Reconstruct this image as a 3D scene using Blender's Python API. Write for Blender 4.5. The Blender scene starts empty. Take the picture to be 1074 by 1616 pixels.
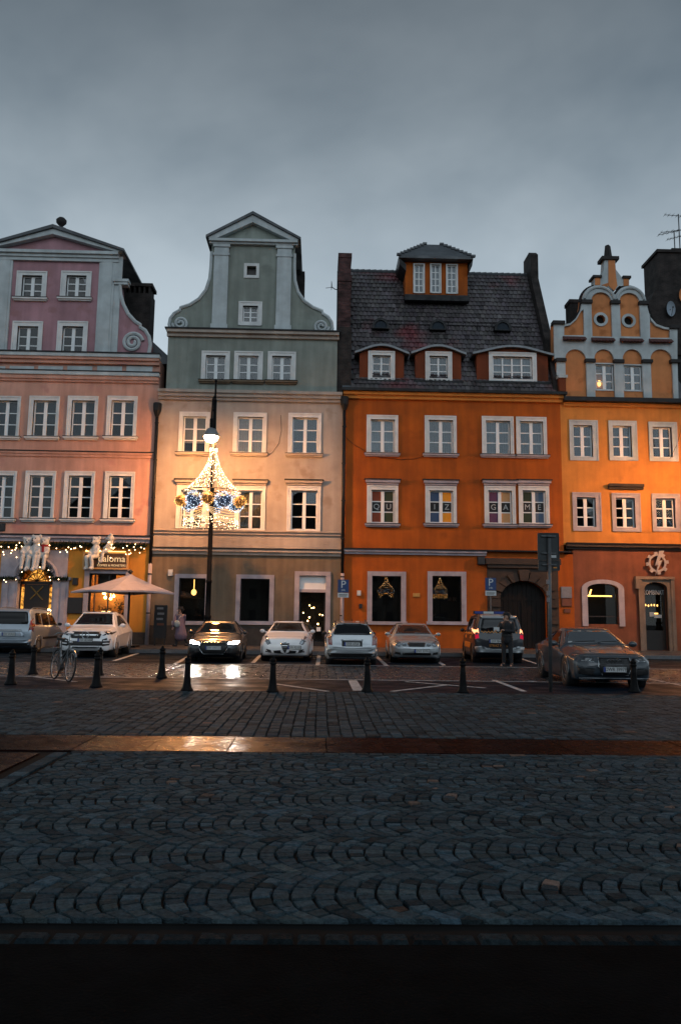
import bpy, bmesh, math, random
import numpy as np
from mathutils import Vector, Matrix
from mathutils.geometry import delaunay_2d_cdt
from mathutils.bvhtree import BVHTree

random.seed(7)
rng = np.random.default_rng(7)
SC = bpy.context.scene
COL = SC.collection
PI = math.pi

# ------------------------------------------------------------------ camera
F_PX, CX, CY, EYE = 1240.0, 537.0, 808.0, 1.5
PITCH, YAW, ROLL = math.atan(170 / 1240), math.radians(1.5), 0.013
_F = Vector((math.sin(YAW) * math.cos(PITCH), math.cos(YAW) * math.cos(PITCH), math.sin(PITCH)))
_R0 = Vector((math.cos(YAW), -math.sin(YAW), 0))
_U0 = _R0.cross(_F)
_R = _R0 * math.cos(ROLL) + _U0 * math.sin(ROLL)
_U = _U0 * math.cos(ROLL) - _R0 * math.sin(ROLL)
cam = bpy.data.cameras.new('camera')
cam.sensor_fit = 'VERTICAL'; cam.sensor_height = 36; cam.sensor_width = 36
cam.lens = F_PX / 1616 * 36
cam.clip_start = 0.1; cam.clip_end = 2000
cam_o = bpy.data.objects.new('camera', cam); COL.objects.link(cam_o)
cam_o.matrix_world = Matrix(((_R.x, _U.x, -_F.x, 0), (_R.y, _U.y, -_F.y, 0), (_R.z, _U.z, -_F.z, EYE), (0, 0, 0, 1)))
SC.camera = cam_o

# ------------------------------------------------------------------ world: overcast dusk sky
SUN_EL, SUN_AZ = math.radians(32), math.radians(190)
world = bpy.data.worlds.new('World'); SC.world = world; world.use_nodes = True
nt = world.node_tree; nt.nodes.clear()
N = nt.nodes.new; L = nt.links.new
w_out = N('ShaderNodeOutputWorld'); bg = N('ShaderNodeBackground')
sky = N('ShaderNodeTexSky'); sky.sky_type = 'NISHITA'; sky.sun_disc = False
sky.sun_elevation = SUN_EL; sky.sun_rotation = SUN_AZ
tc = N('ShaderNodeTexCoord')
mp = N('ShaderNodeMapping'); mp.inputs['Scale'].default_value = (1.0, 1.0, 1.6); mp.inputs['Rotation'].default_value = (0, 0.35, 0.2)
n1 = N('ShaderNodeTexNoise'); n1.inputs['Scale'].default_value = 2.1; n1.inputs['Detail'].default_value = 5; n1.inputs['Roughness'].default_value = 0.52; n1.inputs['Distortion'].default_value = 0.15
rp = N('ShaderNodeValToRGB')
rp.color_ramp.elements[0].position = 0.32; rp.color_ramp.elements[0].color = (0.270, 0.343, 0.396, 1)
rp.color_ramp.elements[1].position = 0.62; rp.color_ramp.elements[1].color = (0.525, 0.612, 0.668, 1)
sep = N('ShaderNodeSeparateXYZ')
el = N('ShaderNodeMapRange'); el.inputs['From Min'].default_value = 0.25; el.inputs['From Max'].default_value = 0.75
el.inputs['To Min'].default_value = 1.0; el.inputs['To Max'].default_value = 0.27; el.interpolation_type = 'SMOOTHSTEP'
mul = N('ShaderNodeMixRGB'); mul.blend_type = 'MULTIPLY'; mul.inputs[0].default_value = 1
skm = N('ShaderNodeMixRGB'); skm.blend_type = 'MULTIPLY'; skm.inputs[0].default_value = 1; skm.inputs[2].default_value = (0.012, 0.012, 0.012, 1)
add = N('ShaderNodeMixRGB'); add.blend_type = 'ADD'; add.inputs[0].default_value = 1
L(tc.outputs['Generated'], mp.inputs['Vector']); L(mp.outputs[0], n1.inputs['Vector']); L(n1.outputs['Fac'], rp.inputs['Fac'])
L(tc.outputs['Generated'], sep.inputs[0]); L(sep.outputs['Z'], el.inputs['Value'])
L(rp.outputs[0], mul.inputs[1]); L(el.outputs[0], mul.inputs[2])
L(sky.outputs[0], skm.inputs[1]); L(skm.outputs[0], add.inputs[1]); L(mul.outputs[0], add.inputs[2])
L(add.outputs[0], bg.inputs['Color']); bg.inputs['Strength'].default_value = 1.0
L(bg.outputs[0], w_out.inputs['Surface'])

sun = bpy.data.lights.new('sun', 'SUN'); sun.energy = 0.5; sun.angle = math.radians(50); sun.color = (0.74, 0.88, 1.0)
sun_o = bpy.data.objects.new('sun', sun); COL.objects.link(sun_o)
sun_o.rotation_euler = (math.radians(90) - SUN_EL, 0, math.radians(10))

SC.view_settings.view_transform = 'Standard'; SC.view_settings.look = 'None'
SC.view_settings.exposure = 0.0; SC.view_settings.gamma = 1.0
SC.render.engine = 'CYCLES'
SC.cycles.use_denoising = True
SC.cycles.max_bounces = 6; SC.cycles.diffuse_bounces = 2; SC.cycles.glossy_bounces = 3; SC.cycles.transparent_max_bounces = 8
SC.cycles.sample_clamp_indirect = 4.0; SC.cycles.caustics_reflective = False; SC.cycles.caustics_refractive = False

# ------------------------------------------------------------------ measuring helpers
def ray(px, py):
    return _R * ((px - CX) / F_PX) + _U * (-(py - CY) / F_PX) + _F
YF = 39.0                                   # the house fronts stand 39 m from the viewer
def FP(px, py, Y=YF):
    d = ray(px, py); t = Y / d.y
    return (d.x * t, EYE + d.z * t)
def GP(px, py, z=0.0):
    d = ray(px, py); t = (z - EYE) / d.z
    return (d.x * t, d.y * t)
def RECT(x0, y0, x1, y1, Y=YF):             # measured rectangle -> X0, Z0, X1, Z1 in metres
    xm, ym = (x0 + x1) / 2, (y0 + y1) / 2
    return (FP(x0, ym, Y)[0], FP(xm, y1, Y)[1], FP(x1, ym, Y)[0], FP(xm, y0, Y)[1])

# ------------------------------------------------------------------ materials
MATS = {}
def _new(name):
    m = bpy.data.materials.new(name); m.use_nodes = True
    t = m.node_tree; t.nodes.clear()
    o = t.nodes.new('ShaderNodeOutputMaterial'); b = t.nodes.new('ShaderNodeBsdfPrincipled')
    t.links.new(b.outputs[0], o.inputs[0])
    MATS[name] = m
    return m, t, b, o
def pm(name, col, rough=0.6, metal=0.0, var=0.15, scale=2.0, bump=0.0, bscale=30.0, coat=0.0, spec=0.5, streak=0.0, rvar=0.0, attr=False, coord='Position', dirt=None):
    """procedural principled material: base colour with noise wear, vertical streaks, bump and roughness variation"""
    m, t, b, o = _new(name)
    n = t.nodes.new; l = t.links.new
    geo = n('ShaderNodeNewGeometry') if coord == 'Position' else n('ShaderNodeTexCoord')
    vec = geo.outputs['Position'] if coord == 'Position' else geo.outputs['Object']
    c1 = (*col, 1); cur = None
    nz = n('ShaderNodeTexNoise'); nz.inputs['Scale'].default_value = scale; nz.inputs['Detail'].default_value = 6; nz.inputs['Roughness'].default_value = 0.62
    l(vec, nz.inputs['Vector'])
    rr = n('ShaderNodeMapRange'); rr.inputs['From Min'].default_value = 0.3; rr.inputs['From Max'].default_value = 0.7
    rr.inputs['To Min'].default_value = 1 - var; rr.inputs['To Max'].default_value = 1 + var * 0.6
    l(nz.outputs['Fac'], rr.inputs['Value'])
    mx = n('ShaderNodeMixRGB'); mx.blend_type = 'MULTIPLY'; mx.inputs[0].default_value = 1; mx.inputs[1].default_value = c1
    l(rr.outputs[0], mx.inputs[2]); cur = mx.outputs[0]
    if streak:
        mpn = n('ShaderNodeMapping'); mpn.inputs['Scale'].default_value = (1.7, 1.7, 0.16); l(vec, mpn.inputs['Vector'])
        n2 = n('ShaderNodeTexNoise'); n2.inputs['Scale'].default_value = 1.6; n2.inputs['Detail'].default_value = 5; l(mpn.outputs[0], n2.inputs['Vector'])
        r2 = n('ShaderNodeMapRange'); r2.inputs['From Min'].default_value = 0.38; r2.inputs['From Max'].default_value = 0.62
        r2.inputs['To Min'].default_value = 1 - streak; r2.inputs['To Max'].default_value = 1.0; l(n2.outputs['Fac'], r2.inputs['Value'])
        m2 = n('ShaderNodeMixRGB'); m2.blend_type = 'MULTIPLY'; m2.inputs[0].default_value = 1
        l(cur, m2.inputs[1]); l(r2.outputs[0], m2.inputs[2]); cur = m2.outputs[0]
    if dirt:
        n3 = n('ShaderNodeTexNoise'); n3.inputs['Scale'].default_value = dirt[1]; n3.inputs['Detail'].default_value = 7; l(vec, n3.inputs['Vector'])
        r3 = n('ShaderNodeMapRange'); r3.inputs['From Min'].default_value = dirt[2]; r3.inputs['From Max'].default_value = dirt[2] + 0.12; l(n3.outputs['Fac'], r3.inputs['Value'])
        m3 = n('ShaderNodeMixRGB'); l(r3.outputs[0], m3.inputs[0]); l(cur, m3.inputs[1]); m3.inputs[2].default_value = (*dirt[0], 1); cur = m3.outputs[0]
    if attr:
        at = n('ShaderNodeAttribute'); at.attribute_name = 'tone'
        m4 = n('ShaderNodeMixRGB'); m4.blend_type = 'MULTIPLY'; m4.inputs[0].default_value = 1; l(cur, m4.inputs[1]); l(at.outputs['Color'], m4.inputs[2]); cur = m4.outputs[0]
    l(cur, b.inputs['Base Color'])
    b.inputs['Metallic'].default_value = metal; b.inputs['Specular IOR Level'].default_value = spec
    if coat: b.inputs['Coat Weight'].default_value = coat; b.inputs['Coat Roughness'].default_value = 0.04
    if rvar:
        n5 = n('ShaderNodeTexNoise'); n5.inputs['Scale'].default_value = scale * 0.6 + 0.2; n5.inputs['Detail'].default_value = 4; l(vec, n5.inputs['Vector'])
        r5 = n('ShaderNodeMapRange'); r5.inputs['From Min'].default_value = 0.35; r5.inputs['From Max'].default_value = 0.65
        r5.inputs['To Min'].default_value = max(0.02, rough - rvar); r5.inputs['To Max'].default_value = min(1, rough + rvar); l(n5.outputs['Fac'], r5.inputs['Value']); l(r5.outputs[0], b.inputs['Roughness'])
    else:
        b.inputs['Roughness'].default_value = rough
    if bump:
        nb = n('ShaderNodeTexNoise'); nb.inputs['Scale'].default_value = bscale; nb.inputs['Detail'].default_value = 4; l(vec, nb.inputs['Vector'])
        bp = n('ShaderNodeBump'); bp.inputs['Strength'].default_value = bump; bp.inputs['Distance'].default_value = 0.02
        l(nb.outputs['Fac'], bp.inputs['Height']); l(bp.outputs[0], b.inputs['Normal'])
    return m
def em(name, col, strength):
    m, t, b, o = _new(name)
    t.nodes.remove(b); e = t.nodes.new('ShaderNodeEmission'); e.inputs[0].default_value = (*col, 1); e.inputs[1].default_value = strength
    t.links.new(e.outputs[0], o.inputs[0]); return m
def glass(name, tint=(0.75, 0.8, 0.82), ior=1.6, rough=0.0):
    m, t, b, o = _new(name); t.nodes.remove(b)
    n = t.nodes.new; l = t.links.new
    tr = n('ShaderNodeBsdfTransparent'); tr.inputs[0].default_value = (*tint, 1)
    gl = n('ShaderNodeBsdfGlossy'); gl.inputs['Roughness'].default_value = rough; gl.inputs[0].default_value = (1, 1, 1, 1)
    fr = n('ShaderNodeFresnel'); fr.inputs[0].default_value = ior
    mx = n('ShaderNodeMixShader'); l(fr.outputs[0], mx.inputs[0]); l(tr.outputs[0], mx.inputs[1]); l(gl.outputs[0], mx.inputs[2])
    l(mx.outputs[0], o.inputs[0]); return m

pm('pink_stucco', (0.430, 0.235, 0.265), 0.9, var=0.22, scale=0.7, bump=0.35, bscale=25, streak=0.17, dirt=((0.324, 0.169, 0.180), 1.30, 0.585))
pm('pink_stucco_lamplit', (0.610, 0.335, 0.255), 0.9, var=0.2, scale=0.7, bump=0.35, bscale=25, streak=0.19, dirt=((0.47, 0.22, 0.19), 1.1, 0.585))  # lamp light on the main floors, put into a lighter, warmer pink stucco
pm('plinth_dark', (0.05, 0.042, 0.036), .9, var=.4, scale=3, bump=.4, bscale=20)
pm('green_stucco', (0.270, 0.300, 0.265), 0.9, var=0.2, scale=0.7, bump=0.35, bscale=25, streak=0.21, dirt=((0.194, 0.216, 0.191), 1.30, 0.585))
pm('beige_stucco', (0.420, 0.360, 0.310), 0.9, var=0.2, scale=0.7, bump=0.35, bscale=25, streak=0.13, dirt=((0.302, 0.241, 0.194), 1.30, 0.585))
pm('taupe_stucco', (0.200, 0.148, 0.098), 0.9, var=0.25, scale=0.9, bump=0.4, bscale=25, streak=0.23, dirt=((0.144, 0.122, 0.090), 1.30, 0.585))
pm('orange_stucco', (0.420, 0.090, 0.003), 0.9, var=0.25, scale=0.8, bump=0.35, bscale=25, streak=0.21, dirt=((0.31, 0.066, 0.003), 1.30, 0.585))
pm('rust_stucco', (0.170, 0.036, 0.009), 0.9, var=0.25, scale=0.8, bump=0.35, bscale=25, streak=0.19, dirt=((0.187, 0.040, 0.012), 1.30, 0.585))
pm('yellow_stucco', (0.62, 0.24, 0.045), 0.9, var=0.2, scale=0.8, bump=0.35, bscale=25, streak=0.13, dirt=((0.446, 0.173, 0.032), 1.30, 0.585))
pm('peach_stucco', (0.66, 0.25, 0.09), 0.9, var=0.2, scale=0.8, bump=0.35, bscale=25, streak=0.11, dirt=((0.403, 0.137, 0.043), 1.30, 0.585))
pm('brick_red_stucco', (0.220, 0.072, 0.035), 0.9, var=0.3, scale=0.9, bump=0.4, bscale=25, streak=0.19, dirt=((0.216, 0.061, 0.036), 1.30, 0.585))
pm('shop_stucco', (0.60, 0.26, 0.035), 0.9, var=0.2, scale=0.8, bump=0.35, bscale=25, streak=0.13, dirt=((0.432, 0.187, 0.025), 1.30, 0.585))
pm('grey_trim', (0.50, 0.55, 0.56), 0.8, var=0.22, scale=1.2, bump=0.2, bscale=30, streak=0.12)
pm('white_trim', (0.72, 0.73, 0.72), 0.75, var=0.18, scale=1.5, bump=0.15, bscale=30, streak=0.07)
pm('lilac_stone', (0.40, 0.36, 0.40), 0.75, var=0.25, scale=2.0, bump=0.3, bscale=30, streak=0.10)
pm('brown_stone', (0.052, 0.036, 0.028), 0.85, var=0.35, scale=2.0, bump=0.5, bscale=18, streak=0.12)
pm('cornice_dark', (0.022, 0.020, 0.020), 0.8, var=0.3, scale=2.0)
pm('white_paint', (0.80, 0.82, 0.82), 0.45, var=0.06, scale=3)
pm('slate_roof', (0.075, 0.085, 0.095), 0.55, var=0.3, scale=1.5, rvar=0.15)
pm('tile_roof', (0.098, 0.088, 0.092), 0.36, var=0.3, scale=0.8, rvar=0.15, attr=True, dirt=((0.15, 0.045, 0.05), 0.3, 0.56))
def brick(name, c1, c2, mortar, bw=.24, bh=.075):
    m, t, b, o = _new(name); n = t.nodes.new; l = t.links.new
    g = n('ShaderNodeNewGeometry'); sp = n('ShaderNodeSeparateXYZ'); l(g.outputs['Position'], sp.inputs[0]); ad = n('ShaderNodeMath'); l(sp.outputs['X'], ad.inputs[0]); l(sp.outputs['Y'], ad.inputs[1])
    cb = n('ShaderNodeCombineXYZ'); l(ad.outputs[0], cb.inputs['X']); l(sp.outputs['Z'], cb.inputs['Y'])
    bt = n('ShaderNodeTexBrick'); bt.inputs['Scale'].default_value = 1; bt.inputs['Brick Width'].default_value = bw; bt.inputs['Row Height'].default_value = bh; bt.inputs['Mortar Size'].default_value = .008
    bt.inputs['Color1'].default_value = (*c1, 1); bt.inputs['Color2'].default_value = (*c2, 1); bt.inputs['Mortar'].default_value = (*mortar, 1); l(cb.outputs[0], bt.inputs['Vector'])
    nz = n('ShaderNodeTexNoise'); nz.inputs['Scale'].default_value = 2.2; nz.inputs['Detail'].default_value = 8; l(g.outputs['Position'], nz.inputs['Vector'])
    mr = n('ShaderNodeMapRange'); mr.inputs['From Min'].default_value = .35; mr.inputs['From Max'].default_value = .65; mr.inputs['To Min'].default_value = .3; mr.inputs['To Max'].default_value = 1.2; l(nz.outputs['Fac'], mr.inputs['Value'])
    mx = n('ShaderNodeMixRGB'); mx.blend_type = 'MULTIPLY'; mx.inputs[0].default_value = 1; l(bt.outputs['Color'], mx.inputs[1]); l(mr.outputs[0], mx.inputs[2]); l(mx.outputs[0], b.inputs['Base Color']); b.inputs['Roughness'].default_value = .9
    bp = n('ShaderNodeBump'); bp.inputs['Strength'].default_value = .6; bp.inputs['Distance'].default_value = .02; l(bt.outputs['Fac'], bp.inputs['Height']); bp.invert = True; l(bp.outputs[0], b.inputs['Normal']); return m
brick('soot_brick', (0.040, 0.028, 0.024), (0.022, 0.017, 0.016), (0.045, 0.042, 0.040))
pm('dark_metal', (0.012, 0.0125, 0.014), 0.5, metal=0.0, var=0.2, scale=8, rvar=0.12, spec=.25)
pm('cast_iron', (0.004, 0.004, 0.0045), 0.55, metal=0.0, var=0.2, scale=12, bump=0.1, bscale=50, spec=0.12)
pm('zinc', (0.16, 0.17, 0.18), 0.45, metal=0.7, var=0.25, scale=3)
pm('pipe_lilac', (0.33, 0.29, 0.32), 0.6, var=0.25, scale=3)
pm('interior_dark', (0.008, 0.0075, 0.007), 0.9, var=0.3, scale=1)
pm('curtain', (0.36, 0.40, 0.42), 0.9, var=0.12, scale=9)
pm('sheer_dark', (0.020, 0.030, 0.042), 0.9, var=0.2, scale=9)
pm('sheer_mid', (0.085, 0.115, 0.145), 0.9, var=0.2, scale=9)
pm('cream_curtain', (0.55, 0.40, 0.25), 0.9, var=0.2, scale=9)
glass('window_glass', (0.72, 0.76, 0.78), 1.5)
glass('shop_glass', (0.8, 0.82, 0.82), 1.45)
pm('wood_dark', (0.016, 0.011, 0.008), 0.5, var=0.3, scale=4)
pm('letter_black', (0.012, 0.013, 0.014), 0.7, var=0.1, scale=5)
pm('letter_grey', (0.42, 0.45, 0.46), 0.7, var=0.05, scale=5)
for nm, c in (('blind_red', (0.24, 0.05, 0.02)), ('blind_green', (0.02, 0.04, 0.02)), ('blind_blue', (0.045, 0.085, 0.17)), ('blind_orange', (0.95, 0.34, 0.02)),
              ('blind_plum', (0.12, 0.045, 0.10)), ('blind_tan', (0.55, 0.30, 0.13)), ('blind_forest', (0.035, 0.05, 0.022)), ('blind_slate', (0.08, 0.13, 0.20))):
    pm(nm, c, 0.8, var=0.1, scale=6)
# ------------------------------------------------------------------ mesh builder
def oq(m):
    return MATS[m] if isinstance(m, str) else m
W0 = {}
def _inside(p, lp):
    c = False; n = len(lp)
    for i in range(n):
        (x0, y0), (x1, y1) = lp[i], lp[(i + 1) % n]
        if (y0 > p[1]) != (y1 > p[1]) and p[0] < (x1 - x0) * (p[1] - y0) / (y1 - y0) + x0: c = not c
    return c
def fill2d(loops):
    """triangles of an outline with holes"""
    vs = []; ed = []
    for lp in loops:
        b = len(vs); n = len(lp); vs += [Vector((p[0], p[1])) for p in lp]; ed += [(b + i, b + (i + 1) % n) for i in range(n)]
    r = delaunay_2d_cdt(vs, ed, [], 0, 1e-6)
    out = []
    for t in r[2]:
        c = ((r[0][t[0]].x + r[0][t[1]].x + r[0][t[2]].x) / 3, (r[0][t[0]].y + r[0][t[1]].y + r[0][t[2]].y) / 3)
        if _inside(c, loops[0]) and not any(_inside(c, h) for h in loops[1:]): out.append(tuple(t))
    return [(v.x, v.y) for v in r[0]], out
class MB:
    def __init__(s): s.v = []; s.f = []; s.mi = []; s.tone = None
    def add(s, vs, fs, mi=0):
        b = len(s.v); s.v += [tuple(p) for p in vs]
        for f in fs: s.f.append(tuple(i + b for i in f)); s.mi.append(mi)
        return s
    def box(s, x0, x1, y0, y1, z0, z1, mi=0):
        if x0 > x1: x0, x1 = x1, x0
        if y0 > y1: y0, y1 = y1, y0
        if z0 > z1: z0, z1 = z1, z0
        v = [(x0, y0, z0), (x1, y0, z0), (x1, y1, z0), (x0, y1, z0), (x0, y0, z1), (x1, y0, z1), (x1, y1, z1), (x0, y1, z1)]
        return s.add(v, [(0, 3, 2, 1), (4, 5, 6, 7), (0, 1, 5, 4), (1, 2, 6, 5), (2, 3, 7, 6), (3, 0, 4, 7)], mi)
    def prism(s, outline, y0, y1, holes=(), reveal=None, back=False, mi=0, mi_side=None, plane='xz'):
        """outline (and holes) as 2-D points; front at y0, outer sides go back to y1, hole sides to reveal"""
        def P(p, y): return (p[0], y, p[1]) if plane == 'xz' else ((y, p[0], p[1]) if plane == 'yz' else (p[0], p[1], y))
        mi_side = mi if mi_side is None else mi_side
        loops = [list(outline)] + [list(h) for h in holes]
        flat, tri = fill2d(loops)
        for y, on in ((y0, True), (y1, back)):
            if on:
                s.add([P(p, y) for p in flat], [tuple(t) if y == y0 else tuple(reversed(t)) for t in tri], mi)
        for k, lp in enumerate(loops):
            yb = y1 if k == 0 else (reveal if reveal is not None else y1)
            n = len(lp)
            s.add([P(p, y0) for p in lp] + [P(p, yb) for p in lp], [(i, (i + 1) % n, n + (i + 1) % n, n + i) for i in range(n)], mi_side)
        return s
    def lathe(s, prof, c=(0, 0, 0), seg=12, axis='z', cap=True, mi=0):
        vs = []; fs = []; n = len(prof)
        for i in range(seg):
            a = 2 * PI * i / seg
            for r, h in prof:
                q = (r * math.cos(a), r * math.sin(a), h)
                if axis == 'y': q = (q[0], q[2], q[1])
                if axis == 'x': q = (q[2], q[0], q[1])
                vs.append((q[0] + c[0], q[1] + c[1], q[2] + c[2]))
        for i in range(seg):
            j = (i + 1) % seg
            for k in range(n - 1): fs.append((i * n + k, j * n + k, j * n + k + 1, i * n + k + 1))
        if cap:
            fs.append(tuple(i * n for i in range(seg))[::-1]); fs.append(tuple(i * n + n - 1 for i in range(seg)))
        return s.add(vs, fs, mi)
    def tube(s, pts, r, seg=6, mi=0, cap=True):
        pts = [Vector(p) for p in pts]; n = len(pts)
        rs = r if isinstance(r, (list, tuple)) else [r] * n
        ring = []; up = Vector((0, 0, 1)); prev = None
        for i, p in enumerate(pts):
            d = (pts[min(i + 1, n - 1)] - pts[max(i - 1, 0)]).normalized()
            if prev is None:
                a = d.cross(up)
                if a.length < 1e-3: a = d.cross(Vector((1, 0, 0)))
                a.normalize()
            else:
                a = prev - d * prev.dot(d)
                if a.length < 1e-4: a = d.cross(up)
                a.normalize()
            prev = a; b = d.cross(a)
            ring.append([p + (a * math.cos(2 * PI * k / seg) + b * math.sin(2 * PI * k / seg)) * rs[i] for k in range(seg)])
        vs = [q for rg in ring for q in rg]; fs = []
        for i in range(n - 1):
            for k in range(seg):
                k2 = (k + 1) % seg; fs.append((i * seg + k, i * seg + k2, (i + 1) * seg + k2, (i + 1) * seg + k))
        if cap: fs.append(tuple(range(seg))[::-1]); fs.append(tuple((n - 1) * seg + k for k in range(seg)))
        return s.add(vs, fs, mi)
    def ball(s, c, r, seg=10, rings=6, sc=(1, 1, 1), mi=0):
        vs = []; fs = []
        for i in range(rings + 1):
            t = PI * i / rings
            for k in range(seg):
                a = 2 * PI * k / seg
                vs.append((c[0] + r * sc[0] * math.sin(t) * math.cos(a), c[1] + r * sc[1] * math.sin(t) * math.sin(a), c[2] + r * sc[2] * math.cos(t)))
        for i in range(rings):
            for k in range(seg):
                k2 = (k + 1) % seg; fs.append((i * seg + k, (i + 1) * seg + k, (i + 1) * seg + k2, i * seg + k2))
        return s.add(vs, fs, mi)
    def octa(s, c, r, mi=0):
        x, y, z = c
        return s.add([(x + r, y, z), (x - r, y, z), (x, y + r, z), (x, y - r, z), (x, y, z + r), (x, y, z - r)],
                     [(0, 2, 4), (2, 1, 4), (1, 3, 4), (3, 0, 4), (2, 0, 5), (1, 2, 5), (3, 1, 5), (0, 3, 5)], mi)
    def build(s, name, mats, parent=None, smooth=False, origin=None):
        me = bpy.data.meshes.new(name)
        o0 = W0.get(parent, Vector((0, 0, 0))) if parent is not None else Vector((0, 0, 0))
        org = Vector(origin) if origin is not None else o0
        me.from_pydata([(p[0] - org.x, p[1] - org.y, p[2] - org.z) for p in s.v], [], s.f)
        if not isinstance(mats, (list, tuple)): mats = [mats]
        for m in mats: me.materials.append(oq(m))
        if len(mats) > 1: me.polygons.foreach_set('material_index', s.mi)
        if smooth: me.polygons.foreach_set('use_smooth', [True] * len(me.polygons))
        me.update()
        bm = bmesh.new(); bm.from_mesh(me); bmesh.ops.remove_doubles(bm, verts=bm.verts, dist=1e-5); bmesh.ops.recalc_face_normals(bm, faces=bm.faces); bm.to_mesh(me); bm.free()
        o = bpy.data.objects.new(name, me); COL.objects.link(o)
        o.location = org - o0
        if parent is not None: o.parent = parent
        W0[o] = org
        return o
def place(name, me, parent, loc):
    o = bpy.data.objects.new(name, me); COL.objects.link(o); o.parent = parent
    o0 = W0.get(parent, Vector((0, 0, 0))); o.location = Vector(loc) - o0; W0[o] = Vector(loc); return o
def tag(o, label, cat, group=None):
    o['label'] = label; o['category'] = cat
    if group: o['group'] = group
    return o
def struct(o, kind='structure'):
    o['kind'] = kind; return o
def empty(name, loc=(0, 0, 0)):
    o = bpy.data.objects.new(name, None); COL.objects.link(o); o.location = loc; o.empty_display_size = 0.2; W0[o] = Vector(loc); return o
def copy_tree(o, parent=None):
    c = o.copy(); COL.objects.link(c)
    if parent is not None: c.parent = parent
    for ch in [x for x in o.children]: copy_tree(ch, c)
    return c
def autosmooth(o, deg=35):
    me = o.data; me.polygons.foreach_set('use_smooth', [True] * len(me.polygons))
    bm = bmesh.new(); bm.from_mesh(me)
    for e in bm.edges: e.smooth = e.calc_face_angle(0) < math.radians(deg) if len(e.link_faces) == 2 else False
    bm.to_mesh(me); bm.free(); return o
def text(s, size, mat, parent, loc, rot=(PI / 2, 0, 0), ext=0.004, name='lettering', sx=1.0, align='CENTER', shear=0, local=False):
    cu = bpy.data.curves.new(name, 'FONT'); cu.body = s; cu.size = size; cu.extrude = ext; cu.align_x = align; cu.align_y = 'CENTER'; cu.resolution_u = 3; cu.shear = shear
    cu.materials.append(oq(mat)); o = bpy.data.objects.new(name, cu); COL.objects.link(o); o.parent = parent
    o0 = W0.get(parent, Vector((0, 0, 0))); o.location = Vector(loc) - (Vector((0, 0, 0)) if local else o0); o.rotation_euler = rot; o.scale = (sx, 1, 1); TEXTS.append(o); return o
TEXTS = []
def texts_to_mesh():
    dg = bpy.context.evaluated_depsgraph_get(); cache = {}
    for o in TEXTS:
        me = bpy.data.meshes.new_from_object(o.evaluated_get(dg)); n = bpy.data.objects.new('lettering', me); COL.objects.link(n)
        n.parent = o.parent; n.location = o.location; n.rotation_euler = o.rotation_euler; n.scale = o.scale
        bpy.data.objects.remove(o)
def arc(cx, cz, r, a0, a1, n=10, rz=None):
    rz = r if rz is None else rz
    return [(cx + r * math.cos(math.radians(a0 + (a1 - a0) * i / n)), cz + rz * math.sin(math.radians(a0 + (a1 - a0) * i / n))) for i in range(n + 1)]
def rect(x0, z0, x1, z1): return [(x0, z0), (x1, z0), (x1, z1), (x0, z1)]
# ================================================================== GROUND
pm('earth', (0.020, 0.020, 0.021), 0.9, var=0.3, scale=0.5)
pm('asphalt_dark', (0.0045, 0.0050, 0.0054), 0.95, var=0.5, scale=3, bump=0.5, bscale=60, spec=0.02)
pm('asphalt_blue', (0.006, 0.014, 0.024), 0.5, var=0.3, scale=2, bump=0.4, bscale=70, rvar=0.15, spec=0.04)
pm('grout', (0.008, 0.008, 0.008), 0.95, var=0.3, scale=4, spec=0.1)
pm('cobble_stone', (0.045, 0.070, 0.084), 0.78, var=0.5, scale=30, bump=0.9, bscale=90, rvar=0.1, attr=True, spec=0.04)
pm('walk_stone', (0.037, 0.058, 0.070), 0.72, var=0.45, scale=20, bump=0.8, bscale=60, rvar=0.12, attr=True, spec=0.05)
pm('wet_sett', (0.018, 0.028, 0.036), 0.28, var=0.4, scale=5, bump=0.6, bscale=26, rvar=0.12, attr=True, spec=0.33)
pm('granite_red', (0.012, 0.004, 0.0032), 0.27, var=0.4, scale=6, bump=0.2, bscale=60, rvar=0.08, spec=0.008, attr=True)
def wet_patch(name, cx, r0, r1, lo, hi):
    """a damp patch with a ragged outline: the gloss of the stone varies with it"""
    t = MATS[name].node_tree; n = t.nodes.new; l = t.links.new; bs = [x for x in t.nodes if x.type == 'BSDF_PRINCIPLED'][0]
    g_ = n('ShaderNodeNewGeometry'); sp = n('ShaderNodeSeparateXYZ'); l(g_.outputs['Position'], sp.inputs[0])
    a = n('ShaderNodeMath'); a.operation = 'SUBTRACT'; l(sp.outputs['X'], a.inputs[0]); a.inputs[1].default_value = cx; ab = n('ShaderNodeMath'); ab.operation = 'ABSOLUTE'; l(a.outputs[0], ab.inputs[0])
    nz = n('ShaderNodeTexNoise'); nz.inputs['Scale'].default_value = 1.6; nz.inputs['Detail'].default_value = 6; l(g_.outputs['Position'], nz.inputs['Vector']); mm = n('ShaderNodeMath'); mm.operation = 'MULTIPLY_ADD'; l(nz.outputs['Fac'], mm.inputs[0]); mm.inputs[1].default_value = 2.4; l(ab.outputs[0], mm.inputs[2])
    mr = n('ShaderNodeMapRange'); mr.interpolation_type = 'SMOOTHSTEP'; mr.inputs['From Min'].default_value = r0 + 1.2; mr.inputs['From Max'].default_value = r1 + 1.2; mr.inputs['To Min'].default_value = hi; mr.inputs['To Max'].default_value = lo
    l(mm.outputs[0], mr.inputs['Value']); l(mr.outputs[0], bs.inputs['Specular IOR Level'])
wet_patch('granite_red', -1.55, 0.3, 2.1, 0.006, 0.075)
pm('kerb_granite', (0.13, 0.13, 0.135), 0.55, var=0.3, scale=6, bump=0.4, bscale=40)
pm('pavement_stone', (0.085, 0.078, 0.074), 0.4, var=0.3, scale=3, bump=0.3, bscale=40, rvar=0.12)
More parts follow.
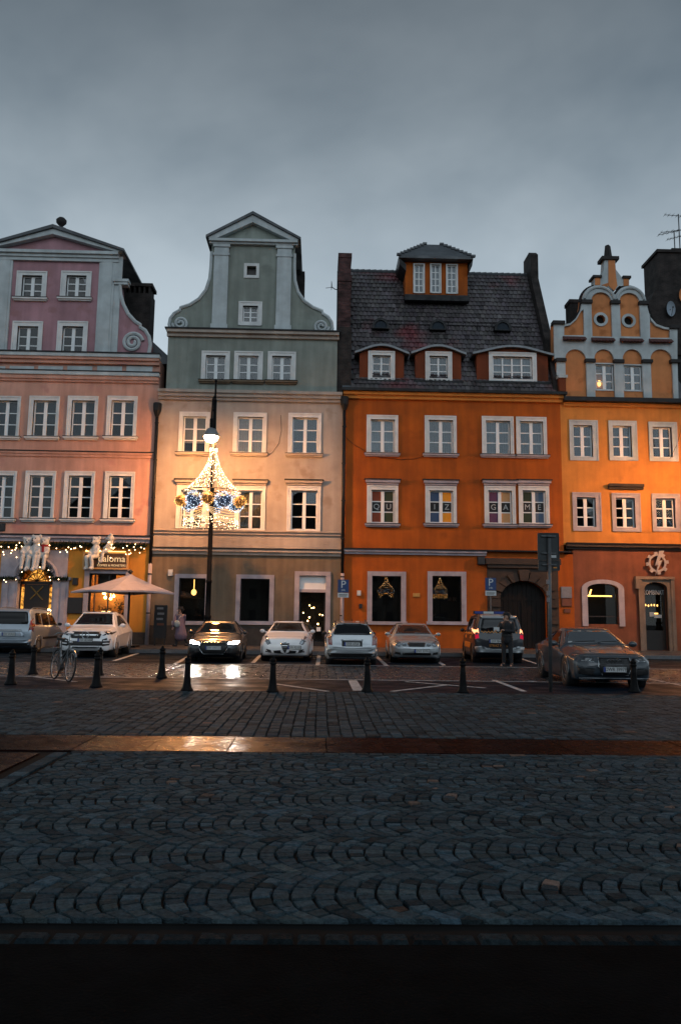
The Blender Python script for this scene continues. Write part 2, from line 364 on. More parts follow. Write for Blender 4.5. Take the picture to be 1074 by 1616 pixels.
pm('road_paint', (0.46, 0.48, 0.49), 0.55, var=0.5, scale=5, bump=0.2, bscale=60, dirt=((0.06, 0.065, 0.07), 9.0, 0.56))

g = MB(); g.add([(-900, -700, -0.06), (900, -700, -0.06), (900, 1200, -0.06), (-900, 1200, -0.06)], [(0, 1, 2, 3)])
struct(g.build('ground', 'earth'))

def sheet(name, x0, x1, y0, y1, z, mat, parent=None):
    m = MB(); m.box(x0, x1, y0, y1, z - 0.08, z); return m.build(name, mat, parent)

def stones_bulk(quads, tones, ztop, name, mat, parent, keep=300, dep=0.022, inset=0.012, split_name='cobble', rank=None):
    """each stone: a domed block with its own edges; the `keep` largest ones in the picture are single objects, the rest one mesh"""
    order = np.argsort(rank)
    single = set(order[:keep].tolist())
    V = []; Fc = []; T = []
    tpl = [(0, 1, 5, 4), (1, 2, 6, 5), (2, 3, 7, 6), (3, 0, 4, 7), (4, 5, 9, 8), (5, 6, 10, 9), (6, 7, 11, 10), (7, 4, 8, 11), (8, 9, 10, 11)]
    def block(q, dz):
        c = q.mean(0); out = []
        for lev, (k, z) in enumerate(((0.0, -dep), (0.3, -0.35 * dep), (1.0, 0.0))):
            for p in q:
                d = c - p; ln = np.linalg.norm(d) + 1e-6
                pp = p + d / ln * min(inset * k, 0.4 * ln)
                out.append((pp[0], pp[1], ztop + z + (dz if lev else 0)))
        return out
    for i, q in enumerate(quads):
        dz = float(rng.normal(0, 0.0028))
        b = block(q, dz)
        if i in single:
            c = q.mean(0)
            me = bpy.data.meshes.new(split_name)
            me.from_pydata([(p[0] - c[0], p[1] - c[1], p[2] - ztop) for p in b], [], tpl)
            me.materials.append(MATS[mat]); a = me.attributes.new('tone', 'FLOAT_COLOR', 'POINT')
            a.data.foreach_set('color', [*tones[i], 1.0] * 12)
            o = bpy.data.objects.new(split_name, me); COL.objects.link(o); o.parent = parent
            p0 = W0[parent]; o.location = (c[0] - p0.x, c[1] - p0.y, ztop - p0.z)
        else:
            k = len(V); V += b; Fc += [tuple(j + k for j in f) for f in tpl]; T += [(*tones[i], 1.0)] * 12
    me = bpy.data.meshes.new(name); p0 = W0[parent]
    me.from_pydata([(p[0] - p0.x, p[1] - p0.y, p[2] - p0.z) for p in V], [], Fc); me.materials.append(MATS[mat])
    a = me.attributes.new('tone', 'FLOAT_COLOR', 'POINT'); a.data.foreach_set('color', np.array(T, dtype=np.float32).ravel())
    me.update()
    o = bpy.data.objects.new(name, me); COL.objects.link(o); o.parent = parent; o['kind'] = 'stuff'
    return o
def tone(s=0.22, warm=0.02):
    t = float(np.clip(rng.normal(1, s), 0.45, 1.6)); w = float(rng.normal(0, 0.04))
    if rng.random() < warm * .4: return (t * 3.2, t * 1.5, t * 1.05)
    return (t * (1 + w), t, t * (1 - w))

# --- plaza: stones in bowed rows (segment arches lying on their side)
base = sheet('plaza_paving', -2.72, 9.0, 4.20, 9.10, -0.024, 'grout'); struct(base)
quads = []; tones = []
SW = 0.77                                       # strip width; every strip is a stack of bows
RB = SW / 2 / math.sin(math.radians(52))
for j in range(7):
    ya = 4.20 + j * SW; yc = ya + SW / 2
    nst = 9; xs = np.arange(int(-3.2 / 0.116), int(9.3 / 0.116)) * 0.116 + (j % 2) * 0.07 + 0.03 * j
    xs = xs + rng.normal(0, 0.006, len(xs))
    def bow(k, v): v = min(max(v, -SW / 2), SW / 2); return np.array((xs[k] + RB - math.sqrt(RB * RB - v * v), yc + v))
    def slope(v): return v / math.sqrt(RB * RB - v * v)
    for k in range(len(xs) - 1):
        ang = np.linspace(-52, 52, nst + 1) + (5.5 if k % 2 else -5.5) + rng.normal(0, 1.2, nst + 1); ang[0], ang[-1] = -52, 52
        vv = RB * np.sin(np.radians(np.clip(ang, -52, 52))); sp = xs[k + 1] - xs[k]
        v2 = np.array([v - slope(v) * sp / (1 + slope(v) ** 2) for v in vv]); v2[0], v2[-1] = -SW / 2, SW / 2
        for i in range(nst):
            q = np.array([bow(k, vv[i]), bow(k + 1, v2[i]), bow(k + 1, v2[i + 1]), bow(k, vv[i + 1])]) + rng.normal(0, 0.0045, (4, 2))
            q[:, 1] = np.clip(q[:, 1], 4.21, 9.09); q[:, 0] = np.clip(q[:, 0], -2.715, 8.98)
            if q[:, 1].max() - q[:, 1].min() < 0.035 or q[:, 0].max() - q[:, 0].min() < 0.035: continue
            c = q.mean(0); dd = q - c; ln = np.linalg.norm(dd, axis=1, keepdims=True) + 1e-6; q = c + dd * np.maximum(0.5, 1 - 0.0085 / ln)
            quads.append(q); tones.append(tone(0.3))
rank = [(abs(q.mean(0)[0] - 0.2) / q.mean(0)[1] > 0.45) * 100 + q.mean(0)[1] for q in quads]
stones_bulk(quads, tones, 0.0, 'cobbles', 'cobble_stone', base, rank=rank, inset=0.006, dep=0.026)

# --- near gutter: dark joint, one row of small setts, then the dark road
rd = sheet('road', -14, 14, -12, 3.93, -0.012, 'asphalt_dark'); struct(rd)
gut = sheet('gutter', -14, 14, 3.93, 4.198, -0.026, 'grout'); struct(gut)
x = -5.0
while x < 5.5:
    w = random.uniform(0.11, 0.17)
    m = MB(); z = -0.008 + random.uniform(-0.006, 0.003); kk = random.uniform(.25, .5); t = tuple(v * kk for v in tone(0.2, 0))
    m.add([(x, 3.965, -0.03), (x + w, 3.96, -0.03), (x + w, 4.065, -0.03), (x, 4.07, -0.03), (x + .016, 3.982, z), (x + w - .014, 3.978, z), (x + w - .018, 4.05, z), (x + .014, 4.054, z)],
          [(4, 5, 6, 7), (0, 1, 5, 4), (1, 2, 6, 5), (2, 3, 7, 6), (3, 0, 4, 7)])
    o = m.build('sett', 'cobble_stone', gut); a = o.data.attributes.new('tone', 'FLOAT_COLOR', 'POINT'); a.data.foreach_set('color', [*t, 1.0] * len(o.data.vertices))
    x += w + 0.012

# --- red granite strip across the square and the path that leaves it towards the viewer
gs = sheet('granite_strip', -14, 14, 9.10, 10.45, -0.02, 'grout'); struct(gs)
def slab(x0, x1, y0, y1, parent):
    m = MB(); z = random.uniform(-0.002, 0.002); e = 0.006
    m.add([(x0, y0, -0.03), (x1, y0, -0.03), (x1, y1, -0.03), (x0, y1, -0.03), (x0 + e, y0 + e, z), (x1 - e, y0 + e, z + random.uniform(-.002, .002)), (x1 - e, y1 - e, z), (x0 + e, y1 - e, z)],
          [(4, 5, 6, 7), (0, 1, 5, 4), (1, 2, 6, 5), (2, 3, 7, 6), (3, 0, 4, 7)])
    o = m.build('slab', 'granite_red', parent); t = tone(0.15, 0)
    a = o.data.attributes.new('tone', 'FLOAT_COLOR', 'POINT'); a.data.foreach_set('color', [*t, 1.0] * len(o.data.vertices))
for (a, b) in ((-8.6, -6.4), (-6.4, -4.3), (-4.3, -2.78), (-2.78, -1.95), (-1.95, -1.02), (-1.02, 0.12), (0.12, 1.5), (1.5, 3.0), (3.0, 4.5), (4.5, 6.2), (6.2, 8.2)):
    slab(a, b, 9.24, 10.40, gs)
x = -8.6                                           # narrow edging setts on both sides of the strip
while x < 8.2:
    w = random.uniform(0.13, 0.2)
    if x > -2.75: 
        m = MB(); m.box(x + .006, x + w - .006, 9.115, 9.225, -0.05, random.uniform(-.004, .002)); o = m.build('sett', 'cobble_stone', gs); t = tone(); a = o.data.attributes.new('tone', 'FLOAT_COLOR', 'POINT'); a.data.foreach_set('color', [*t, 1.0] * len(o.data.vertices))
    x += w
pth = sheet('path', -14, -2.725, -12, 9.098, -0.020, 'grout'); struct(pth)
pth_y = [3.0, 4.1, 5.2, 6.3, 7.4, 8.5, 9.08]
for a, b in zip(pth_y[:-1], pth_y[1:]): slab(-5.4, -4.2, a, b, pth); slab(-4.19, -3.05, a, b, pth)
y = 4.0
while y < 9.0:                                     # row of edging setts along the path
    w = random.uniform(0.13, 0.2)
    m = MB(); m.box(-2.90, -2.76, y + .006, min(9.09, y + w - .006), -0.05, random.uniform(0.0, .006)); o = m.build('sett', 'cobble_stone', pth); t = tone(); a = o.data.attributes.new('tone', 'FLOAT_COLOR', 'POINT'); a.data.foreach_set('color', [*t, 1.0] * len(o.data.vertices))
    y += w

# --- cobbled walk: straight columns of stones running away from the viewer
cw = sheet('cobbled_walk', -14, 14, 10.452, 16.85, -0.026, 'grout'); struct(cw)
quads = []; tones = []; x = -10.5
while x < 10.8:
    w = random.uniform(0.15, 0.18); y = 10.46 + random.uniform(-0.14, 0); ph = random.random() * 6
    while y < 16.84:
        h = random.uniform(0.12, 0.2)
        ya, yb = max(y, 10.46), min(y + h, 16.84)
        if yb - ya > 0.05:
            def bx(xx, yy): return xx + 0.010 * math.sin(yy * 0.9 + 0.4) + random.gauss(0, 0.005)
            q = np.array([(bx(x, ya), ya), (bx(x + w, ya), ya), (bx(x + w, yb), yb), (bx(x, yb), yb)]); c = q.mean(0)
            quads.append(c + (q - c) * 0.92); tones.append(tone(0.3))
        y += h
    x += w
rank = [(abs(q.mean(0)[0] - 0.3) / q.mean(0)[1] > 0.46) * 100 + q.mean(0)[1] for q in quads]
stones_bulk(quads, tones, 0.0, 'cobbles', 'walk_stone', cw, rank=rank, inset=0.012, dep=0.028)

# --- asphalt strip with painted lines, setts behind it, parking bays, kerb and pavement
ps = sheet('parking_strip', -30, 30, 16.852, 20.45, -0.006, 'asphalt_blue'); struct(ps)
lane = sheet('sett_lane', -30, 30, 20.452, 26.4, -0.020, 'grout'); struct(lane)
quads = []; tones = []; x = -15.0; k = 0
while x < 15.5:
    w = random.uniform(0.20, 0.25); y = 20.46 - random.uniform(0, 0.2)
    while y < 26.39:
        h = random.uniform(0.22, 0.36); ya, yb = max(y, 20.46), min(y + h, 26.39)
        if yb - ya > 0.06:
            q = np.array([(x, ya), (x + w, ya), (x + w, yb), (x, yb)]) + rng.normal(0, 0.007, (4, 2)); c = q.mean(0)
            quads.append(c + (q - c) * 0.93); tones.append(tone())
        y += h
    x += w
rank = [(abs(q.mean(0)[0] - 0.5) / q.mean(0)[1] > 0.46) * 100 + q.mean(0)[1] for q in quads]
stones_bulk(quads, tones, 0.0, 'cobbles', 'wet_sett', lane, rank=rank, inset=0.022, dep=0.02)
bays = sheet('parking_bays', -30, 30, 26.402, 33.4, -0.004, 'asphalt_blue'); struct(bays)
def stripe(pts, w, z=0.0005):
    (x0, y0), (x1, y1) = pts; d = Vector((x1 - x0, y1 - y0)); n = Vector((-d.y, d.x)).normalized() * w / 2
    m = MB(); m.add([(x0 + n.x, y0 + n.y, z), (x1 + n.x, y1 + n.y, z), (x1 - n.x, y1 - n.y, z), (x0 - n.x, y0 - n.y, z),
                     (x0 + n.x, y0 + n.y, z - .004), (x1 + n.x, y1 + n.y, z - .004), (x1 - n.x, y1 - n.y, z - .004), (x0 - n.x, y0 - n.y, z - .004)], [(3, 2, 1, 0), (0, 1, 5, 4), (1, 2, 6, 5), (2, 3, 7, 6), (3, 0, 4, 7)])
    return m
STR = [((-14, 20.30), (14, 20.30), .10, 0), ((GP(433, 1079)), (GP(517, 1091)), .11, .0045), ((GP(618, 1091)), (GP(704, 1081)), .11, .0045), (GP(640, 1076), GP(765, 1086), .11, .009),
       (GP(556, 1074), GP(565, 1090), .22, .0045), (GP(778, 1073), GP(826, 1091), .13, .0045), (GP(826, 1073), GP(846, 1076), .1, .0045), (GP(1022, 1071), GP(1090, 1085), .11, .0045), (GP(55, 1068), GP(120, 1076), .1, .0045)]
for a, b, w, dz in STR:
    o = stripe((a, b), w, z=-0.0015 + dz).build('line', 'road_paint', ps)
for a, b in (((-3.0 - .0, 26.6), (14, 26.6)),):
    stripe((a, b), .10, z=0.0005).build('line', 'road_paint', bays)
for a, b in ((GP(399, 1046), GP(416, 1029)), (GP(501, 1050), GP(504, 1030)), (GP(610, 1051), GP(588, 1031)), (GP(180, 1043), GP(228, 1028)), (GP(276, 1048), GP(309, 1030)), (GP(700, 1050), GP(672, 1032)), (GP(850, 1049), GP(800, 1032)), (GP(1000, 1047), GP(920, 1030))):
    stripe((a, b), .14, z=0.0045).build('line', 'road_paint', bays)
KERB_Y, PAVE_Z = 33.4, 0.17
kb = sheet('kerb', -30, 30, KERB_Y, KERB_Y + .02, 0.02, 'grout'); struct(kb)
x = -17
while x < 19:
    m = MB(); m.box(x + .006, x + .994, KERB_Y + .001, KERB_Y + .18, -0.05, PAVE_Z + random.uniform(0, .006)); m.build('kerb_stone', 'kerb_granite', kb); x += 1.0
pv = sheet('pavement', -30, 30, KERB_Y + .182, YF + 1.2, PAVE_Z, 'pavement_stone'); struct(pv)
# joints of the pavement slabs are real gaps between raised slabs
mats_p = MB(); y = KERB_Y + .2
sl = MB(); sl.box(-0.29, 0.29, -0.29, 0.29, -0.02, 0.014); slme = None
for i in range(9):
    x = -16 + (i % 2) * .3
    while x < 18.5:
        m = (x, y + .31)
        mats_p.box(x + .006, x + .594, y + .006, y + .594, PAVE_Z - .01, PAVE_Z + .012 + random.uniform(-.002, .002)); x += .6
    y += .6
o = mats_p.build('slabs', 'pavement_stone', pv); o['kind'] = 'stuff'
# ================================================================== HOUSES
PANE_CACHE = {}
def pane_mesh(w, h, mat):
    k = (round(w, 2), round(h, 2), mat)
    if k not in PANE_CACHE:
        m = MB(); m.box(-w / 2, w / 2, -.003, .003, -h / 2, h / 2)
        me = bpy.data.meshes.new('pane'); me.from_pydata(m.v, [], m.f); me.materials.append(MATS[mat]); PANE_CACHE[k] = me
    return PANE_CACHE[k]
def frame_and_panes(win, x0, z0, x1, z1, y, rows=3, cols=2, fw=.065, mull=.10, mun=.05, fmat='white_paint', gmat='window_glass', transom=None, glaze=None):
    """casement frame with mullion and glazing bars; every pane an object of its own under the window"""
    m = MB()
    m.box(x0, x0 + fw, y, y + .07, z0, z1); m.box(x1 - fw, x1, y, y + .07, z0, z1)
    m.box(x0 + fw, x1 - fw, y + .001, y + .069, z0, z0 + fw); m.box(x0 + fw, x1 - fw, y + .001, y + .069, z1 - fw, z1)
    ix0, ix1, iz0, iz1 = x0 + fw, x1 - fw, z0 + fw, z1 - fw
    bays = []; 
    if cols >= 2 and mull > 0:
        nb = cols if cols <= 4 else cols // 2
        bw = (ix1 - ix0 - mull * (nb - 1)) / nb
        for i in range(nb):
            a = ix0 + i * (bw + mull); bays.append((a, a + bw))
            if i: m.box(a - mull, a, y - .012, y + .068, iz0, iz1)
    else: bays = [(ix0, ix1)]
    zs = []
    if transom:
        zt = iz1 - (iz1 - iz0) * transom; m.box(ix0, ix1, y - .008, y + .066, zt - .07, zt)
        rws = [(zt, iz1)] ; h = (zt - .07 - iz0 - mun * (rows - 1)) / rows
        rws += [(iz0 + i * (h + mun), iz0 + i * (h + mun) + h) for i in range(rows)]
    else:
        h = (iz1 - iz0 - mun * (rows - 1)) / rows
        rws = [(iz0 + i * (h + mun), iz0 + i * (h + mun) + h) for i in range(rows)]
    for (a, b) in bays:
        for i in range(1, rows):
            zz = iz0 + i * (h + mun) - mun; m.box(a, b, y + .015, y + .055, zz, zz + mun)
    m.build('frame', fmat, win)
    for bi, (a, b) in enumerate(bays):
        tw = random.gauss(0, .012); tv = random.gauss(0, .008)
        for ri, (c, d) in enumerate(rws):
            gm = gmat
            o = place('pane', pane_mesh(b - a, d - c, gm), win, ((a + b) / 2, y + .036, (c + d) / 2))
            o.rotation_euler = (tv + random.gauss(0, .004), 0, tw + random.gauss(0, .004))
            if glaze and glaze.get((bi, ri)):
                gg = glaze[(bi, ri)]
                q = MB(); q.box(a + .004, b - .004, y + .024, y + .03, c + .004, d - .004); q.build('blind', gg[0], win)
                if len(gg) > 1: text(gg[1], (d - c) * .82, 'letter_grey', win, ((a + b) / 2, y + .021, (c + d) / 2), ext=.001)
    return bays, rws
class House:
    def __init__(s, name, x, label, Y=YF):
        s.root = empty(name, (x, Y, PAVE_Z)); tag(s.root, label, 'house'); s.Y = Y; s.holes = {}
    def hole(s, wall, poly): s.holes.setdefault(wall, []).append(poly)
    def win(s, wall, px, sur=(.19, .15, .20), rows=3, cols=2, sill=True, hood=False, transom=None, smat='white_trim', curtain=None, sillmat=None, rec=.13, Y=None, cover=None, mull=.17, glaze=None, bottom=None, label=None, surmesh=True, fmat='white_paint', sill_px=None):
        Y = s.Y if Y is None else Y
        x0, z0, x1, z1 = RECT(*px, Y=Y)
        l, r, t = sur; b = 0.02 if bottom is None else bottom
        ox0, oz0, ox1, oz1 = x0 + l, z0 + b, x1 - r, z1 - t
        s.hole(wall, rect(ox0, oz0, ox1, oz1))
        m = MB(); pr = .05
        m.box(x0, ox0, Y - pr, Y + .14, z0, z1); m.box(ox1, x1, Y - pr, Y + .14, z0, z1); m.box(ox0, ox1, Y - pr - .001, Y + .139, oz1, z1)
        if b > .03: m.box(ox0, ox1, Y - pr - .001, Y + .139, z0, oz0)
        e = .05                                          # raised outer moulding
        m.box(x0 - .02, x0 + e, Y - pr - .03, Y - pr + .01, z0 + .001, z1 + .02); m.box(x1 - e, x1 + .02, Y - pr - .03, Y - pr + .01, z0 + .001, z1 + .02); m.box(x0 + e, x1 - e, Y - pr - .031, Y - pr + .01, z1 - e, z1 + .021)
        w = m.build('window', smat, s.root, origin=((x0 + x1) / 2, Y, z0))
        if label: w['label'] = label
        frame_and_panes(w, ox0, oz0, ox1, oz1, Y + rec, rows, cols, transom=transom, mull=mull, glaze=glaze, fmat=fmat)
        if sill:
            q = MB(); q.box(x0 - .12, x1 + .12, Y - .20, Y + .02, z0 - .12, z0 - .03); q.box(x0 - .07, x1 + .07, Y - .12, Y + .02, z0 - .19, z0 - .121); q.build('sill', sillmat or smat, w)
            q = MB(); q.box(x0 - .14, x1 + .14, Y - .23, Y + .02, z0 - .028, z0 - .004); q.build('sill_flashing', 'dark_metal', w)
        if hood:
            q = MB(); q.box(x0 - .10, x1 + .10, Y - .20, Y + .02, z1 + .16, z1 + .30); q.box(x0 - .04, x1 + .04, Y - .11, Y + .02, z1 + .05, z1 + .159); q.build('hood', sillmat or smat, w)
            q = MB(); q.box(x0 - .16, x1 + .16, Y - .26, Y + .02, z1 + .302, z1 + .345); q.build('hood_flashing', 'dark_metal', w)
        if curtain:
            q = MB(); cm, frac = curtain; n = 22
            za = oz1 - (oz1 - oz0) * frac
            for i in range(n):
                xa = ox0 + (ox1 - ox0) * i / n; xb = ox0 + (ox1 - ox0) * (i + 1) / n
                d0 = Y + rec + .14 + .025 * (i % 2); d1 = Y + rec + .14 + .025 * ((i + 1) % 2)
                q.add([(xa, d0, za), (xb, d1, za), (xb, d1, oz1), (xa, d0, oz1)], [(0, 1, 2, 3)])
            q.build('curtain', cm, w)
        return w, (ox0, oz0, ox1, oz1)
    def band(s, name, prof, x0, x1, mat, Y=None):
        """horizontal moulding: prof = list of (z0, z1, projection)"""
        Y = s.Y if Y is None else Y; m = MB()
        for i, (z0, z1, p) in enumerate(prof): m.box(x0 - .0008 * i, x1 + .0008 * i, Y - p, Y + .05, z0 + .0006, z1 - .0006)
        return m.build(name, mat, s.root)
    def wall(s, name, key, outline, mat, depth=1.2, reveal=.32, Y=None):
        Y = s.Y if Y is None else Y; m = MB(); m.prism(outline, Y, Y + depth, holes=s.holes.get(key, []), reveal=Y + reveal)
        return m.build(name, mat, s.root)
def Zat(py, px=537, Y=YF): return FP(px, py, Y)[1]
def Xat(px, py, Y=YF): return FP(px, py, Y)[0]
def PX(pts, Y=YF): return [FP(a, b, Y) for a, b in pts]

XA, XB, XC, XD = -8.28, 1.13, 12.24, 21.0         # party walls
X_L = -19.0
Z0 = PAVE_Z
# ------------------------------------------------------------------ house 1, pink
H1 = House('pink_house', -13.5, 'pink gabled house with white window surrounds and a cafe below')
Zc1 = Zat(566, 120)
for px in ((-13, 626, 32, 689), (46.4, 626, 93.3, 689), (107, 626, 154, 689), (169.5, 626, 216, 689)):
    H1.win('main', px, curtain=(random.choice(('sheer_dark', 'sheer_mid')), random.choice((.98, .6, 1.0))))
for i, px in enumerate(((-19, 744, 25, 818), (40, 744, 87, 818), (101.7, 744.5, 148.6, 818.5), (165.5, 745, 211.7, 819))):
    H1.win('main', px, transom=.22, curtain=('sheer_dark', .3 + .2 * (i % 2)))
for px in ((27, 429, 74, 470), (97, 429, 144, 470)): H1.win('gable', px, sur=(.26, .24, .2), curtain=('sheer_dark', 1))
for px in ((20, 508, 67, 560), (91, 508, 138, 560)): H1.win('gable', px, sur=(.24, .22, .24), sill=False, curtain=('sheer_dark', 1))
# shop window and portal openings
sx0, sz0, sx1, sz1 = RECT(132, 898, 205, 990); so = (sx0 + .24, sz0 + .2, sx1 - .24, sz1 - .22)
H1.hole('shop', rect(*so))
pcx, _ = FP(55.5, 940); pzs = Zat(915, 55); pr_ = (Xat(83, 930) - Xat(28, 930)) / 2
H1.hole('shop', [(pcx - pr_, Z0 + .02), (pcx + pr_, Z0 + .02)] + arc(pcx, pzs, pr_, 0, 180, 14, rz=Zat(889, 55) - pzs))
zsh = Zat(851, 120)
H1.wall('wall', 'main', rect(X_L, zsh, XA, Zc1), 'pink_stucco_lamplit', depth=1.2)
H1.wall('shop_wall', 'shop', rect(X_L, Z0 - .1, XA, zsh), 'shop_stucco', depth=1.2)
# gable outline with volute
vol = PX([(198, 447), (190, 450), (191, 465), (195, 480), (203, 496), (214, 508), (222, 513), (222, 517), (230, 522), (236, 532), (238, 545), (236, 556), (233, 563)])
gcx = Xat(86, 480)
left = [(2 * gcx - x, z) for x, z in reversed(vol)]
zt1 = Zat(404, 93)
H1.wall('gable_wall', 'gable', [(vol[-1][0], Zc1), (vol[0][0], vol[0][1])][:0] + [(left[0][0], Zc1 - .05)] + [(x, z) for x, z in left[1:]] + [(Xat(-16, 446), Zat(446, 0)), (Xat(-14, 405), zt1), (Xat(186, 405), zt1), (Xat(186, 446), Zat(446, 186))] + vol[1:-1] + [(vol[-1][0], Zc1 - .05)], 'pink_stucco', depth=.7)
m = MB(); vr = [(x, YF - .04, z) for x, z in vol]; m.tube(vr, .10, 6); m.build('volute_rim', 'grey_trim', H1.root)
def spiral(cx, cz, r, turns, d=1, a0=0, n=60):
    return [(cx + d * (r * (1 - .82 * i / n)) * math.cos(a0 + turns * 2 * PI * i / n), YF - .05, cz + (r * (1 - .82 * i / n)) * math.sin(a0 + turns * 2 * PI * i / n)) for i in range(n + 1)]
c = FP(210, 541); m = MB(); m.tube(spiral(c[0], c[1], .53, 2.1, 1, a0=.2), .09, 6); m.build('volute_spiral', 'grey_trim', H1.root)
for a, b, a2, b2 in ((150, 175, 158, 177),):
    for sgn in (1, -1):
        xs = [Xat(150, 560), Xat(175, 560)]
        if sgn < 0: xs = [2 * gcx - xs[1], 2 * gcx - xs[0]]
        m = MB(); m.box(xs[0], xs[1], YF - .10, YF + .02, Zc1, zt1); m.box(xs[0] + .12, xs[1] - .12, YF - .13, YF, Zc1 + .3, zt1 - .2)
        e0, e1 = (xs[1], xs[1] + .32) if sgn > 0 else (xs[0] - .32, xs[0])
        m.box(e0, e1, YF - .05, YF + .02, Zc1, Zat(446, 180)); m.box(e0 - .05 * (sgn < 0), e1 + .05 * (sgn > 0), YF - .09, YF + .02, Zat(446, 180), zt1)
        m.build('pilaster', 'grey_trim', H1.root)
        z = Zat(446, 180); xx = (xs[1] - .05, xs[1] + .75) if sgn > 0 else (xs[0] - .75, xs[0] + .05)
        m = MB(); m.box(*xx, YF - .2, YF + .3, z, z + .14); m.box(xx[0] + .05, xx[1] - .05, YF - .14, YF + .3, z - .14, z - .001); m.build('cap_moulding', 'grey_trim', H1.root)
xl, xr = Xat(-22, 402), Xat(193, 402)
H1.band('entablature', [(zt1 - .32, zt1 - .14, .14), (zt1 - .14, zt1 + .02, .22), (zt1 + .02, zt1 + .18, .34)], xl + .2, xr - .12, 'grey_trim')
apex = FP(88, 362); zb = zt1 + .18
m = MB(); m.prism([(xl + .2, zb), (xr - .2, zb), (apex[0], apex[1] - .3)], YF - .02, YF + .6); m.build('tympanum', 'pink_stucco', H1.root)
for sg, xe in ((-1, xl - .1), (1, xr + .1)):
    m = MB(); m.prism([(xe, zb), (xe - sg * .35, zb - .001), (apex[0] + sg * .002, apex[1] - .42), (apex[0] + sg * .002, apex[1] - .12)], YF - .34, YF + .6); m.build('raking_cornice', 'grey_trim', H1.root)
    m = MB(); m.prism([(xe + sg * .1, zb - .02), (xe + sg * .1, zb + .1), (apex[0] + sg * .003, apex[1] + .06), (apex[0] + sg * .003, apex[1] - .118), (xe, zb + .002)], YF - .46, YF + 6); m.build('roof_slope', 'slate_roof', H1.root)
fx, fz = FP(96, 352); m = MB(); m.lathe([(.1, apex[1] - .1), (.34, apex[1]), (.34, apex[1] + .06), (.1, apex[1] + .1), (.07, apex[1] + .22), (.14, apex[1] + .28), (.26, apex[1] + .42), (.27, apex[1] + .56), (.16, apex[1] + .68), (.02, apex[1] + .72)], (fx, YF + .1, 0), 12); m.build('finial', 'cornice_dark', H1.root, smooth=True)
H1.band('cornice', [(Zc1 - .62 - .62, Zc1 - .62 - .5, .1), (Zc1 - .62 - .5, Zc1 - .62 - .3, .18), (Zc1 - .3, Zc1 - .12, .18), (Zc1 - .12, Zc1 + .02, .3)], X_L, XA - .02, 'pink_stucco_lamplit')
H1.band('cornice_edge', [(Zc1 - .62 - .3, Zc1 - .62 - .12, .26), (Zc1 + .02, Zc1 + .2, .36)], X_L, XA + .02, 'grey_trim')
H1.band('flashing', [(Zc1 + .2, Zc1 + .27, .4), (Zc1 - .74, Zc1 - .68, .28)], X_L, XA + .04, 'dark_metal')
for a, b in ((-30, 9), (16, 54), (61, 100), (107, 146), (154, 193), (200, 241)):
    x0, z0, x1, z1 = RECT(a, 578, b, 588); m = MB(); m.box(x0, x1, YF - .04, YF + .02, z0, z1); m.build('frieze_panel', 'grey_trim', H1.root)
zb = Zat(717, 120); H1.band('string_course', [(zb - .14, zb, .07), (zb, zb + .1, .13)], X_L, XA - .05, 'pink_stucco_lamplit'); H1.band('course_flashing', [(zb + .1, zb + .16, .16)], X_L, XA - .05, 'dark_metal')
zb = Zat(850, 120); H1.band('shop_cornice', [(zb - .18, zb, .10), (zb, zb + .12, .2)], X_L, XA - .03, 'lilac_stone'); H1.band('shop_flashing', [(zb + .12, zb + .19, .24)], X_L, XA - .03, 'dark_metal')
m = MB(); m.box(X_L, XA - .05, YF + 1.2, YF + 9, 0, Zc1); m.prism([(left[0][0], Zc1), (vol[-1][0], Zc1), (vol[0][0] - .6, zt1 - 1), (left[-1][0] + .6, zt1 - 1)], YF + 1.2, YF + 9); m.build('core', 'interior_dark', H1.root)
m = MB(); m.prism([(-9.9, Zc1), (XA + .25, Zc1 + .1), (XA + .25, Zc1 + .5), (-9.9, Zc1 + 2.2)], YF + .8, YF + 8); m.build('side_roof', 'slate_roof', H1.root)
x0, z0, x1, z1 = RECT(193, 447, 237, 560, YF + 2); m = MB(); m.box(x0, x1, YF + 2, YF + 3, z0 - 1, z1 - .55); m.box(x0 - .06, x1 + .06, YF + 1.94, YF + 3.06, z1 - .18, z1)
for i in range(6): m.box(x0 + (x1 - x0) * i / 5.6, x0 + (x1 - x0) * (i + .35) / 5.6, YF + 2.001, YF + 2.999, z1 - .56, z1 - .17)
m.build('chimney', 'soot_brick', H1.root)
# portal
zc = Zat(915, 55); ztp = Zat(868, 55)
for sgn, (a, b) in ((-1, (3, 28)), (1, (83, 108))):
    x0, x1 = Xat(a, 950), Xat(b, 950)
    m = MB(); m.box(x0, x1, YF - .14, YF + .2, Z0, zc); m.box(x0 + .1, (x0 + x1) / 2 - .06, YF - .18, YF, Z0 + .5, zc - .15); m.box((x0 + x1) / 2 + .06, x1 - .1, YF - .18, YF, Z0 + .5, zc - .15); m.build('portal_pilaster', 'lilac_stone', H1.root)
    m = MB(); m.box(x0 - .1, x1 + .1, YF - .24, YF + .2, zc, zc + .14); m.build('portal_capital', 'lilac_stone', H1.root)
x0, x1 = Xat(3, 890), Xat(108, 890)
hl = arc(pcx, pzs, pr_, 0, 180, 14, rz=Zat(889, 55) - pzs)
m = MB(); m.prism([(x0, zc + .14), (pcx - pr_, zc + .14)] + hl[::-1][1:-1] + [(pcx + pr_, zc + .14), (x1, zc + .14), (x1, ztp), (x0, ztp)], YF - .10, YF + .02); m.build('portal_spandrel', 'lilac_stone', H1.root)
m = MB(); m.tube([(pcx + (pr_ + .18) * math.cos(a), YF - .11, pzs + .1 + (Zat(889, 55) - pzs + .16) * math.sin(a)) for a in np.linspace(0, PI, 20)], .09, 6); m.build('archivolt', 'lilac_stone', H1.root)
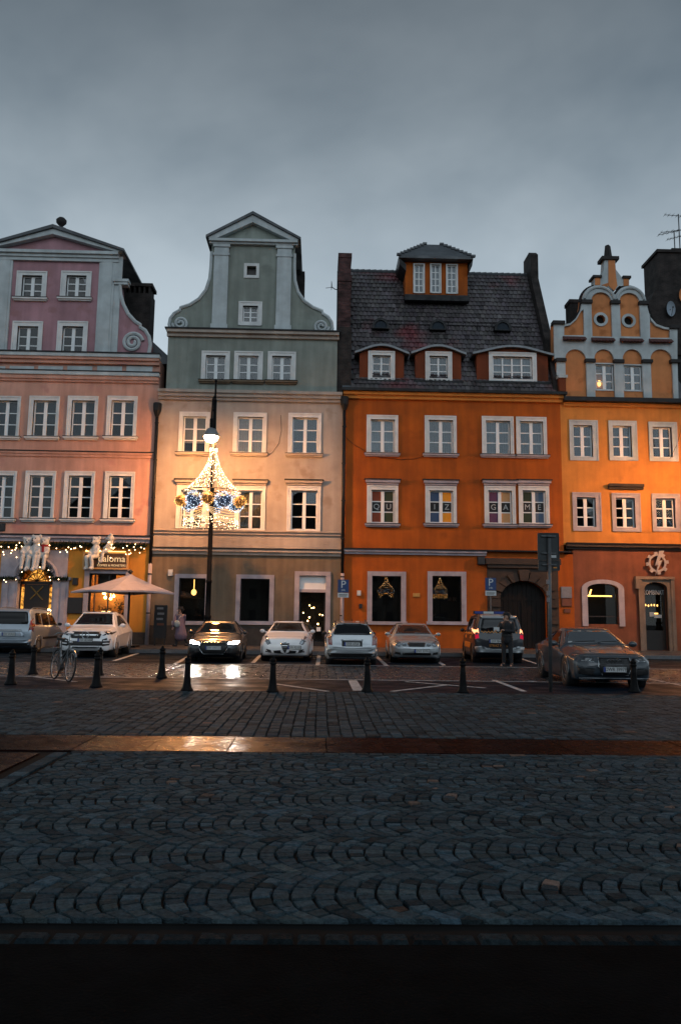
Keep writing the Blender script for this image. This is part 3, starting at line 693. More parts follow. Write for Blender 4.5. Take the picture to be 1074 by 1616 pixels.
pm('cafe_wall', (0.5, 0.25, 0.08), 0.8, var=.3, scale=2)
em('warm_bulb', (1.0, 0.55, 0.2), 30.0); em('warm_shade', (1.0, 0.5, 0.12), 5.0); em('fairy', (1.0, 0.62, 0.3), 14.0)
def em_var(name, col, s0, s1, scale):
    m = em(name, col, 1.0); t = m.node_tree; e = [n for n in t.nodes if n.type == 'EMISSION'][0]
    g = t.nodes.new('ShaderNodeNewGeometry'); nz = t.nodes.new('ShaderNodeTexNoise'); nz.inputs['Scale'].default_value = scale; nz.inputs['Detail'].default_value = 3; mr = t.nodes.new('ShaderNodeMapRange')
    mr.inputs['From Min'].default_value = .38; mr.inputs['From Max'].default_value = .62; mr.inputs['To Min'].default_value = s0; mr.inputs['To Max'].default_value = s1
    t.links.new(g.outputs['Position'], nz.inputs['Vector']); t.links.new(nz.outputs['Fac'], mr.inputs['Value']); t.links.new(mr.outputs[0], e.inputs[1]); return m
em_var('warm_pane', (1.0, 0.42, 0.07), .15, 1.5, 7)
def room(house, x0, x1, z0, z1, y0, y1, mat):
    m = MB(); m.add([(x0, y0, z0), (x1, y0, z0), (x1, y1, z0), (x0, y1, z0), (x0, y0, z1), (x1, y0, z1), (x1, y1, z1), (x0, y1, z1)], [(0, 1, 2, 3), (4, 7, 6, 5), (1, 5, 6, 2), (2, 6, 7, 3), (3, 7, 4, 0)])
    return m.build('room', mat, house.root)
def lamp_light(name, loc, power, col=(1, .55, .2), r=.12, parent=None):
    l = bpy.data.lights.new(name, 'POINT'); l.energy = power; l.color = col; l.shadow_soft_size = r
    o = bpy.data.objects.new(name, l); COL.objects.link(o)
    if parent is not None: o.parent = parent; o.location = Vector(loc) - W0.get(parent, Vector((0, 0, 0)))
    else: o.location = loc
    return o
# the cores must leave room for lit rooms, so lit rooms are shallow (0.33 .. 1.15 m behind the front)
room(H1, so[0] - .05, so[2] + .05, so[1], so[3], YF + .33, YF + 1.18, 'cafe_wall')
room(H1, pcx - pr_ - .02, pcx + pr_ + .02, Z0, Zat(889, 55), YF + .33, YF + 1.18, 'cafe_wall')
# shop front
w_ = MB(); w_.box(sx0, so[0], YF - .06, YF + .2, sz0, sz1); w_.box(so[2], sx1, YF - .06, YF + .2, sz0, sz1); w_.box(so[0], so[2], YF - .061, YF + .2, so[3], sz1); w_.box(sx0 - .05, sx1 + .05, YF - .12, YF + .2, sz0 - .1, so[1])
sw = w_.build('shop_window', 'lilac_stone', H1.root)
m = MB(); m.box(so[0], so[2], YF + .14, YF + .2, so[3] - .07, so[3]); m.box(so[0], so[2], YF + .14, YF + .2, so[1], so[1] + .07)
for t in (0, .12, .5, .97): m.box(so[0] + (so[2] - so[0]) * t, so[0] + (so[2] - so[0]) * t + .06, YF + .139, YF + .201, so[1], so[3])
m.build('frame', 'wood_dark', sw)
m = MB(); m.box(so[0], so[2], YF + .165, YF + .175, so[1], so[3]); m.build('pane', 'shop_glass', sw)
m = MB(); m.box(so[0] + (so[2] - so[0]) * .16, so[0] + (so[2] - so[0]) * .66, YF + .5, YF + .53, so[3] - .75, so[3] - .02); m.build('blind', 'wood_dark', sw)
# things inside the cafe window
zt = so[1] + (so[3] - so[1]) * .42
for i, (t, z) in enumerate(((.33, .62), (.37, .52), (.52, .5), (.60, .55))):
    x = so[0] + (so[2] - so[0]) * t; zz = so[1] + (so[3] - so[1]) * z
    m = MB(); m.ball((x, YF + .62, zz), .10 if i == 0 else .07, 8, 6); m.tube([(x, YF + .62, zz + .08), (x, YF + .62, so[3] - .03)], .008, 4); b = m.build('pendant_lamp', 'warm_bulb', sw)
lamp_light('cafe_lamp', ((so[0] + so[2]) / 2, YF + .6, so[1] + (so[3] - so[1]) * .6), 45, (1, .5, .14), .1, H1.root)
pm('leaf_gold', (0.20, 0.12, 0.02), 0.6, var=.4, scale=10); pm('leaf_green', (0.016, 0.030, 0.014), 0.6, var=.4, scale=10)
def foliage(mb, c, rad, n, leaf=.07):
    for _ in range(n):
        p = Vector([random.gauss(0, .45) * r for r in rad]) + Vector(c); a = Vector([random.gauss(0, 1) for _ in range(3)]).normalized(); b = a.cross(Vector((random.random(), random.random(), 1))).normalized()
        mb.add([p - a * leaf, p + b * leaf * .45, p + a * leaf, p - b * leaf * .45], [(0, 1, 2, 3)])
for t, r, mt in ((.3, .3, 'leaf_gold'), (.5, .3, 'leaf_gold'), (.82, .45, 'leaf_green')):
    m = MB(); x = so[0] + (so[2] - so[0]) * t; z = so[1] + .25 + (.5 if t > .7 else .2); foliage(m, (x, YF + .5, z), (.3, .12, r + .15), 90, .09); m.tube([(x, YF + .5, so[1]), (x, YF + .5, z)], .02, 5)
    pl = m.build('window_plant', mt, sw)
# portal door
m = MB(); zd = Zat(918, 55)
m.box(pcx - pr_ + .02, pcx + pr_ - .02, YF + .22, YF + .28, zd - .12, zd + .02)
for t in (-1, -.72, .62, .95): m.box(pcx + pr_ * t, pcx + pr_ * t + .08, YF + .221, YF + .281, Z0, zd - .12)
m.box(pcx - pr_ * .68, pcx + pr_ * .66, YF + .23, YF + .27, Z0 + .3, zd - .13)
d = m.build('portal_door', 'wood_dark', H1.root)
m = MB(); m.box(pcx - pr_ * .1, pcx - pr_ * .02, YF + .19, YF + .22, Z0 + 1.1, Z0 + 1.25); m.build('handle', 'zinc', d)
m = MB()
for a, b in (((-.35, -.25), (.35, -.95)), ((.35, -.25), (-.35, -.95))): m.tube([(pcx + pr_ * a[0], YF + .2, zd + a[1] * .9), (pcx + pr_ * b[0], YF + .2, zd + b[1] * .9)], .035, 5)
m.build('crossed_ornament', 'leaf_gold', d)
fan = MB(); rz = Zat(889, 55) - pzs
fan.prism([(pcx - pr_ * .8, zd + .05), (pcx + pr_ * .55, zd + .05), (pcx + pr_ * .35, zd + .3), (pcx + .18, zd + .62), (pcx, zd + .78), (pcx - .3, zd + .5), (pcx - pr_ * .6, zd + .22)], YF + .3, YF + .32); fan.build('fanlight', 'warm_pane', d)
m = MB()
for k in range(7): a = PI * (k + .5) / 7; m.tube([(pcx - .05, YF + .27, zd + .04), (pcx - .05 + pr_ * .95 * math.cos(a), YF + .27, zd + .04 + rz * .9 * math.sin(a))], .022, 4)
m.tube([(pcx - .05 + pr_ * .5 * math.cos(t), YF + .27, zd + .04 + rz * .5 * math.sin(t)) for t in np.linspace(0, PI, 12)], .022, 4); m.build('fanlight_bars', 'wood_dark', d)
for t in (-.86, .78):
    m = MB(); m.box(pcx + pr_ * t - .1, pcx + pr_ * t + .13, YF + .34, YF + .36, Z0 + .9, zd - .25); m.build('side_light', 'warm_pane', d)
m = MB(); m.ball((pcx + pr_ * .8, YF + .12, Z0 + 1.55), .12, 8, 6); m.build('door_lantern', 'warm_bulb', H1.root)
lamp_light('portal_lamp', (pcx, YF + .6, zd - .9), 14, (1, .5, .14), .1, H1.root)
for t in (-.08, .1):
    m = MB(); m.ball((pcx + pr_ * t, YF + .17, Z0 + 1.55), .1, 8, 6, (1, .6, 1.6)); m.build('wreath_ball', 'leaf_gold', d)

# ------------------------------------------------------------------ house 2, grey-green
H2 = House('grey_house', -3.6, 'grey green house with scrolled gable behind the lit street lamp')
zc2 = Zat(626, 400); zat2 = Zat(526, 400); zg2 = Zat(870, 400)
for i, px in enumerate(((283, 651, 330, 714), (368.5, 652, 420, 715), (455, 653, 506, 716))):
    H2.win('main', px, curtain=('curtain', .72 if i == 0 else 1.0) if i < 2 else ('sheer_dark', 1.0), smat='white_trim', sillmat='beige_stucco')
for i, px in enumerate(((279, 767, 325, 834), (371, 768, 418, 837), (453, 768, 505, 838))):
    H2.win('main', px, curtain=('cream_curtain', 1.0) if i < 2 else None, hood=True, sill=False, sillmat='beige_stucco', rows=3, bottom=.05)
for px in ((318.5, 555, 362, 600), (370, 555.5, 414, 600.5), (423, 556, 466, 601)): H2.win('attic', px, sur=(.2, .2, .2), curtain=('sheer_dark', .9), sillmat='taupe_stucco')
H2.win('gable', (377, 477, 413, 514), sur=(.2, .2, .2), bottom=.2, sill=False, rows=3, mull=.08)
x0, z0, x1, z1 = RECT(385, 416, 409, 439); H2.hole('gable', rect(x0 + .15, z0 + .15, x1 - .15, z1 - .15))
m = MB(); m.prism(rect(x0, z0, x1, z1), YF - .05, YF + .02, holes=[rect(x0 + .15, z0 + .15, x1 - .15, z1 - .15)]); w = m.build('window', 'white_trim', H2.root); m = MB(); m.box(x0 + .15, x1 - .15, YF + .2, YF + .22, z0 + .15, z1 - .15); m.build('shutter', 'wood_dark', w)
SHW = []
for px in ((275, 906, 331, 984), (372, 907, 432, 984)):
    x0, z0, x1, z1 = RECT(*px); o_ = (x0 + .22, z0 + .12, x1 - .22, z1 - .2); H2.hole('shop', rect(*o_)); SHW.append(((x0, z0, x1, z1), o_, H2))
dx0, dz0, dx1, dz1 = RECT(464, 902, 521, 1016); dz0 = Z0 + .02; do = (dx0 + .24, dz0, dx1 - .24, dz1 - .2); H2.hole('shop', rect(*do))
H2.wall('wall', 'main', rect(XA, zg2, XB, zc2), 'beige_stucco')
H2.wall('shop_wall', 'shop', rect(XA, Z0 - .1, XB, zg2), 'taupe_stucco')
H2.wall('attic_wall', 'attic', rect(XA + .35, zc2, XB - .38, zat2), 'green_stucco')
volL = PX([(334, 398), (333, 420), (331, 440), (325, 458), (314, 472), (300, 481), (285, 486), (284, 490), (275, 495), (269, 503), (267, 513), (270, 522)])
gc2 = Xat(397.5, 470); volR = [(2 * gc2 - x, z) for x, z in volL]; ztop2 = Zat(388, 400)
H2.wall('gable_wall', 'gable', [(volL[-1][0], zat2 - .05)] + volL[::-1] + [(volL[0][0], ztop2), (volR[0][0], ztop2)] + volR + [(volR[-1][0], zat2 - .05)], 'green_stucco', depth=.6)
for v in (volL, volR): m = MB(); m.tube([(x, YF - .03, z) for x, z in v], .085, 6); m.build('volute_rim', 'grey_trim', H2.root)
cs = FP(285, 511)
for sgn in (-1, 1):
    cx_ = cs[0] if sgn < 0 else 2 * gc2 - cs[0]
    m = MB(); m.tube(spiral(cx_, cs[1], .40, 2.0, -sgn, a0=PI), .075, 6); m.build('volute_spiral', 'grey_trim', H2.root)
    pxs = (Xat(335, 500), Xat(358, 500)) if sgn < 0 else (2 * gc2 - Xat(358, 500), 2 * gc2 - Xat(335, 500))
    m = MB(); m.box(*pxs, YF - .12, YF + .02, zat2 + .05, ztop2); m.box(pxs[0] - .06, pxs[1] + .06, YF - .17, YF + .02, zat2 + .04, zat2 + .42)
    m.box(pxs[0] - .05, pxs[1] + .05, YF - .16, YF + .02, ztop2 - .62, ztop2 - .5); m.box(pxs[0] - .07, pxs[1] + .07, YF - .18, YF + .02, ztop2 - .16, ztop2 + .02); m.build('pilaster', 'grey_trim', H2.root)
xl, xr = Xat(331, 386), Xat(470, 386); zb = ztop2
H2.band('entablature', [(zb, zb + .1, .2), (zb + .1, zb + .24, .32)], xl, xr, 'grey_trim')
ap = FP(400, 341); m = MB(); m.prism([(xl + .2, zb + .24), (xr - .2, zb + .24), (ap[0], ap[1] - .35)], YF - .02, YF + .5); m.build('tympanum', 'green_stucco', H2.root)
for sg, xe in ((-1, xl - .08), (1, xr + .08)):
    m = MB(); m.prism([(xe, zb + .24), (xe - sg * .5, zb + .241), (ap[0] + sg * .002, ap[1] - .5), (ap[0] + sg * .002, ap[1] - .1)], YF - .32, YF + .5); m.build('raking_cornice', 'grey_trim', H2.root)
    m = MB(); m.prism([(xe + sg * .08, zb + .2), (xe + sg * .08, zb + .34), (ap[0] + sg * .003, ap[1] + .06), (ap[0] + sg * .003, ap[1] - .098), (xe, zb + .26)], YF - .42, YF + 6); m.build('roof_slope', 'slate_roof', H2.root)
H2.band('attic_cornice', [(zat2 - .28, zat2 - .1, .14), (zat2 - .1, zat2 + .06, .3)], XA + .3, XB - .3, 'beige_stucco'); H2.band('attic_flashing', [(zat2 + .06, zat2 + .13, .36)], XA + .22, XB - .22, 'dark_metal')
H2.band('main_cornice', [(zc2 - .26, zc2 - .1, .14), (zc2 - .1, zc2 + .08, .26), (zc2 + .08, zc2 + .24, .36)], XA + .02, XB - .1, 'beige_stucco')
zb = Zat(841, 400); H2.band('string_course', [(zb - .1, zb + .04, .08), (zb + .04, zb + .12, .15)], XA + .02, XB - .04, 'beige_stucco')
H2.band('shop_cornice', [(zg2 - .2, zg2 - .05, .1), (zg2 - .05, zg2 + .08, .2)], XA + .02, XB - .04, 'beige_stucco'); H2.band('shop_flashing', [(zg2 + .08, zg2 + .14, .24)], XA + .02, XB - .04, 'dark_metal')
H2.band('plinth', [(Z0, Z0 + .95, .06)], XA + .1, dx0 - .01, 'plinth_dark'); H1.band('plinth', [(Z0, Z0 + .6, .05)], sx0 - 2, XA - .1, 'plinth_dark')
m = MB(); m.box(XA + .05, XB - .05, YF + 1.2, YF + 9, 0, zc2); m.box(XA + .4, XB - .42, YF + 1.2, YF + 9, zc2, zat2)
m.prism([(volL[-1][0] + .8, zat2), (volR[-1][0] - .8, zat2), (volR[0][0] - .5, ztop2 - 1.2), (volL[0][0] + .5, ztop2 - 1.2)], YF + .9, YF + 9); m.build('core', 'interior_dark', H2.root)
x0, z0, x1, z1 = RECT(465, 428, 480, 500, YF + 3); m = MB(); m.box(x0, x1, YF + 3, YF + 3.8, z0 - 1, z1); m.box(x0 - .06, x1 - .25, YF + 2.95, YF + 3.85, z1 - .2, z1 + .06); m.build('chimney', 'soot_brick', H2.root)
def shopwin(h, out, op, glass_m='shop_glass', smat='lilac_stone'):
    x0, z0, x1, z1 = out; m = MB(); m.box(x0, op[0], YF - .07, YF + .2, z0, z1); m.box(op[2], x1, YF - .07, YF + .2, z0, z1); m.box(op[0], op[2], YF - .071, YF + .2, op[3], z1); m.box(x0 - .06, x1 + .06, YF - .14, YF + .2, z0 - .06, op[1])
    w = m.build('shop_window', smat, h.root); m = MB(); m.box(op[0], op[2], YF + .17, YF + .18, op[1], op[3]); m.build('pane', glass_m, w)
    m = MB(); m.box(op[0], op[0] + .05, YF + .15, YF + .21, op[1], op[3]); m.box(op[2] - .05, op[2], YF + .15, YF + .21, op[1], op[3]); m.box(op[0] + .05, op[2] - .05, YF + .151, YF + .209, op[3] - .05, op[3]); m.build('frame', 'dark_metal', w)
    return w
for out, op, h in SHW:
    w = shopwin(h, out, op)
w2 = w
b = MB(); b.ball((FP(303, 934)[0], YF + .6, FP(303, 934)[1]), .13, 8, 6, (1, 1, 1.2)); b.tube([(FP(303, 934)[0], YF + .6, FP(303, 934)[1] + .1), (FP(303, 934)[0], YF + .6, FP(303, 934)[1] + 1.0)], .02, 5); b.build('pendant_lamp', 'warm_shade', H2.root)
m = MB(); m.box(dx0, do[0], YF - .09, YF + .2, dz0, dz1); m.box(do[2], dx1, YF - .09, YF + .2, dz0, dz1); m.box(do[0], do[2], YF - .091, YF + .2, do[3], dz1); zt = Zat(932, 490); m.box(do[0], do[2], YF + .0, YF + .2, zt - .08, zt + .06)
dr = m.build('doorway', 'lilac_stone', H2.root)
m = MB(); m.box(do[0], do[2], YF + .12, YF + .15, zt + .06, do[3]); m.build('transom_panel', 'white_paint', dr)
m = MB(); m.box(do[0], do[2], YF + .25, YF + .29, Z0, zt - .08); m.build('door_glass', 'shop_glass', dr)
m = MB(); m.box(do[0], do[0] + .07, YF + .24, YF + .3, Z0, zt - .08); m.box(do[2] - .07, do[2], YF + .24, YF + .3, Z0, zt - .08); m.box(do[0] + .07, do[2] - .07, YF + .241, YF + .299, Z0, Z0 + .25); m.build('door_frame', 'wood_dark', dr)
m = MB(); m.box(do[2] - .42, do[2] - .22, YF + .235, YF + .24, Z0 + .75, Z0 + .95); m.build('notice', 'white_paint', dr)
for i in range(9):  # glowing balls stand in for lights mirrored in the door glass
    m = MB(); m.ball((random.uniform(do[0] + .15, do[2] - .1), YF + .6 + .3 * random.random(), Z0 + random.uniform(1.1, 2.1)), random.uniform(.02, .045), 6, 4); m.build('door_reflection', 'warm_bulb', dr)

# ------------------------------------------------------------------ house 3, orange
H3 = House('orange_house', 6.7, 'deep orange house with tiled mansard roof and lettered windows')
zc3 = Zat(624, 700); zg3 = Zat(872, 700)
for i, px in enumerate(((578.5, 656, 627, 715), (670, 657, 719, 716), (760, 658, 809, 717), (814, 659, 861, 718))):
    H3.win('main', px, curtain=(('curtain', .9), ('sheer_dark', 1.0), ('sheer_mid', 1.0), ('sheer_mid', .97))[i], smat='white_trim', sillmat='lilac_stone')
QZ = [('Q', 'U', 'blind_red', 'blind_forest'), ('I', 'Z', 'blind_blue', 'blind_orange'), ('G', 'A', 'blind_plum', 'blind_tan'), ('M', 'E', 'blind_green', 'blind_slate')]
for i, px in enumerate(((579, 767, 627, 826), (671, 768, 719, 826), (764, 768, 812, 827), (818, 768, 865, 827))):
    a, b, ca, cb = QZ[i]
    gl = {(0, 0): (ca,), (0, 2): (ca,), (1, 0): (cb,), (1, 2): (cb,), (0, 1): ('letter_black', a), (1, 1): ('letter_black', b)}
    H3.win('main', px, hood=True, smat='white_trim', sillmat='lilac_stone', glaze=gl)
SHW = []
for px in ((579, 902, 640, 984), (674, 902, 735, 984)):
    x0, z0, x1, z1 = RECT(*px); o_ = (x0 + .24, z0 + .1, x1 - .24, z1 - .22); H3.hole('shop', rect(*o_)); SHW.append(((x0, z0, x1, z1), o_))
gx0, gx1 = Xat(788, 960), Xat(862, 960); gcx = (gx0 + gx1) / 2; gr = (gx1 - gx0) / 2; gzs = Zat(946, 828)
GATE = [(gx0, Z0 + .02), (gx1, Z0 + .02)] + arc(gcx, gzs, gr, 0, 180, 18, rz=Zat(917, 828) - gzs); H3.hole('shop', GATE)
H3.wall('wall', 'main', rect(XB, zg3, XC, zc3), 'orange_stucco')
H3.wall('shop_wall', 'shop', rect(XB, Z0 - .1, XC + .45, zg3), 'orange_stucco')
for out, op in SHW: w3 = shopwin(H3, out, op)
H3.band('cornice', [(zc3 - .28, zc3 - .1, .16), (zc3 - .1, zc3 + .06, .3)], XB - .05, XC + .1, 'yellow_stucco'); H3.band('gutter', [(zc3 + .06, zc3 + .2, .46)], XB - .1, XC + .25, 'dark_metal')
H3.band('shop_cornice', [(zg3 - .14, zg3 - .02, .1), (zg3 - .02, zg3 + .08, .2)], XB + .05, Xat(766, 872), 'lilac_stone'); H3.band('shop_flashing', [(zg3 + .08, zg3 + .15, .25)], XB + .05, XC + .3, 'dark_metal')
# stone portal with blocks round the arch
pxa, pxb = Xat(768, 930), Xat(880, 930); pzt = Zat(882, 825)
zl = Zat(893, 825)
m = MB(); m.box(pxa - .1, pxb + .1, YF - .28, YF + .1, zl + .05, pzt); m.box(pxa, pxb, YF - .2, YF + .1, zl - .12, zl + .049); m.build('portal_lintel', 'brown_stone', H3.root)
m = MB(); m.prism([(gx0, Z0), (pxa, Z0), (pxa, zl - .14), (pxb, zl - .14), (pxb, Z0), (gx1, Z0)] + arc(gcx, gzs, gr, 0, 180, 18, rz=Zat(917, 828) - gzs), YF - .05, YF + .05); m.build('portal_frame', 'brown_stone', H3.root)
def wedge(cx, cz, a0, a1, r0, r1, y0, rzk):
    P_ = [(cx + r0 * math.cos(a0), cz + r0 * rzk * math.sin(a0)), (cx + r1 * math.cos(a0), cz + r1 * rzk * math.sin(a0)), (cx + r1 * math.cos(a1), cz + r1 * rzk * math.sin(a1)), (cx + r0 * math.cos(a1), cz + r0 * rzk * math.sin(a1))]
    m = MB(); m.prism(P_, y0, YF - .04); return m
rk = (Zat(917, 828) - gzs) / gr
for i in range(9):
    a0 = PI * i / 9 + .025; a1 = PI * (i + 1) / 9 - .025; k = i == 4
    wedge(gcx, gzs, a0, a1, gr + .01, gr + (.72 if k else (.55 if i % 2 else .42)), YF - (.34 if k else (.22 if i % 2 else .13)), rk).build('keystone' if k else 'arch_block', 'brown_stone', H3.root)
for sgn in (-1, 1):
    for j in range(6):
        z = Z0 + .02 + j * (gzs - Z0) / 6; w_ = .55 if j % 2 else .4; xa = gx0 - w_ if sgn < 0 else gx1; m = MB(); m.box(xa, xa + w_, YF - (.2 if j % 2 else .12), YF - .04, z, z + (gzs - Z0) / 6 - .03); m.build('jamb_block', 'brown_stone', H3.root)
m = MB()
for i in range(10): xa = gx0 + (gx1 - gx0) * i / 10; m.box(xa + .006, xa + (gx1 - gx0) / 10 - .006, YF + .24, YF + .3, Z0, Zat(917, 828))
pm('gate_wood', (0.006, 0.0045, 0.004), .6, var=.3, scale=4, spec=.2)
gt = m.build('gate', 'gate_wood', H3.root)
m = MB(); m.box(gcx - .05, gcx + .05, YF + .2, YF + .24, Z0, gzs); m.box(gx0, gx1, YF + .21, YF + .24, gzs - .06, gzs + .06); m.build('gate_rail', 'gate_wood', gt)
m = MB(); m.box(XB + .06, XC - .06, YF + 1.2, YF + 9, 0, zc3); m.build('core', 'interior_dark', H3.root)
# roof: tiles laid in courses, real overlaps
RUN = 4.6; zr3 = FP(680, 432, YF + RUN)[1]; ze3 = zc3 + .2
RX0, RX1 = XB - .1, XC + .0
def roofY(z): return YF - .1 + (z - ze3) / (zr3 - ze3) * (RUN + .1)
SL = math.hypot(RUN + .1, zr3 - ze3); ny, nz = -(zr3 - ze3) / SL, (RUN + .1) / SL
m = MB(); m.add([(RX0, roofY(ze3) + .06, ze3), (RX1, roofY(ze3) + .06, ze3), (RX1, roofY(zr3) + .06, zr3), (RX0, roofY(zr3) + .06, zr3), (RX0, YF + 9.2, ze3), (RX1, YF + 9.2, ze3)], [(0, 1, 2, 3), (3, 2, 5, 4), (0, 3, 4), (1, 5, 2)]); rf = m.build('roof', 'slate_roof', H3.root)
tm = MB(); TT = []; rows_n = 27; rh = SL / rows_n; tw = .235
for i in range(rows_n):
    s0 = i * rh; s1 = (i + 1.12) * rh; xo = RX0 + .45 + (tw / 2 if i % 2 else 0)
    x = xo
    while x < RX1 - .3:
        j = random.uniform(-.02, .02); lift = .06 + random.uniform(0, .018); c = random.choice((random.uniform(.75, 1.2), random.uniform(.75, 1.2), random.uniform(.45, 1.5)))
        def Q(xx, s, h): return (xx, YF - .1 + (RUN + .1) * s / SL + ny * h, ze3 + (zr3 - ze3) * s / SL + nz * h)
        a = x + .008; b = x + tw - .008; mid = (a + b) / 2
        tm.add([Q(a, s0 + .02 + j, lift), Q(mid, s0 - .015 + j, lift + .02), Q(b, s0 + .02 + j, lift), Q(b, s1, .012), Q(mid, s1, .03), Q(a, s1, .012), Q(a, s0 + .02 + j, -.01), Q(mid, s0 - .015 + j, -.01), Q(b, s0 + .02 + j, -.01)],
               [(0, 1, 4, 5), (1, 2, 3, 4), (6, 7, 1, 0), (7, 8, 2, 1), (0, 5, 6), (3, 2, 8)])
        TT += [(c, c * random.uniform(.94, 1.04), c * random.uniform(.94, 1.06), 1.0)] * 9
        x += tw
me = bpy.data.meshes.new('roof_tiles'); o0 = H3.root.location; me.from_pydata([(p[0] - o0.x, p[1] - o0.y, p[2] - o0.z) for p in tm.v], [], tm.f); me.materials.append(MATS['tile_roof']); a_ = me.attributes.new('tone', 'FLOAT_COLOR', 'POINT'); a_.data.foreach_set('color', np.array(TT, dtype=np.float32).ravel())
o = bpy.data.objects.new('roof_tiles', me); COL.objects.link(o); o.parent = H3.root; o['kind'] = 'stuff'
m = MB(); x = RX0 + .3
while x < RX1 - .2: m.tube([(x, YF + RUN, zr3 + .03), (x + .36, YF + RUN, zr3 + .07)], .12, 8); x += .34
m.build('ridge_tiles', 'slate_roof', H3.root)['kind'] = 'stuff'
m = MB(); zz = ze3 + (zr3 - ze3) * .49; yy = roofY(zz)         # snow guard rail
for k in range(2): m.tube([(RX0 + 1, yy - .25, zz + .18 + .14 * k), (RX1 - .9, yy - .25, zz + .18 + .14 * k)], .018, 5)
x = RX0 + 1
while x < RX1 - .9: m.tube([(x, yy - .05, zz), (x, yy - .25, zz + .34)], .014, 4); x += .8
m.build('snow_guard', 'dark_metal', H3.root)
# dormers of the lower roof
def dormer(px, wpx, roof_px, cols):
    Yd = YF + .25
    x0, z0, x1, z1 = RECT(*px, Y=Yd); wx0, wz0, wx1, wz1 = RECT(*wpx, Y=Yd)
    key = 'dormer%d' % px[0]
    w, op = H3.win(key, wpx, sur=(.2, .2, .2), bottom=.12, sill=False, cols=cols, Y=Yd, mull=.08, smat='white_trim', curtain=('curtain', .6) if cols > 2 else ('sheer_dark', 1))
    n = 14; zl_ = z1
    top = [(x0 - .25 + (x1 - x0 + .5) * i / n, zl_ + .28 * (math.sin(PI * i / n) ** 1.4) - .14 * (1 - math.sin(PI * i / n))) for i in range(n + 1)]
    body = [(x0, z0), (x1, z0)] + [(min(max(p[0], x0), x1), p[1] - .02) for p in reversed(top)]
    bo = [(x0, z0), (x1, z0), (x1, zl_ - .1)] + [(p[0], p[1] - .02) for p in reversed(top) if x0 + .02 < p[0] < x1 - .02] + [(x0, zl_ - .1)]
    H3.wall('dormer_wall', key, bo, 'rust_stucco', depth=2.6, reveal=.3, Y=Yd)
    m = MB(); m.prism(top + [(p[0], p[1] + .11) for p in reversed(top)], Yd - .24, Yd + 2.9, back=True); m.build('dormer_roof', 'zinc', H3.root)
    m = MB(); m.box(op[0], op[2], Yd + .8, Yd + .9, op[1], op[3]); m.build('dormer_back', 'interior_dark', H3.root)
    m = MB(); m.box(x0 - .1, x1 + .1, Yd - .12, Yd + .1, z0 - .1, z0 + .02); m.build('dormer_sill', 'dark_metal', H3.root)
dormer((567, 556, 637, 601), (581, 555, 622, 600), None, 2); dormer((655, 557, 727, 602), (671, 556, 712, 601), None, 2); dormer((752, 558, 864, 603), (771, 557, 845, 602), None, 4)
# small round-topped vents
for px_ in ((600, 512), (690, 514), (792, 515)):
    x, z = FP(*px_, Y=YF + 2.0); Yv = roofY(z) - .5; m = MB(); ot = arc(x, z - .2, .46, 0, 180, 12, rz=.5)
    m.prism([(x + .46, z - .3)] + ot + [(x - .46, z - .3)], Yv, Yv + 1.3, holes=[[(x + .34, z - .26)] + arc(x, z - .2, .34, 0, 180, 10, rz=.37) + [(x - .34, z - .26)]], reveal=Yv + .1); v = m.build('roof_vent', 'dark_metal', H3.root)
    m = MB(); m.prism([(x + .34, z - .26)] + arc(x, z - .2, .34, 0, 180, 10, rz=.37) + [(x - .34, z - .26)], Yv + .07, Yv + .09); m.build('pane', 'sheer_dark', v)
# the big upper dormer
Yt = YF + 3.0
x0, z0, x1, z1 = RECT(639, 408, 737, 468, Yt)
m = MB()
for px in ((652, 417, 669, 463), (678.5, 417, 695, 463), (703.5, 418, 721, 464)):
    H3.win('tower', px, sur=(.04, .04, .04), bottom=.04, sill=False, cols=2, rows=4, mull=.05, Y=Yt, rec=.03, curtain=('curtain', 1.0))
H3.wall('tower_wall', 'tower', rect(x0, z0, x1, z1), 'orange_stucco', depth=3, reveal=.2, Y=Yt)
m = MB(); m.box(x0 + .1, x1 - .1, Yt + .5, Yt + .6, z0, z1); m.build('tower_back', 'interior_dark', H3.root)
m = MB(); m.box(x0 - .05, x1 + .05, Yt - .3, Yt + .1, z0 - .35, z0 - .02); m.build('tower_sill', 'dark_metal', H3.root)
ex0, ex1 = Xat(629, 402, Yt - .5), Xat(746, 402, Yt - .5); ze = FP(690, 404, Yt - .5)[1]; rt = FP(683, 386, Yt + 1.6)
m = MB(); m.add([(ex0, Yt - .5, ze), (ex1, Yt - .5, ze), (ex1, Yt + 3.6, ze), (ex0, Yt + 3.6, ze), (rt[0] - .5, Yt + 1.6, rt[1]), (rt[0] + .5, Yt + 1.6, rt[1]), (ex0, Yt - .5, ze - .14), (ex1, Yt - .5, ze - .14), (ex1, Yt + 3.6, ze - .14), (ex0, Yt + 3.6, ze - .14)],
                [(0, 1, 5, 4), (1, 2, 5), (2, 3, 4, 5), (3, 0, 4), (0, 1, 7, 6), (1, 2, 8, 7), (3, 0, 6, 9), (6, 7, 8, 9)]); m.build('tower_roof', 'slate_roof', H3.root)
for sg, xe, xi in ((-1, ex0, x0), (1, ex1, x1)):
    m = MB(); m.prism([(xe, ze - .14), (xi, ze - .5), (xi, ze - .9), (xe + sg * -.05, ze - .5)][::sg], Yt - .45, Yt + 3); m.build('eave_return', 'dark_metal', H3.root)
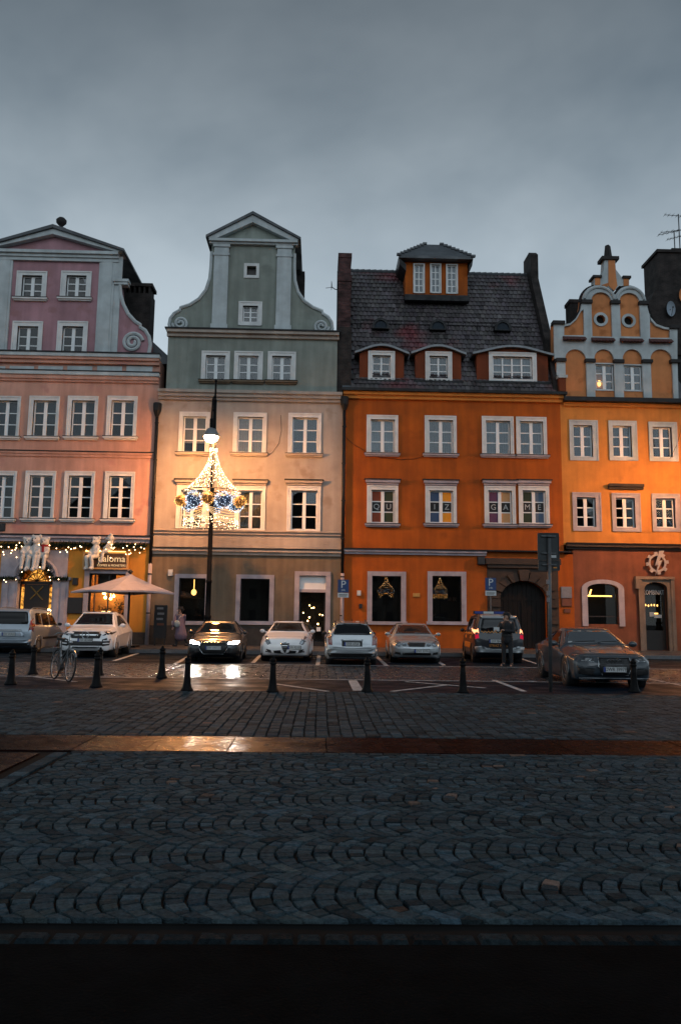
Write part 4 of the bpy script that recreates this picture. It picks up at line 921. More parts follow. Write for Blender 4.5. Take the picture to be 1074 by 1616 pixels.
# hip tiles: little knobs along the hips
for k in range(9):
    t = k / 8
    for (xa, xb) in ((ex0, rt[0] - .5), (ex1, rt[0] + .5)): m = MB(); m.box(xa + (xb - xa) * t - .12, xa + (xb - xa) * t + .12, Yt - .5 + 2.1 * t - .1, Yt - .5 + 2.1 * t + .1, ze + (rt[1] - ze) * t - .02, ze + (rt[1] - ze) * t + .09); m.build('hip_tile', 'slate_roof', H3.root)
# fire walls with chimneys at both ends of the roof
Zw = FP(543, 401, YF + 1.6)[1]; xw0, xw1 = Xat(533, 480, YF + 1.6), Xat(553.5, 480, YF + 1.6)
m = MB(); m.prism([(YF + .1, ze3 - .1), (YF + .1, ze3 + 3.4), (YF + 1.55, ze3 + 3.6), (YF + 5.4, zr3 + .4), (YF + 5.4, ze3)], xw0, xw1, plane='yz', back=True); m.build('fire_wall', 'soot_brick', H3.root)
brick('chimney_brick', (0.13, 0.050, 0.045), (0.07, 0.030, 0.030), (0.05, 0.045, 0.045))
m = MB(); m.box(xw0 + .02, xw1 - .02, YF + 1.5, YF + 3.2, ze3 + 3.2, Zw - .25); m.box(xw0 - .03, xw1 + .04, YF + 1.44, YF + 3.26, Zw - 1.6, Zw - 1.3); m.box(xw0 - .02, xw1 + .02, YF + 1.46, YF + 3.24, Zw - .25, Zw)
# brick courses stand proud of each other
for k in range(14): z = ze3 + 3.3 + k * (Zw - 1.6 - ze3 - 3.3) / 14; m.box(xw0 + .008, xw1 - .008, YF + 1.488, YF + 3.21, z + .02, z + .2)
m.build('chimney', 'chimney_brick', H3.root)
xe0 = XC - .35
m = MB(); zc_ = FP(826, 401, YF + 4.2)[1]
m.prism([(YF - .05, ze3 - .2), (YF - .05, ze3 + .9), (YF + 3.6, zr3 - .6), (YF + 3.6, zc_ - .3), (YF + 4.0, zc_), (YF + 5.2, zc_), (YF + 5.2, ze3)], xe0, xe0 + .42, plane='yz', back=True); m.build('fire_wall', 'soot_brick', H3.root)
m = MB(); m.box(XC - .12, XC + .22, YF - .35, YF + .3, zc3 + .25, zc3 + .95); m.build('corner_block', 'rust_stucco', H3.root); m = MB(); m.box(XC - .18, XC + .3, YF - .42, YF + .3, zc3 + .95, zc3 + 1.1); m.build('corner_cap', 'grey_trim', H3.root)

# ------------------------------------------------------------------ house 4, yellow with arcaded gable
H4 = House('yellow_house', 16.5, 'yellow orange house with arcaded gable and round gable windows')
zc4 = Zat(634, 980); zg4 = Zat(861, 980)
for i, px in enumerate(((898, 664, 942, 727), (960, 665, 1003.5, 727), (1023, 667, 1067, 728))):
    H4.win('main', px, sur=(.2, .26, .24), bottom=.2, sill=False, smat='grey_trim', curtain=('sheer_dark', 1.0) if i < 2 else None, fmat='white_paint')
for i, px in enumerate(((903, 778, 947, 838), (965, 779, 1009, 839), (1028, 780, 1072, 839))):
    H4.win('main', px, sur=(.2, .26, .22), bottom=.2, sill=False, smat='lilac_stone')
x0, z0, x1, z1 = RECT(958, 766, 1013, 772); H4.band('window_hood', [(z0 - .02, z0 + .1, .14), (z0 + .1, z1 + .05, .24)], x0, x1, 'brown_stone')
awx0, awx1 = Xat(926, 950), Xat(975, 950); awc = (awx0 + awx1) / 2; awr = (awx1 - awx0) / 2; awz = Zat(929, 950); awt = Zat(921, 950); awb = Zat(985, 950)
AW = [(awx0, awb), (awx1, awb)] + arc(awc, awz, awr, 0, 180, 12, rz=awt - awz); H4.hole('shop', AW)
ddx0, ddx1 = Xat(1016, 960), Xat(1052, 960); ddc = (ddx0 + ddx1) / 2; ddr = (ddx1 - ddx0) / 2; ddz = Zat(929, 1034); ddt = Zat(919, 1034)
DD = [(ddx0, Z0 + .02), (ddx1, Z0 + .02)] + arc(ddc, ddz, ddr, 0, 180, 12, rz=ddt - ddz); H4.hole('shop', DD)
H4.wall('wall', 'main', rect(XC, zg4, XD, zc4), 'yellow_stucco')
H4.wall('shop_wall', 'shop', rect(XC + .45, Z0 - .1, XD, zg4), 'brick_red_stucco')
H4.band('cornice', [(zc4 - .3, zc4 - .1, .12)], XC + .15, XD, 'yellow_stucco'); H4.band('eave_cornice', [(zc4 - .1, zc4 + .12, .42)], XC + .1, XD, 'dark_metal')
H4.band('shop_cornice', [(zg4 - .22, zg4 - .1, .08), (zg4 - .1, zg4 + .04, .2)], XC + .12, XD, 'brown_stone'); H4.band('shop_flashing', [(zg4 + .04, zg4 + .1, .25)], XC + .1, XD, 'dark_metal')
m = MB(); m.box(XC + .06, XD - .06, YF + 1.2, YF + 9, 0, zc4); m.build('core', 'interior_dark', H4.root)
# gable: peach wall behind, grey arcade plate in front with openings
dx = 971.0                                           # axis of the gable in the picture
out = PX([(877, 633), (878, 566), (874, 566), (873, 507), (888, 508), (889, 512), (899, 510), (908, 502), (915, 490), (917, 480), (918, 474)])
a1c = FP(945, 474); a1r = a1c[0] - Xat(918, 474); a2c = FP(994, 475); a2r = Xat(1019, 475) - a2c[0]; atz = Zat(450, 945) - a1c[1]
arcs = arc(a1c[0], a1c[1], a1r, 180, 25, 10, rz=atz) + arc(a2c[0], a2c[1], a2r, 155, 0, 10, rz=atz)
right = PX([(1020, 476), (1021, 486), (1025, 500), (1035, 511), (1048, 516), (1055, 517), (1056, 514), (1068, 515), (1068, 566), (1070, 636)])
SIL = out + arcs + right
H4.win('gback', (937, 574, 969, 617), sur=(.05, .05, .05), bottom=.04, sill=False, smat='grey_trim', Y=YF + .12, rec=.06)
H4.win('gback', (982, 576, 1013, 618), sur=(.05, .05, .05), bottom=.04, sill=False, smat='grey_trim', Y=YF + .12, rec=.06)
OCU = [FP(948, 503), FP(992, 505)]
for c in OCU: H4.hole('gback', arc(c[0], c[1], .24, 0, 360 - 20, 17))
H4.wall('gable_wall', 'gback', [(x + (.0), z - .0) for x, z in SIL], 'peach_stucco', depth=.5, reveal=.3, Y=YF + .12)
holes = []
for a, b, in ((892, 925), (938, 969), (983, 1014), (1027, 1061)):
    xa, xb = Xat(a, 600), Xat(b, 600); zs = Zat(567, (a + b) / 2); holes.append([(xa, Zat(631, (a + b) / 2)), (xb, Zat(631, (a + b) / 2))] + arc((xa + xb) / 2, zs, (xb - xa) / 2, 0, 180, 12, rz=Zat(551, (a + b) / 2) - zs))
for a, b, t, k in ((933, 964.5, 461, 1), (978, 1009, 462, 1)):
    xa, xb = Xat(a, 500), Xat(b, 500); zs = Zat(475, (a + b) / 2); holes.append([(xa, Zat(531, (a + b) / 2)), (xb, Zat(531, (a + b) / 2))] + arc((xa + xb) / 2, zs, (xb - xa) / 2, 0, 180, 12, rz=Zat(t, (a + b) / 2) - zs))
holes.append(PX([(889.5, 529), (921, 529), (920, 488), (916, 491), (909, 504), (899, 513), (889.5, 515)])); holes.append(PX([(1025, 533), (1056, 533), (1056, 520), (1047, 519), (1034, 514), (1026, 505), (1024.5, 495)]))
m = MB(); m.prism(SIL, YF, YF + .119, holes=holes); m.build('gable_arcade', 'grey_trim', H4.root)
m = MB(); 
for c, r in ((a1c, a1r), (a2c, a2r)): m.tube([(c[0] + (r - .12) * math.cos(t), YF - .03, c[1] + (atz - .12) * math.sin(t)) for t in np.linspace(.1, PI - .1, 16)], .07, 6); 
m.build('arch_moulding', 'grey_trim', H4.root)
m = MB()
for c, r, lo, hi in ((a1c, a1r, 25, 180), (a2c, a2r, 0, 155)): m.tube([(c[0] + (r + .02) * math.cos(math.radians(t)), YF + .25, c[1] + (atz + .03) * math.sin(math.radians(t))) for t in np.linspace(lo, hi, 16)], .1, 6)
m.build('arch_flashing', 'dark_metal', H4.root)
m = MB(); m.tube([(x, YF + .2, z + .02) for x, z in out[5:]], .07, 5); m.build('curve_flashing', 'dark_metal', H4.root); m = MB(); m.tube([(x, YF + .2, z + .02) for x, z in right[:7]], .07, 5); m.build('curve_flashing', 'dark_metal', H4.root)
for a, b, y_ in ((916, 933, 474), (962, 977, 475), (1007, 1022, 476), (871, 890, 507), (1055, 1070, 514), (876, 892, 566), (922, 938, 567), (967, 983, 568), (1012, 1028, 568), (1056, 1072, 568)):
    x0, z0, x1, z1 = RECT(a, y_, b, y_ + 5); m = MB(); m.box(x0, x1, YF - .14, YF + .3, z0, z1); m.build('pier_cap', 'cornice_dark', H4.root)
pm('ledge_tile', (0.085, 0.03, 0.028), .7, var=.4, scale=5)
for a, b, y_ in ((887, 923, 528), (932, 968, 530), (977, 1013, 531), (1023, 1059, 532)):
    x0, z0, x1, z1 = RECT(a, y_, b, y_ + 11); m = MB(); n = 7
    for i in range(n):
        xa = x0 + (x1 - x0) * i / n; xb = x0 + (x1 - x0) * (i + 1) / n - .01
        m.add([(xa, YF + .12, z1), (xb, YF + .12, z1), (xb, YF - .28, z0 + .06), ((xa + xb) / 2, YF - .31, z0), (xa, YF - .28, z0 + .06), (xa, YF + .12, z0 + .05), (xb, YF + .12, z0 + .05)], [(0, 1, 2, 3, 4), (0, 4, 5), (1, 6, 2), (4, 3, 2, 6, 5)])
    m.build('tiled_ledge', 'ledge_tile', H4.root)
for c in OCU:
    m = MB(); m.prism(arc(c[0], c[1], .38, 0, 345, 23), YF + .06, YF + .125, holes=[arc(c[0], c[1], .24, 0, 345, 23)]); m.build('oculus_ring', 'grey_trim', H4.root)
    m = MB(); m.prism(arc(c[0], c[1], .25, 0, 345, 23), YF + .3, YF + .32); m.build('oculus_glass', 'interior_dark', H4.root)
m = MB(); m.box(Xat(940, 600), Xat(1012, 600), YF + .75, YF + .85, Zat(620, 970), Zat(570, 970)); m.build('gable_back', 'interior_dark', H4.root)
# lit corner of the left arcade window
lx, lz = FP(945, 604); m = MB(); m.box(lx - .22, lx + .42, YF + .42, YF + .44, lz - .2, lz + .85); m.build('lit_wall', 'cafe_wall', H4.root)
m = MB(); m.ball((lx + .12, YF + .36, lz + .08), .1, 8, 6, (1, 1, 1.7)); m.ball((lx - .13, YF + .36, lz - .02), .06, 8, 6); m.build('table_lamp', 'warm_shade', H4.root)
# crown of the gable
cr = PX([(957, 450), (938, 449), (938, 436), (948, 436), (953, 424), (954, 409), (971, 409), (972, 424), (982, 437), (993, 437), (993, 450), (977, 450), (969, 458)])
m = MB(); m.prism(cr, YF + .1, YF + .6); m.build('gable_crown', 'grey_trim', H4.root)
m = MB(); m.prism(PX([(960, 410), (970, 410), (972, 436), (974, 450), (969, 458), (960, 450), (960, 436)]), YF + .06, YF + .11); m.prism(PX([(939, 449), (939, 438), (947, 438), (947, 449)]), YF + .06, YF + .11); m.prism(PX([(984, 450), (984, 439), (992, 439), (992, 450)]), YF + .06, YF + .11); m.prism(PX([(949, 449), (959.5, 445.5), (959.5, 450), (957, 452)]), YF + .06, YF + .11); m.build('crown_panel', 'peach_stucco', H4.root)
m = MB()
for a, b, y0_, y1_ in ((935, 949, 434, 437.5), (982, 995, 435, 438.5), (949, 976, 404, 409)):
    x0, z0, x1, z1 = RECT(a, y0_, b, y1_); m.box(x0, x1, YF - .02, YF + .7, z0, z1)
m.build('crown_cap', 'cornice_dark', H4.root)
ox, oz = FP(962.5, 405); ot = Zat(382, 962); m = MB()
m.lathe([(.34, oz), (.30, oz + .12), (.22, oz + .2), (.15, ot - .05), (.08, ot)], (ox, YF + .35, 0), 4); m.build('obelisk', 'cornice_dark', H4.root)
x0, z0, x1, z1 = RECT(899, 474, 916, 505, YF + 2); m = MB(); m.box(x0, x1, YF + 2, YF + 2.8, z0 - 1.5, z1); m.box(x0 - .05, x1 + .05, YF + 1.95, YF + 2.85, z1 - .15, z1 + .05); m.build('chimney', 'soot_brick', H4.root)
m = MB(); m.prism([(XC + .4, zc4), (XD - 1, zc4), (a2c[0], a2c[1] - .3), (a1c[0], a1c[1] - .3)], YF + .9, YF + 8); m.build('roof', 'slate_roof', H4.root)
m = MB(); m.prism([(XC + .35, zc4 + .1), (XC + .75, zc4 + .1), (XC + .75, zc4 + 3.0), (XC + .35, zc4 + 2.4)], YF + .62, YF + 6); m.build('side_wall', 'soot_brick', H4.root)
# arched window and door below
m = MB(); oa = arc(awc, awz, awr + .28, 0, 180, 14, rz=awt - awz + .2)
m.prism([(awx0, awb - .1), (awx0 - .28, awb - .1)] + oa[::-1] + [(awx1 + .28, awb - .1), (awx1, awb - .1)] + arc(awc, awz, awr, 0, 180, 14, rz=awt - awz), YF - .07, YF + .1); aw = m.build('shop_window', 'lilac_stone', H4.root)
m = MB(); m.prism(AW, YF + .18, YF + .19); m.build('pane', 'shop_glass', aw)
m = MB(); m.box(awx0, awx0 + .06, YF + .15, YF + .22, awb, awz); m.box(awx1 - .06, awx1, YF + .15, YF + .22, awb, awz); m.box(awx0, awx1, YF + .151, YF + .219, awb + .35, awb + .41); m.build('frame', 'wood_dark', aw)
m = MB(); m.box(awx0 + .05, awx1 - .1, YF + .6, YF + .62, Zat(940, 950) - .03, Zat(940, 950) + .03); m.build('light_strip', 'warm_shade', aw)
m = MB(); m.tube([(awx0 + .12, YF + .12, Zat(940, 930)), (awx0 + .22, YF + .12, Zat(935, 930)), (awx0 + .17, YF + .12, Zat(936, 930)), (awx0 + .26, YF + .12, Zat(930, 930))], .03, 5); m.build('neon_bolt', 'warm_shade', aw)
pm('door_stone', (0.23, 0.165, 0.12), .85, var=.3, scale=2, bump=.4, bscale=18, streak=.2)
m = MB(); px0, px1 = Xat(1008, 960), Xat(1061, 960); pz = Zat(914, 1034)
m.prism([(ddx0, Z0), (px0, Z0), (px0, pz), (px1, pz), (px1, Z0), (ddx1, Z0)] + arc(ddc, ddz, ddr, 0, 180, 12, rz=ddt - ddz), YF - .1, YF + .1); dp = m.build('door_portal', 'door_stone', H4.root)
for xa, xb in ((px0 - .06, px0 + .12), (px1 - .12, px1 + .06)): m = MB(); m.box(xa, xb, YF - .16, YF - .1, Z0, pz); m.build('portal_strip', 'door_stone', dp)
m = MB(); m.box(px0 - .2, px1 + .08, YF - .2, YF, pz - .02, pz + .12); m.box(px0 - .2, px0 + .06, YF - .19, YF, pz - .5, pz - .02); m.build('portal_head', 'door_stone', dp)
m = MB(); m.prism(DD, YF + .26, YF + .3, holes=[rect(ddx0 + .12, Z0 + 1.0, ddx1 - .12, ddz - .1)]); d4 = m.build('door', 'wood_dark', H4.root)
m = MB(); m.box(ddx0 + .12, ddx1 - .12, YF + .27, YF + .28, Z0 + 1.0, ddz - .1); m.build('pane', 'shop_glass', d4)
text('KOMBINAT', .34, 'letter_grey', d4, (ddc, YF + .22, Zat(935, 1034)), ext=.006, sx=.62)
for i in range(6):
    m = MB(); m.ball((ddx0 + .2 + (ddx1 - ddx0 - .4) * i / 5, YF + .7, Zat(955, 1034) + random.uniform(-.03, .03)), .04, 6, 4, (1, 1, 1.5)); m.build('pendant_lamp', 'warm_shade', d4)
m = MB(); m.box(ddc + .0, ddc + .38, YF + .25, YF + .255, Zat(975, 1034), Zat(970, 1034)); m.box(ddc - .22, ddc + .02, YF + .25, YF + .254, Zat(973, 1034), Zat(966, 1034)); m.build('notice', 'letter_grey', d4)
m = MB(); m.tube([(ddc + .05, YF + .6, Zat(968, 1034)), (ddc + .35, YF + .6, Zat(968, 1034))], .035, 5); m.build('counter_light', 'warm_shade', d4)
# ================================================================== THINGS ON THE FRONTS
def thing_box(name, px, d, mat, label, cat, Y=YF, pr=.02):
    x0, z0, x1, z1 = RECT(*px, Y=Y); m = MB(); m.box(x0, x1, Y - d, Y - pr + .03, z0, z1); m.box(x0 + .02, x1 - .02, Y - d - .015, Y - d + .005, z0 + .02, z1 - .02); return tag(m.build(name, mat, None, origin=((x0 + x1) / 2, Y, z0)), label, cat)
# downpipes
def downpipe(x, z1, label, mat, low=None):
    r = empty('downpipe', (x, YF - .12, Z0)); tag(r, label, 'downpipe')
    m = MB(); m.tube([(x, YF - .16, (low or Z0) + .0), (x, YF - .16, z1)], .085, 10); m.build('pipe', mat, r, smooth=True)
    if low: m = MB(); m.tube([(x, YF - .16, Z0), (x, YF - .16, low)], .095, 10); m.build('cast_iron_foot', 'pipe_lilac', r, smooth=True)
    m = MB(); m.lathe([(.09, z1 - .3), (.2, z1), (.22, z1 + .35), (.2, z1 + .4)], (x, YF - .2, 0), 10); m.build('rain_hopper', mat, r)
    k = 0; z = Z0 + 1.5
    while z < z1 - .4: m = MB(); m.lathe([(.105, z), (.105, z + .06)], (x, YF - .16, 0), 10); m.build('bracket', mat, r); z += 1.9
downpipe(XA + .0, Zat(650, 247), 'dark downpipe between the pink house and the grey house', 'dark_metal', Zat(890, 240))
downpipe(XB + .02, Zat(640, 540), 'dark downpipe between the grey house and the orange house', 'dark_metal', Zat(905, 540))
pm('plaque_grey', (0.22, 0.21, 0.22), .5, metal=.3, var=.2, scale=8); pm('plaque_brown', (0.16, 0.05, 0.025), .6, var=.2, scale=8); pm('plaque_gold', (0.5, 0.26, 0.05), .5, var=.2, scale=8)
pm('box_white', (0.62, 0.62, 0.60), .5, var=.1, scale=6); pm('box_black', (0.014, 0.014, 0.015), .45, var=.2, scale=6)
thing_box('wall_plaque', (884, 926, 901, 944), .05, 'plaque_grey', 'grey metal plaque on the pier beside the stone gate', 'plaque')
thing_box('wall_plaque', (885, 945, 901, 957), .04, 'plaque_brown', 'brown plaque below the grey plaque beside the stone gate', 'plaque')
thing_box('wall_plaque', (889, 961, 899, 967), .04, 'plaque_brown', 'smallest brown plaque lowest on the pier beside the gate', 'plaque')
thing_box('wall_plaque', (651, 936, 662, 942), .03, 'plaque_gold', 'small golden plaque between the two big orange house windows', 'plaque')
thing_box('junction_box', (563, 932, 569, 940), .08, 'box_white', 'small white box on orange wall beside the parking sign', 'box')
thing_box('junction_box', (566, 953, 571, 960), .08, 'box_black', 'small dark box low on orange wall beside shop window', 'box')
thing_box('junction_box', (266, 899, 273, 909), .12, 'box_white', 'small white box at corner of grey house shop window', 'box')
thing_box('notice_case', (108, 943, 131, 968), .12, 'box_black', 'black framed notice case on orange wall beside cafe portal', 'notice case')
thing_box('wall_lamp', (116, 912, 124, 923), .14, 'box_black', 'small black wall lamp between cafe portal and shop window', 'lamp')
thing_box('wall_lamp', (752, 879, 763, 891), .25, 'box_black', 'small black floodlight at the corner of the stone gate lintel', 'lamp')
thing_box('wall_sign', (-6, 826, 9, 838), .06, 'box_black', 'small dark sign under the pink house windows at frame edge', 'sign')
# parking ticket stand beside the grey house window
r = empty('notice_stand', (FP(253, 990, 37.8)[0], 37.8, PAVE_Z)); tag(r, 'black stand hung with small notices beside the grey house', 'stand'); sx = r.location.x
zt_ = FP(253, 955, 37.8)[1]
m = MB(); m.box(sx - .3, sx + .3, 37.76, 37.84, PAVE_Z + .35, zt_); m.build('board', 'box_black', r); m = MB(); m.box(sx - .25, sx - .2, 37.75, 37.85, PAVE_Z + .012, PAVE_Z + .36); m.box(sx + .2, sx + .25, 37.75, 37.85, PAVE_Z + .012, PAVE_Z + .36); m.build('leg', 'box_black', r)
for k in range(4): m = MB(); m.box(sx - .18 + .03 * (k % 2), sx + .12 + .05 * (k % 2), 37.74, 37.758, zt_ - .2 - k * .25, zt_ - .1 - k * .25); m.build('notice', 'plaque_grey' if k < 3 else 'plaque_brown', r)
# cafe sign
x0, z0, x1, z1 = RECT(134, 873, 203.5, 898)
pm('sign_brown', (0.10, 0.045, 0.014), .5, var=.25, scale=4); pm('sign_rim', (0.55, 0.30, 0.10), .5, var=.2, scale=4)
r = empty('shop_sign', ((x0 + x1) / 2, YF, z0)); tag(r, 'long brown cafe sign with glowing cream lettering above shop window', 'sign')
m = MB(); m.box(x0, x1, YF - .22, YF - .1, z0, z1); m.build('board', 'sign_brown', r); m = MB(); m.prism(rect(x0 - .03, z0 - .03, x1 + .03, z1 + .03), YF - .25, YF - .1, holes=[rect(x0 + .05, z0 + .05, x1 - .05, z1 - .05)]); m.build('rim', 'sign_rim', r)
em('sign_glow', (1.0, 0.62, 0.30), 1.0)
text('paloma', .46, 'sign_glow', r, ((x0 + x1) / 2 + .3, YF - .245, z0 + .48), ext=.01); text('COFFEE & MONSTERS', .145, 'sign_glow', r, ((x0 + x1) / 2 + .3, YF - .245, z0 + .16), ext=.006)
m = MB(); m.tube([(x0 + .1, YF - .32, z1 + .06), (x1 - .1, YF - .32, z1 + .06)], .025, 6); m.build('lamp_tube', 'warm_shade', r)
# garlands with fairy lights
def garland(pts, n, label, rad=.16, lights=0.5, icic=0):
    pts = [Vector(p) for p in pts]; c = sum(pts, Vector()) / len(pts); r = empty('garland', c); tag(r, label, 'garland')
    m = MB(); b = MB(); ln = [0]
    for i in range(len(pts) - 1): ln.append(ln[-1] + (pts[i + 1] - pts[i]).length)
    def at(t):
        d = t * ln[-1]
        for i in range(len(pts) - 1):
            if d <= ln[i + 1]: return pts[i].lerp(pts[i + 1], (d - ln[i]) / (ln[i + 1] - ln[i]))
        return pts[-1]
    m.tube([at(i / 30) for i in range(31)], .035, 5)
    for i in range(n):
        p = at(i / n); a = Vector([random.gauss(0, 1) for _ in range(3)]).normalized(); q = p + a * rad * random.uniform(.5, 1.25); w = a.cross(Vector((.3, .2, 1))).normalized() * .022
        m.add([p - w, q - w * .4, q + w * .4, p + w], [(0, 1, 2, 3)])
    m.build('needles', 'leaf_green', r)['kind'] = 'stuff'
    k = 0
    nl = int(ln[-1] * lights)
    for i in range(nl):
        p = at(random.random()) + Vector((random.gauss(0, .08), -.18 + random.gauss(0, .04), random.gauss(-.05, .12) - (abs(random.gauss(0, icic)) if icic else 0)))
        b.octa(p, .028)
    if nl: b.build('fairy_lights', 'fairy', r)['kind'] = 'stuff'
    return r
garland([(Xat(-20, 863), YF - .22, Zat(862, 0)), (Xat(60, 862), YF - .22, Zat(861, 60)), (Xat(130, 863), YF - .22, Zat(861, 130)), (Xat(232, 865), YF - .2, Zat(863, 230))], 2600, 'long dark fir garland with warm fairy lights under pink house cornice', .24, 7.5, .22)
garland([(Xat(-10, 914), YF - .3, Zat(913, 10)), (Xat(28, 914), YF - .3, Zat(913, 28))], 350, 'short fir garland on the left capital of the cafe portal', .14, 3)
garland([(Xat(83, 914), YF - .3, Zat(913, 83)), (Xat(110, 914), YF - .3, Zat(914, 110))], 350, 'short fir garland on the right capital of the cafe portal', .14, 3)
rz_ = Zat(889, 55) - pzs
garland([(pcx + pr_ * .92 * math.cos(t), YF - .05, pzs + rz_ * .92 * math.sin(t)) for t in np.linspace(0, PI, 14)], 1500, 'dark fir garland round the arch of the cafe portal', .26, 3)
# plush bears sitting on portal and sign
pm('plush_white', (0.62, 0.62, 0.60), .95, var=.2, scale=22, bump=.9, bscale=60); pm('plush_dark', (0.01, .01, .012), .5, var=.1)
pm('scarf_red', (0.35, 0.03, 0.03), .9, var=.2, scale=10)
def blob(name, caps, voxel, mat, parent=None, seg=10):
    """tapered limbs (p0, r0, p1, r1) fused into one continuous skin"""
    m = MB()
    for p0, r0, p1, r1 in caps:
        p0, p1 = Vector(p0), Vector(p1); n = 5
        if (p1 - p0).length < 1e-4: m.ball(p0, r0, seg, 8); continue
        m.tube([p0.lerp(p1, i / n) for i in range(n + 1)], [r0 + (r1 - r0) * i / n for i in range(n + 1)], seg)
        m.ball(p0, r0, seg, 6); m.ball(p1, r1, seg, 6)
    o = m.build(name, mat, parent, smooth=True)
    md = o.modifiers.new('skin', 'REMESH'); md.mode = 'VOXEL'; md.voxel_size = voxel; md.use_smooth_shade = True
    ms = o.modifiers.new('soft', 'SMOOTH'); ms.factor = .5; ms.iterations = 3
    return o
def bear(loc, yaw, sc, label, lean=0, scarf=False, legs=(0, 0)):
    r = empty('plush_bear', (0, 0, 0)); tag(r, label, 'plush bear', 'white plush bears above the cafe')
    caps = [((0, 0, .14), .17, (0, lean * .3, .42), .15), ((0, lean * .35, .68), .185, (0, lean * .35, .70), .18), ((0, -.15 + lean * .35, .64), .085, (0, -.19 + lean * .35, .63), .07)]
    for s in (-1, 1):
        caps += [((s * .15, lean * .4, .83), .07, (s * .155, lean * .4, .84), .065), ((s * .15, 0, .42), .075, (s * .19, -.14, .22), .065), ((s * .19, -.14, .22), .065, (s * .13, -.22, .2), .06),
                 ((s * .10, -.05, .08), .10, (s * .13, -.26 - legs[0] * .1, .02), .085), ((s * .13, -.26 - legs[0] * .1, .02), .085, (s * .14, -.30, -.42), .075), ((s * .14, -.30, -.42), .08, (s * .14, -.38, -.44), .075)]
    blob('body', caps, .03, 'plush_white', r)
    m = MB(); m.ball((0, -.265 + lean * .35, .66), .032, 6, 4); m.ball((-.065, -.175 + lean * .35, .74), .022, 6, 4); m.ball((.065, -.175 + lean * .35, .74), .022, 6, 4); m.build('face', 'plush_dark', r)
    if scarf: m = MB(); m.tube([(.14 * math.cos(a), .14 * math.sin(a) + lean * .33, .52) for a in np.linspace(0, 2 * PI, 13)], .045, 6); m.box(-.04, .05, -.2, -.16, .25, .5); m.build('scarf', 'scarf_red', r)
    r.location = loc; r.rotation_euler = (0, 0, yaw); r.scale = (sc,) * 3; return r
yb = YF - .32
for px_, lab, s, yw, k in ((43, 'plush bear at left end of trio above the cafe portal', 1.18, .15, 0), (56.5, 'tallest middle plush bear of trio above the cafe portal', 1.3, -.25, 1), (70, 'plush bear with dark red scarf in trio above the portal', 1.18, -.1, 2)):
    x, z = FP(px_, 879.5, yb); bear((x, yb, z - .05), yw, s, lab, scarf=(k == 2))
x, z = FP(151, 877, yb); bear((x, yb, z - .12), -.5, 1.2, 'long legged plush bear hanging over left corner of cafe sign', legs=(1, 0))
x, z = FP(172, 872, YF - .2); bear((x, YF - .16, z), -1.5, 1.05, 'plush bear lying sideways on top of the cafe sign', lean=.15)

# gear emblem
gx, gz = FP(1034, 889); r = empty('gear_emblem', (gx, YF - .1, gz)); tag(r, 'pale gear and lightning bolt emblem on wall above the bar door', 'emblem')
pm('emblem_metal', (0.42, 0.36, 0.34), .5, metal=.2, var=.15, scale=6)
pts = []; nT = 8; R1, R2, R3 = .36, .45, .57
for k in range(nT):
    for a, rr in ((-.5, R2), (-.27, R2), (-.2, R3), (.2, R3), (.27, R2)): t = 2 * PI * (k + .15 + a / 1.15) / nT; pts.append((gx + rr * math.cos(t), gz + rr * math.sin(t)))
half = lambda q, s: q
inner = arc(gx, gz, R1, 0, 345, 23)
m = MB(); m.prism(pts, YF - .2, YF - .12, holes=[inner], back=True); ge = m.build('gear', 'emblem_metal', r)
bx = [(.1, .62), (.36, .62), (.06, .1), (.24, .14), (-.16, -.62), (.0, -.08), (-.16, -.13)]
m = MB(); m.prism([(gx + a * .95, gz + b) for a, b in bx], YF - .26, YF - .205, back=True); m.build('bolt', 'emblem_metal', r)
m = MB()
for a in (.6, 2.5, 4.2): m.tube([(gx + .4 * math.cos(a), YF - .12, gz + .4 * math.sin(a)), (gx + .4 * math.cos(a), YF, gz + .4 * math.sin(a))], .02, 5)
m.build('standoff', 'dark_metal', r)

# antennas and dishes
pm('dish_blue', (0.30, 0.36, 0.42), .5, var=.1); pm('antenna_grey', (0.05, 0.055, 0.06), .5, metal=.5, var=.1)
x0, z0, x1, z1 = RECT(1040, 398, 1100, 520, YF + 3)
m = MB(); m.box(x0, x1, YF + 3, YF + 5, z0 - 3, z1); m.box(x0 - .1, x1 + .1, YF + 2.9, YF + 5.1, z1 - .05, z1 + .12); m.box(x0 + .9, x1, YF + 3.2, YF + 4.8, z1 + .12, z1 + .35)
st = empty('neighbour_house', ((x0 + x1) / 2, YF + 3, 0)); tag(st, 'dark tall chimney block of the house behind the yellow gable', 'house')
m.build('chimney', 'soot_brick', st)
q = [FP(a, b, YF + 2.5) for a, b in ((1021, 478), (1027, 472), (1031, 460), (1036, 457), (1042, 459), (1100, 462), (1100, 560), (1050, 560))]
m = MB(); m.prism(q, YF + 2.5, YF + 8); m.build('fire_wall', 'soot_brick', st)
m = MB(); m.box(XD - 2.4, XD + 4, YF + 2.6, YF + 9, 0, z0 + 2); m.build('wall', 'interior_dark', st)
def dish(px_, rx, label, mat, Y=YF + 2.3):
    x, z = FP(*px_, Y=Y); r = empty('satellite_dish', (x, Y, z)); tag(r, label, 'satellite dish')
    m = MB(); m.lathe([(.01, .14), (.2, .12), (.36, .06), (.45, 0)], (0, 0, 0), 16, axis='y', cap=False); 
    m.v = [(a * rx + x, b + Y, c * 1.0 + z) for a, b, c in m.v]; m.build('reflector', mat, r, smooth=True)
    m = MB(); m.tube([(x, Y + .1, z), (x, Y + .5, z - .2)], .03, 6); m.tube([(x, Y, z - .4), (x - .1, Y - .45, z - .1)], .015, 5); m.ball((x - .1, Y - .45, z - .1), .05, 6, 4); m.build('arm', 'antenna_grey', r)
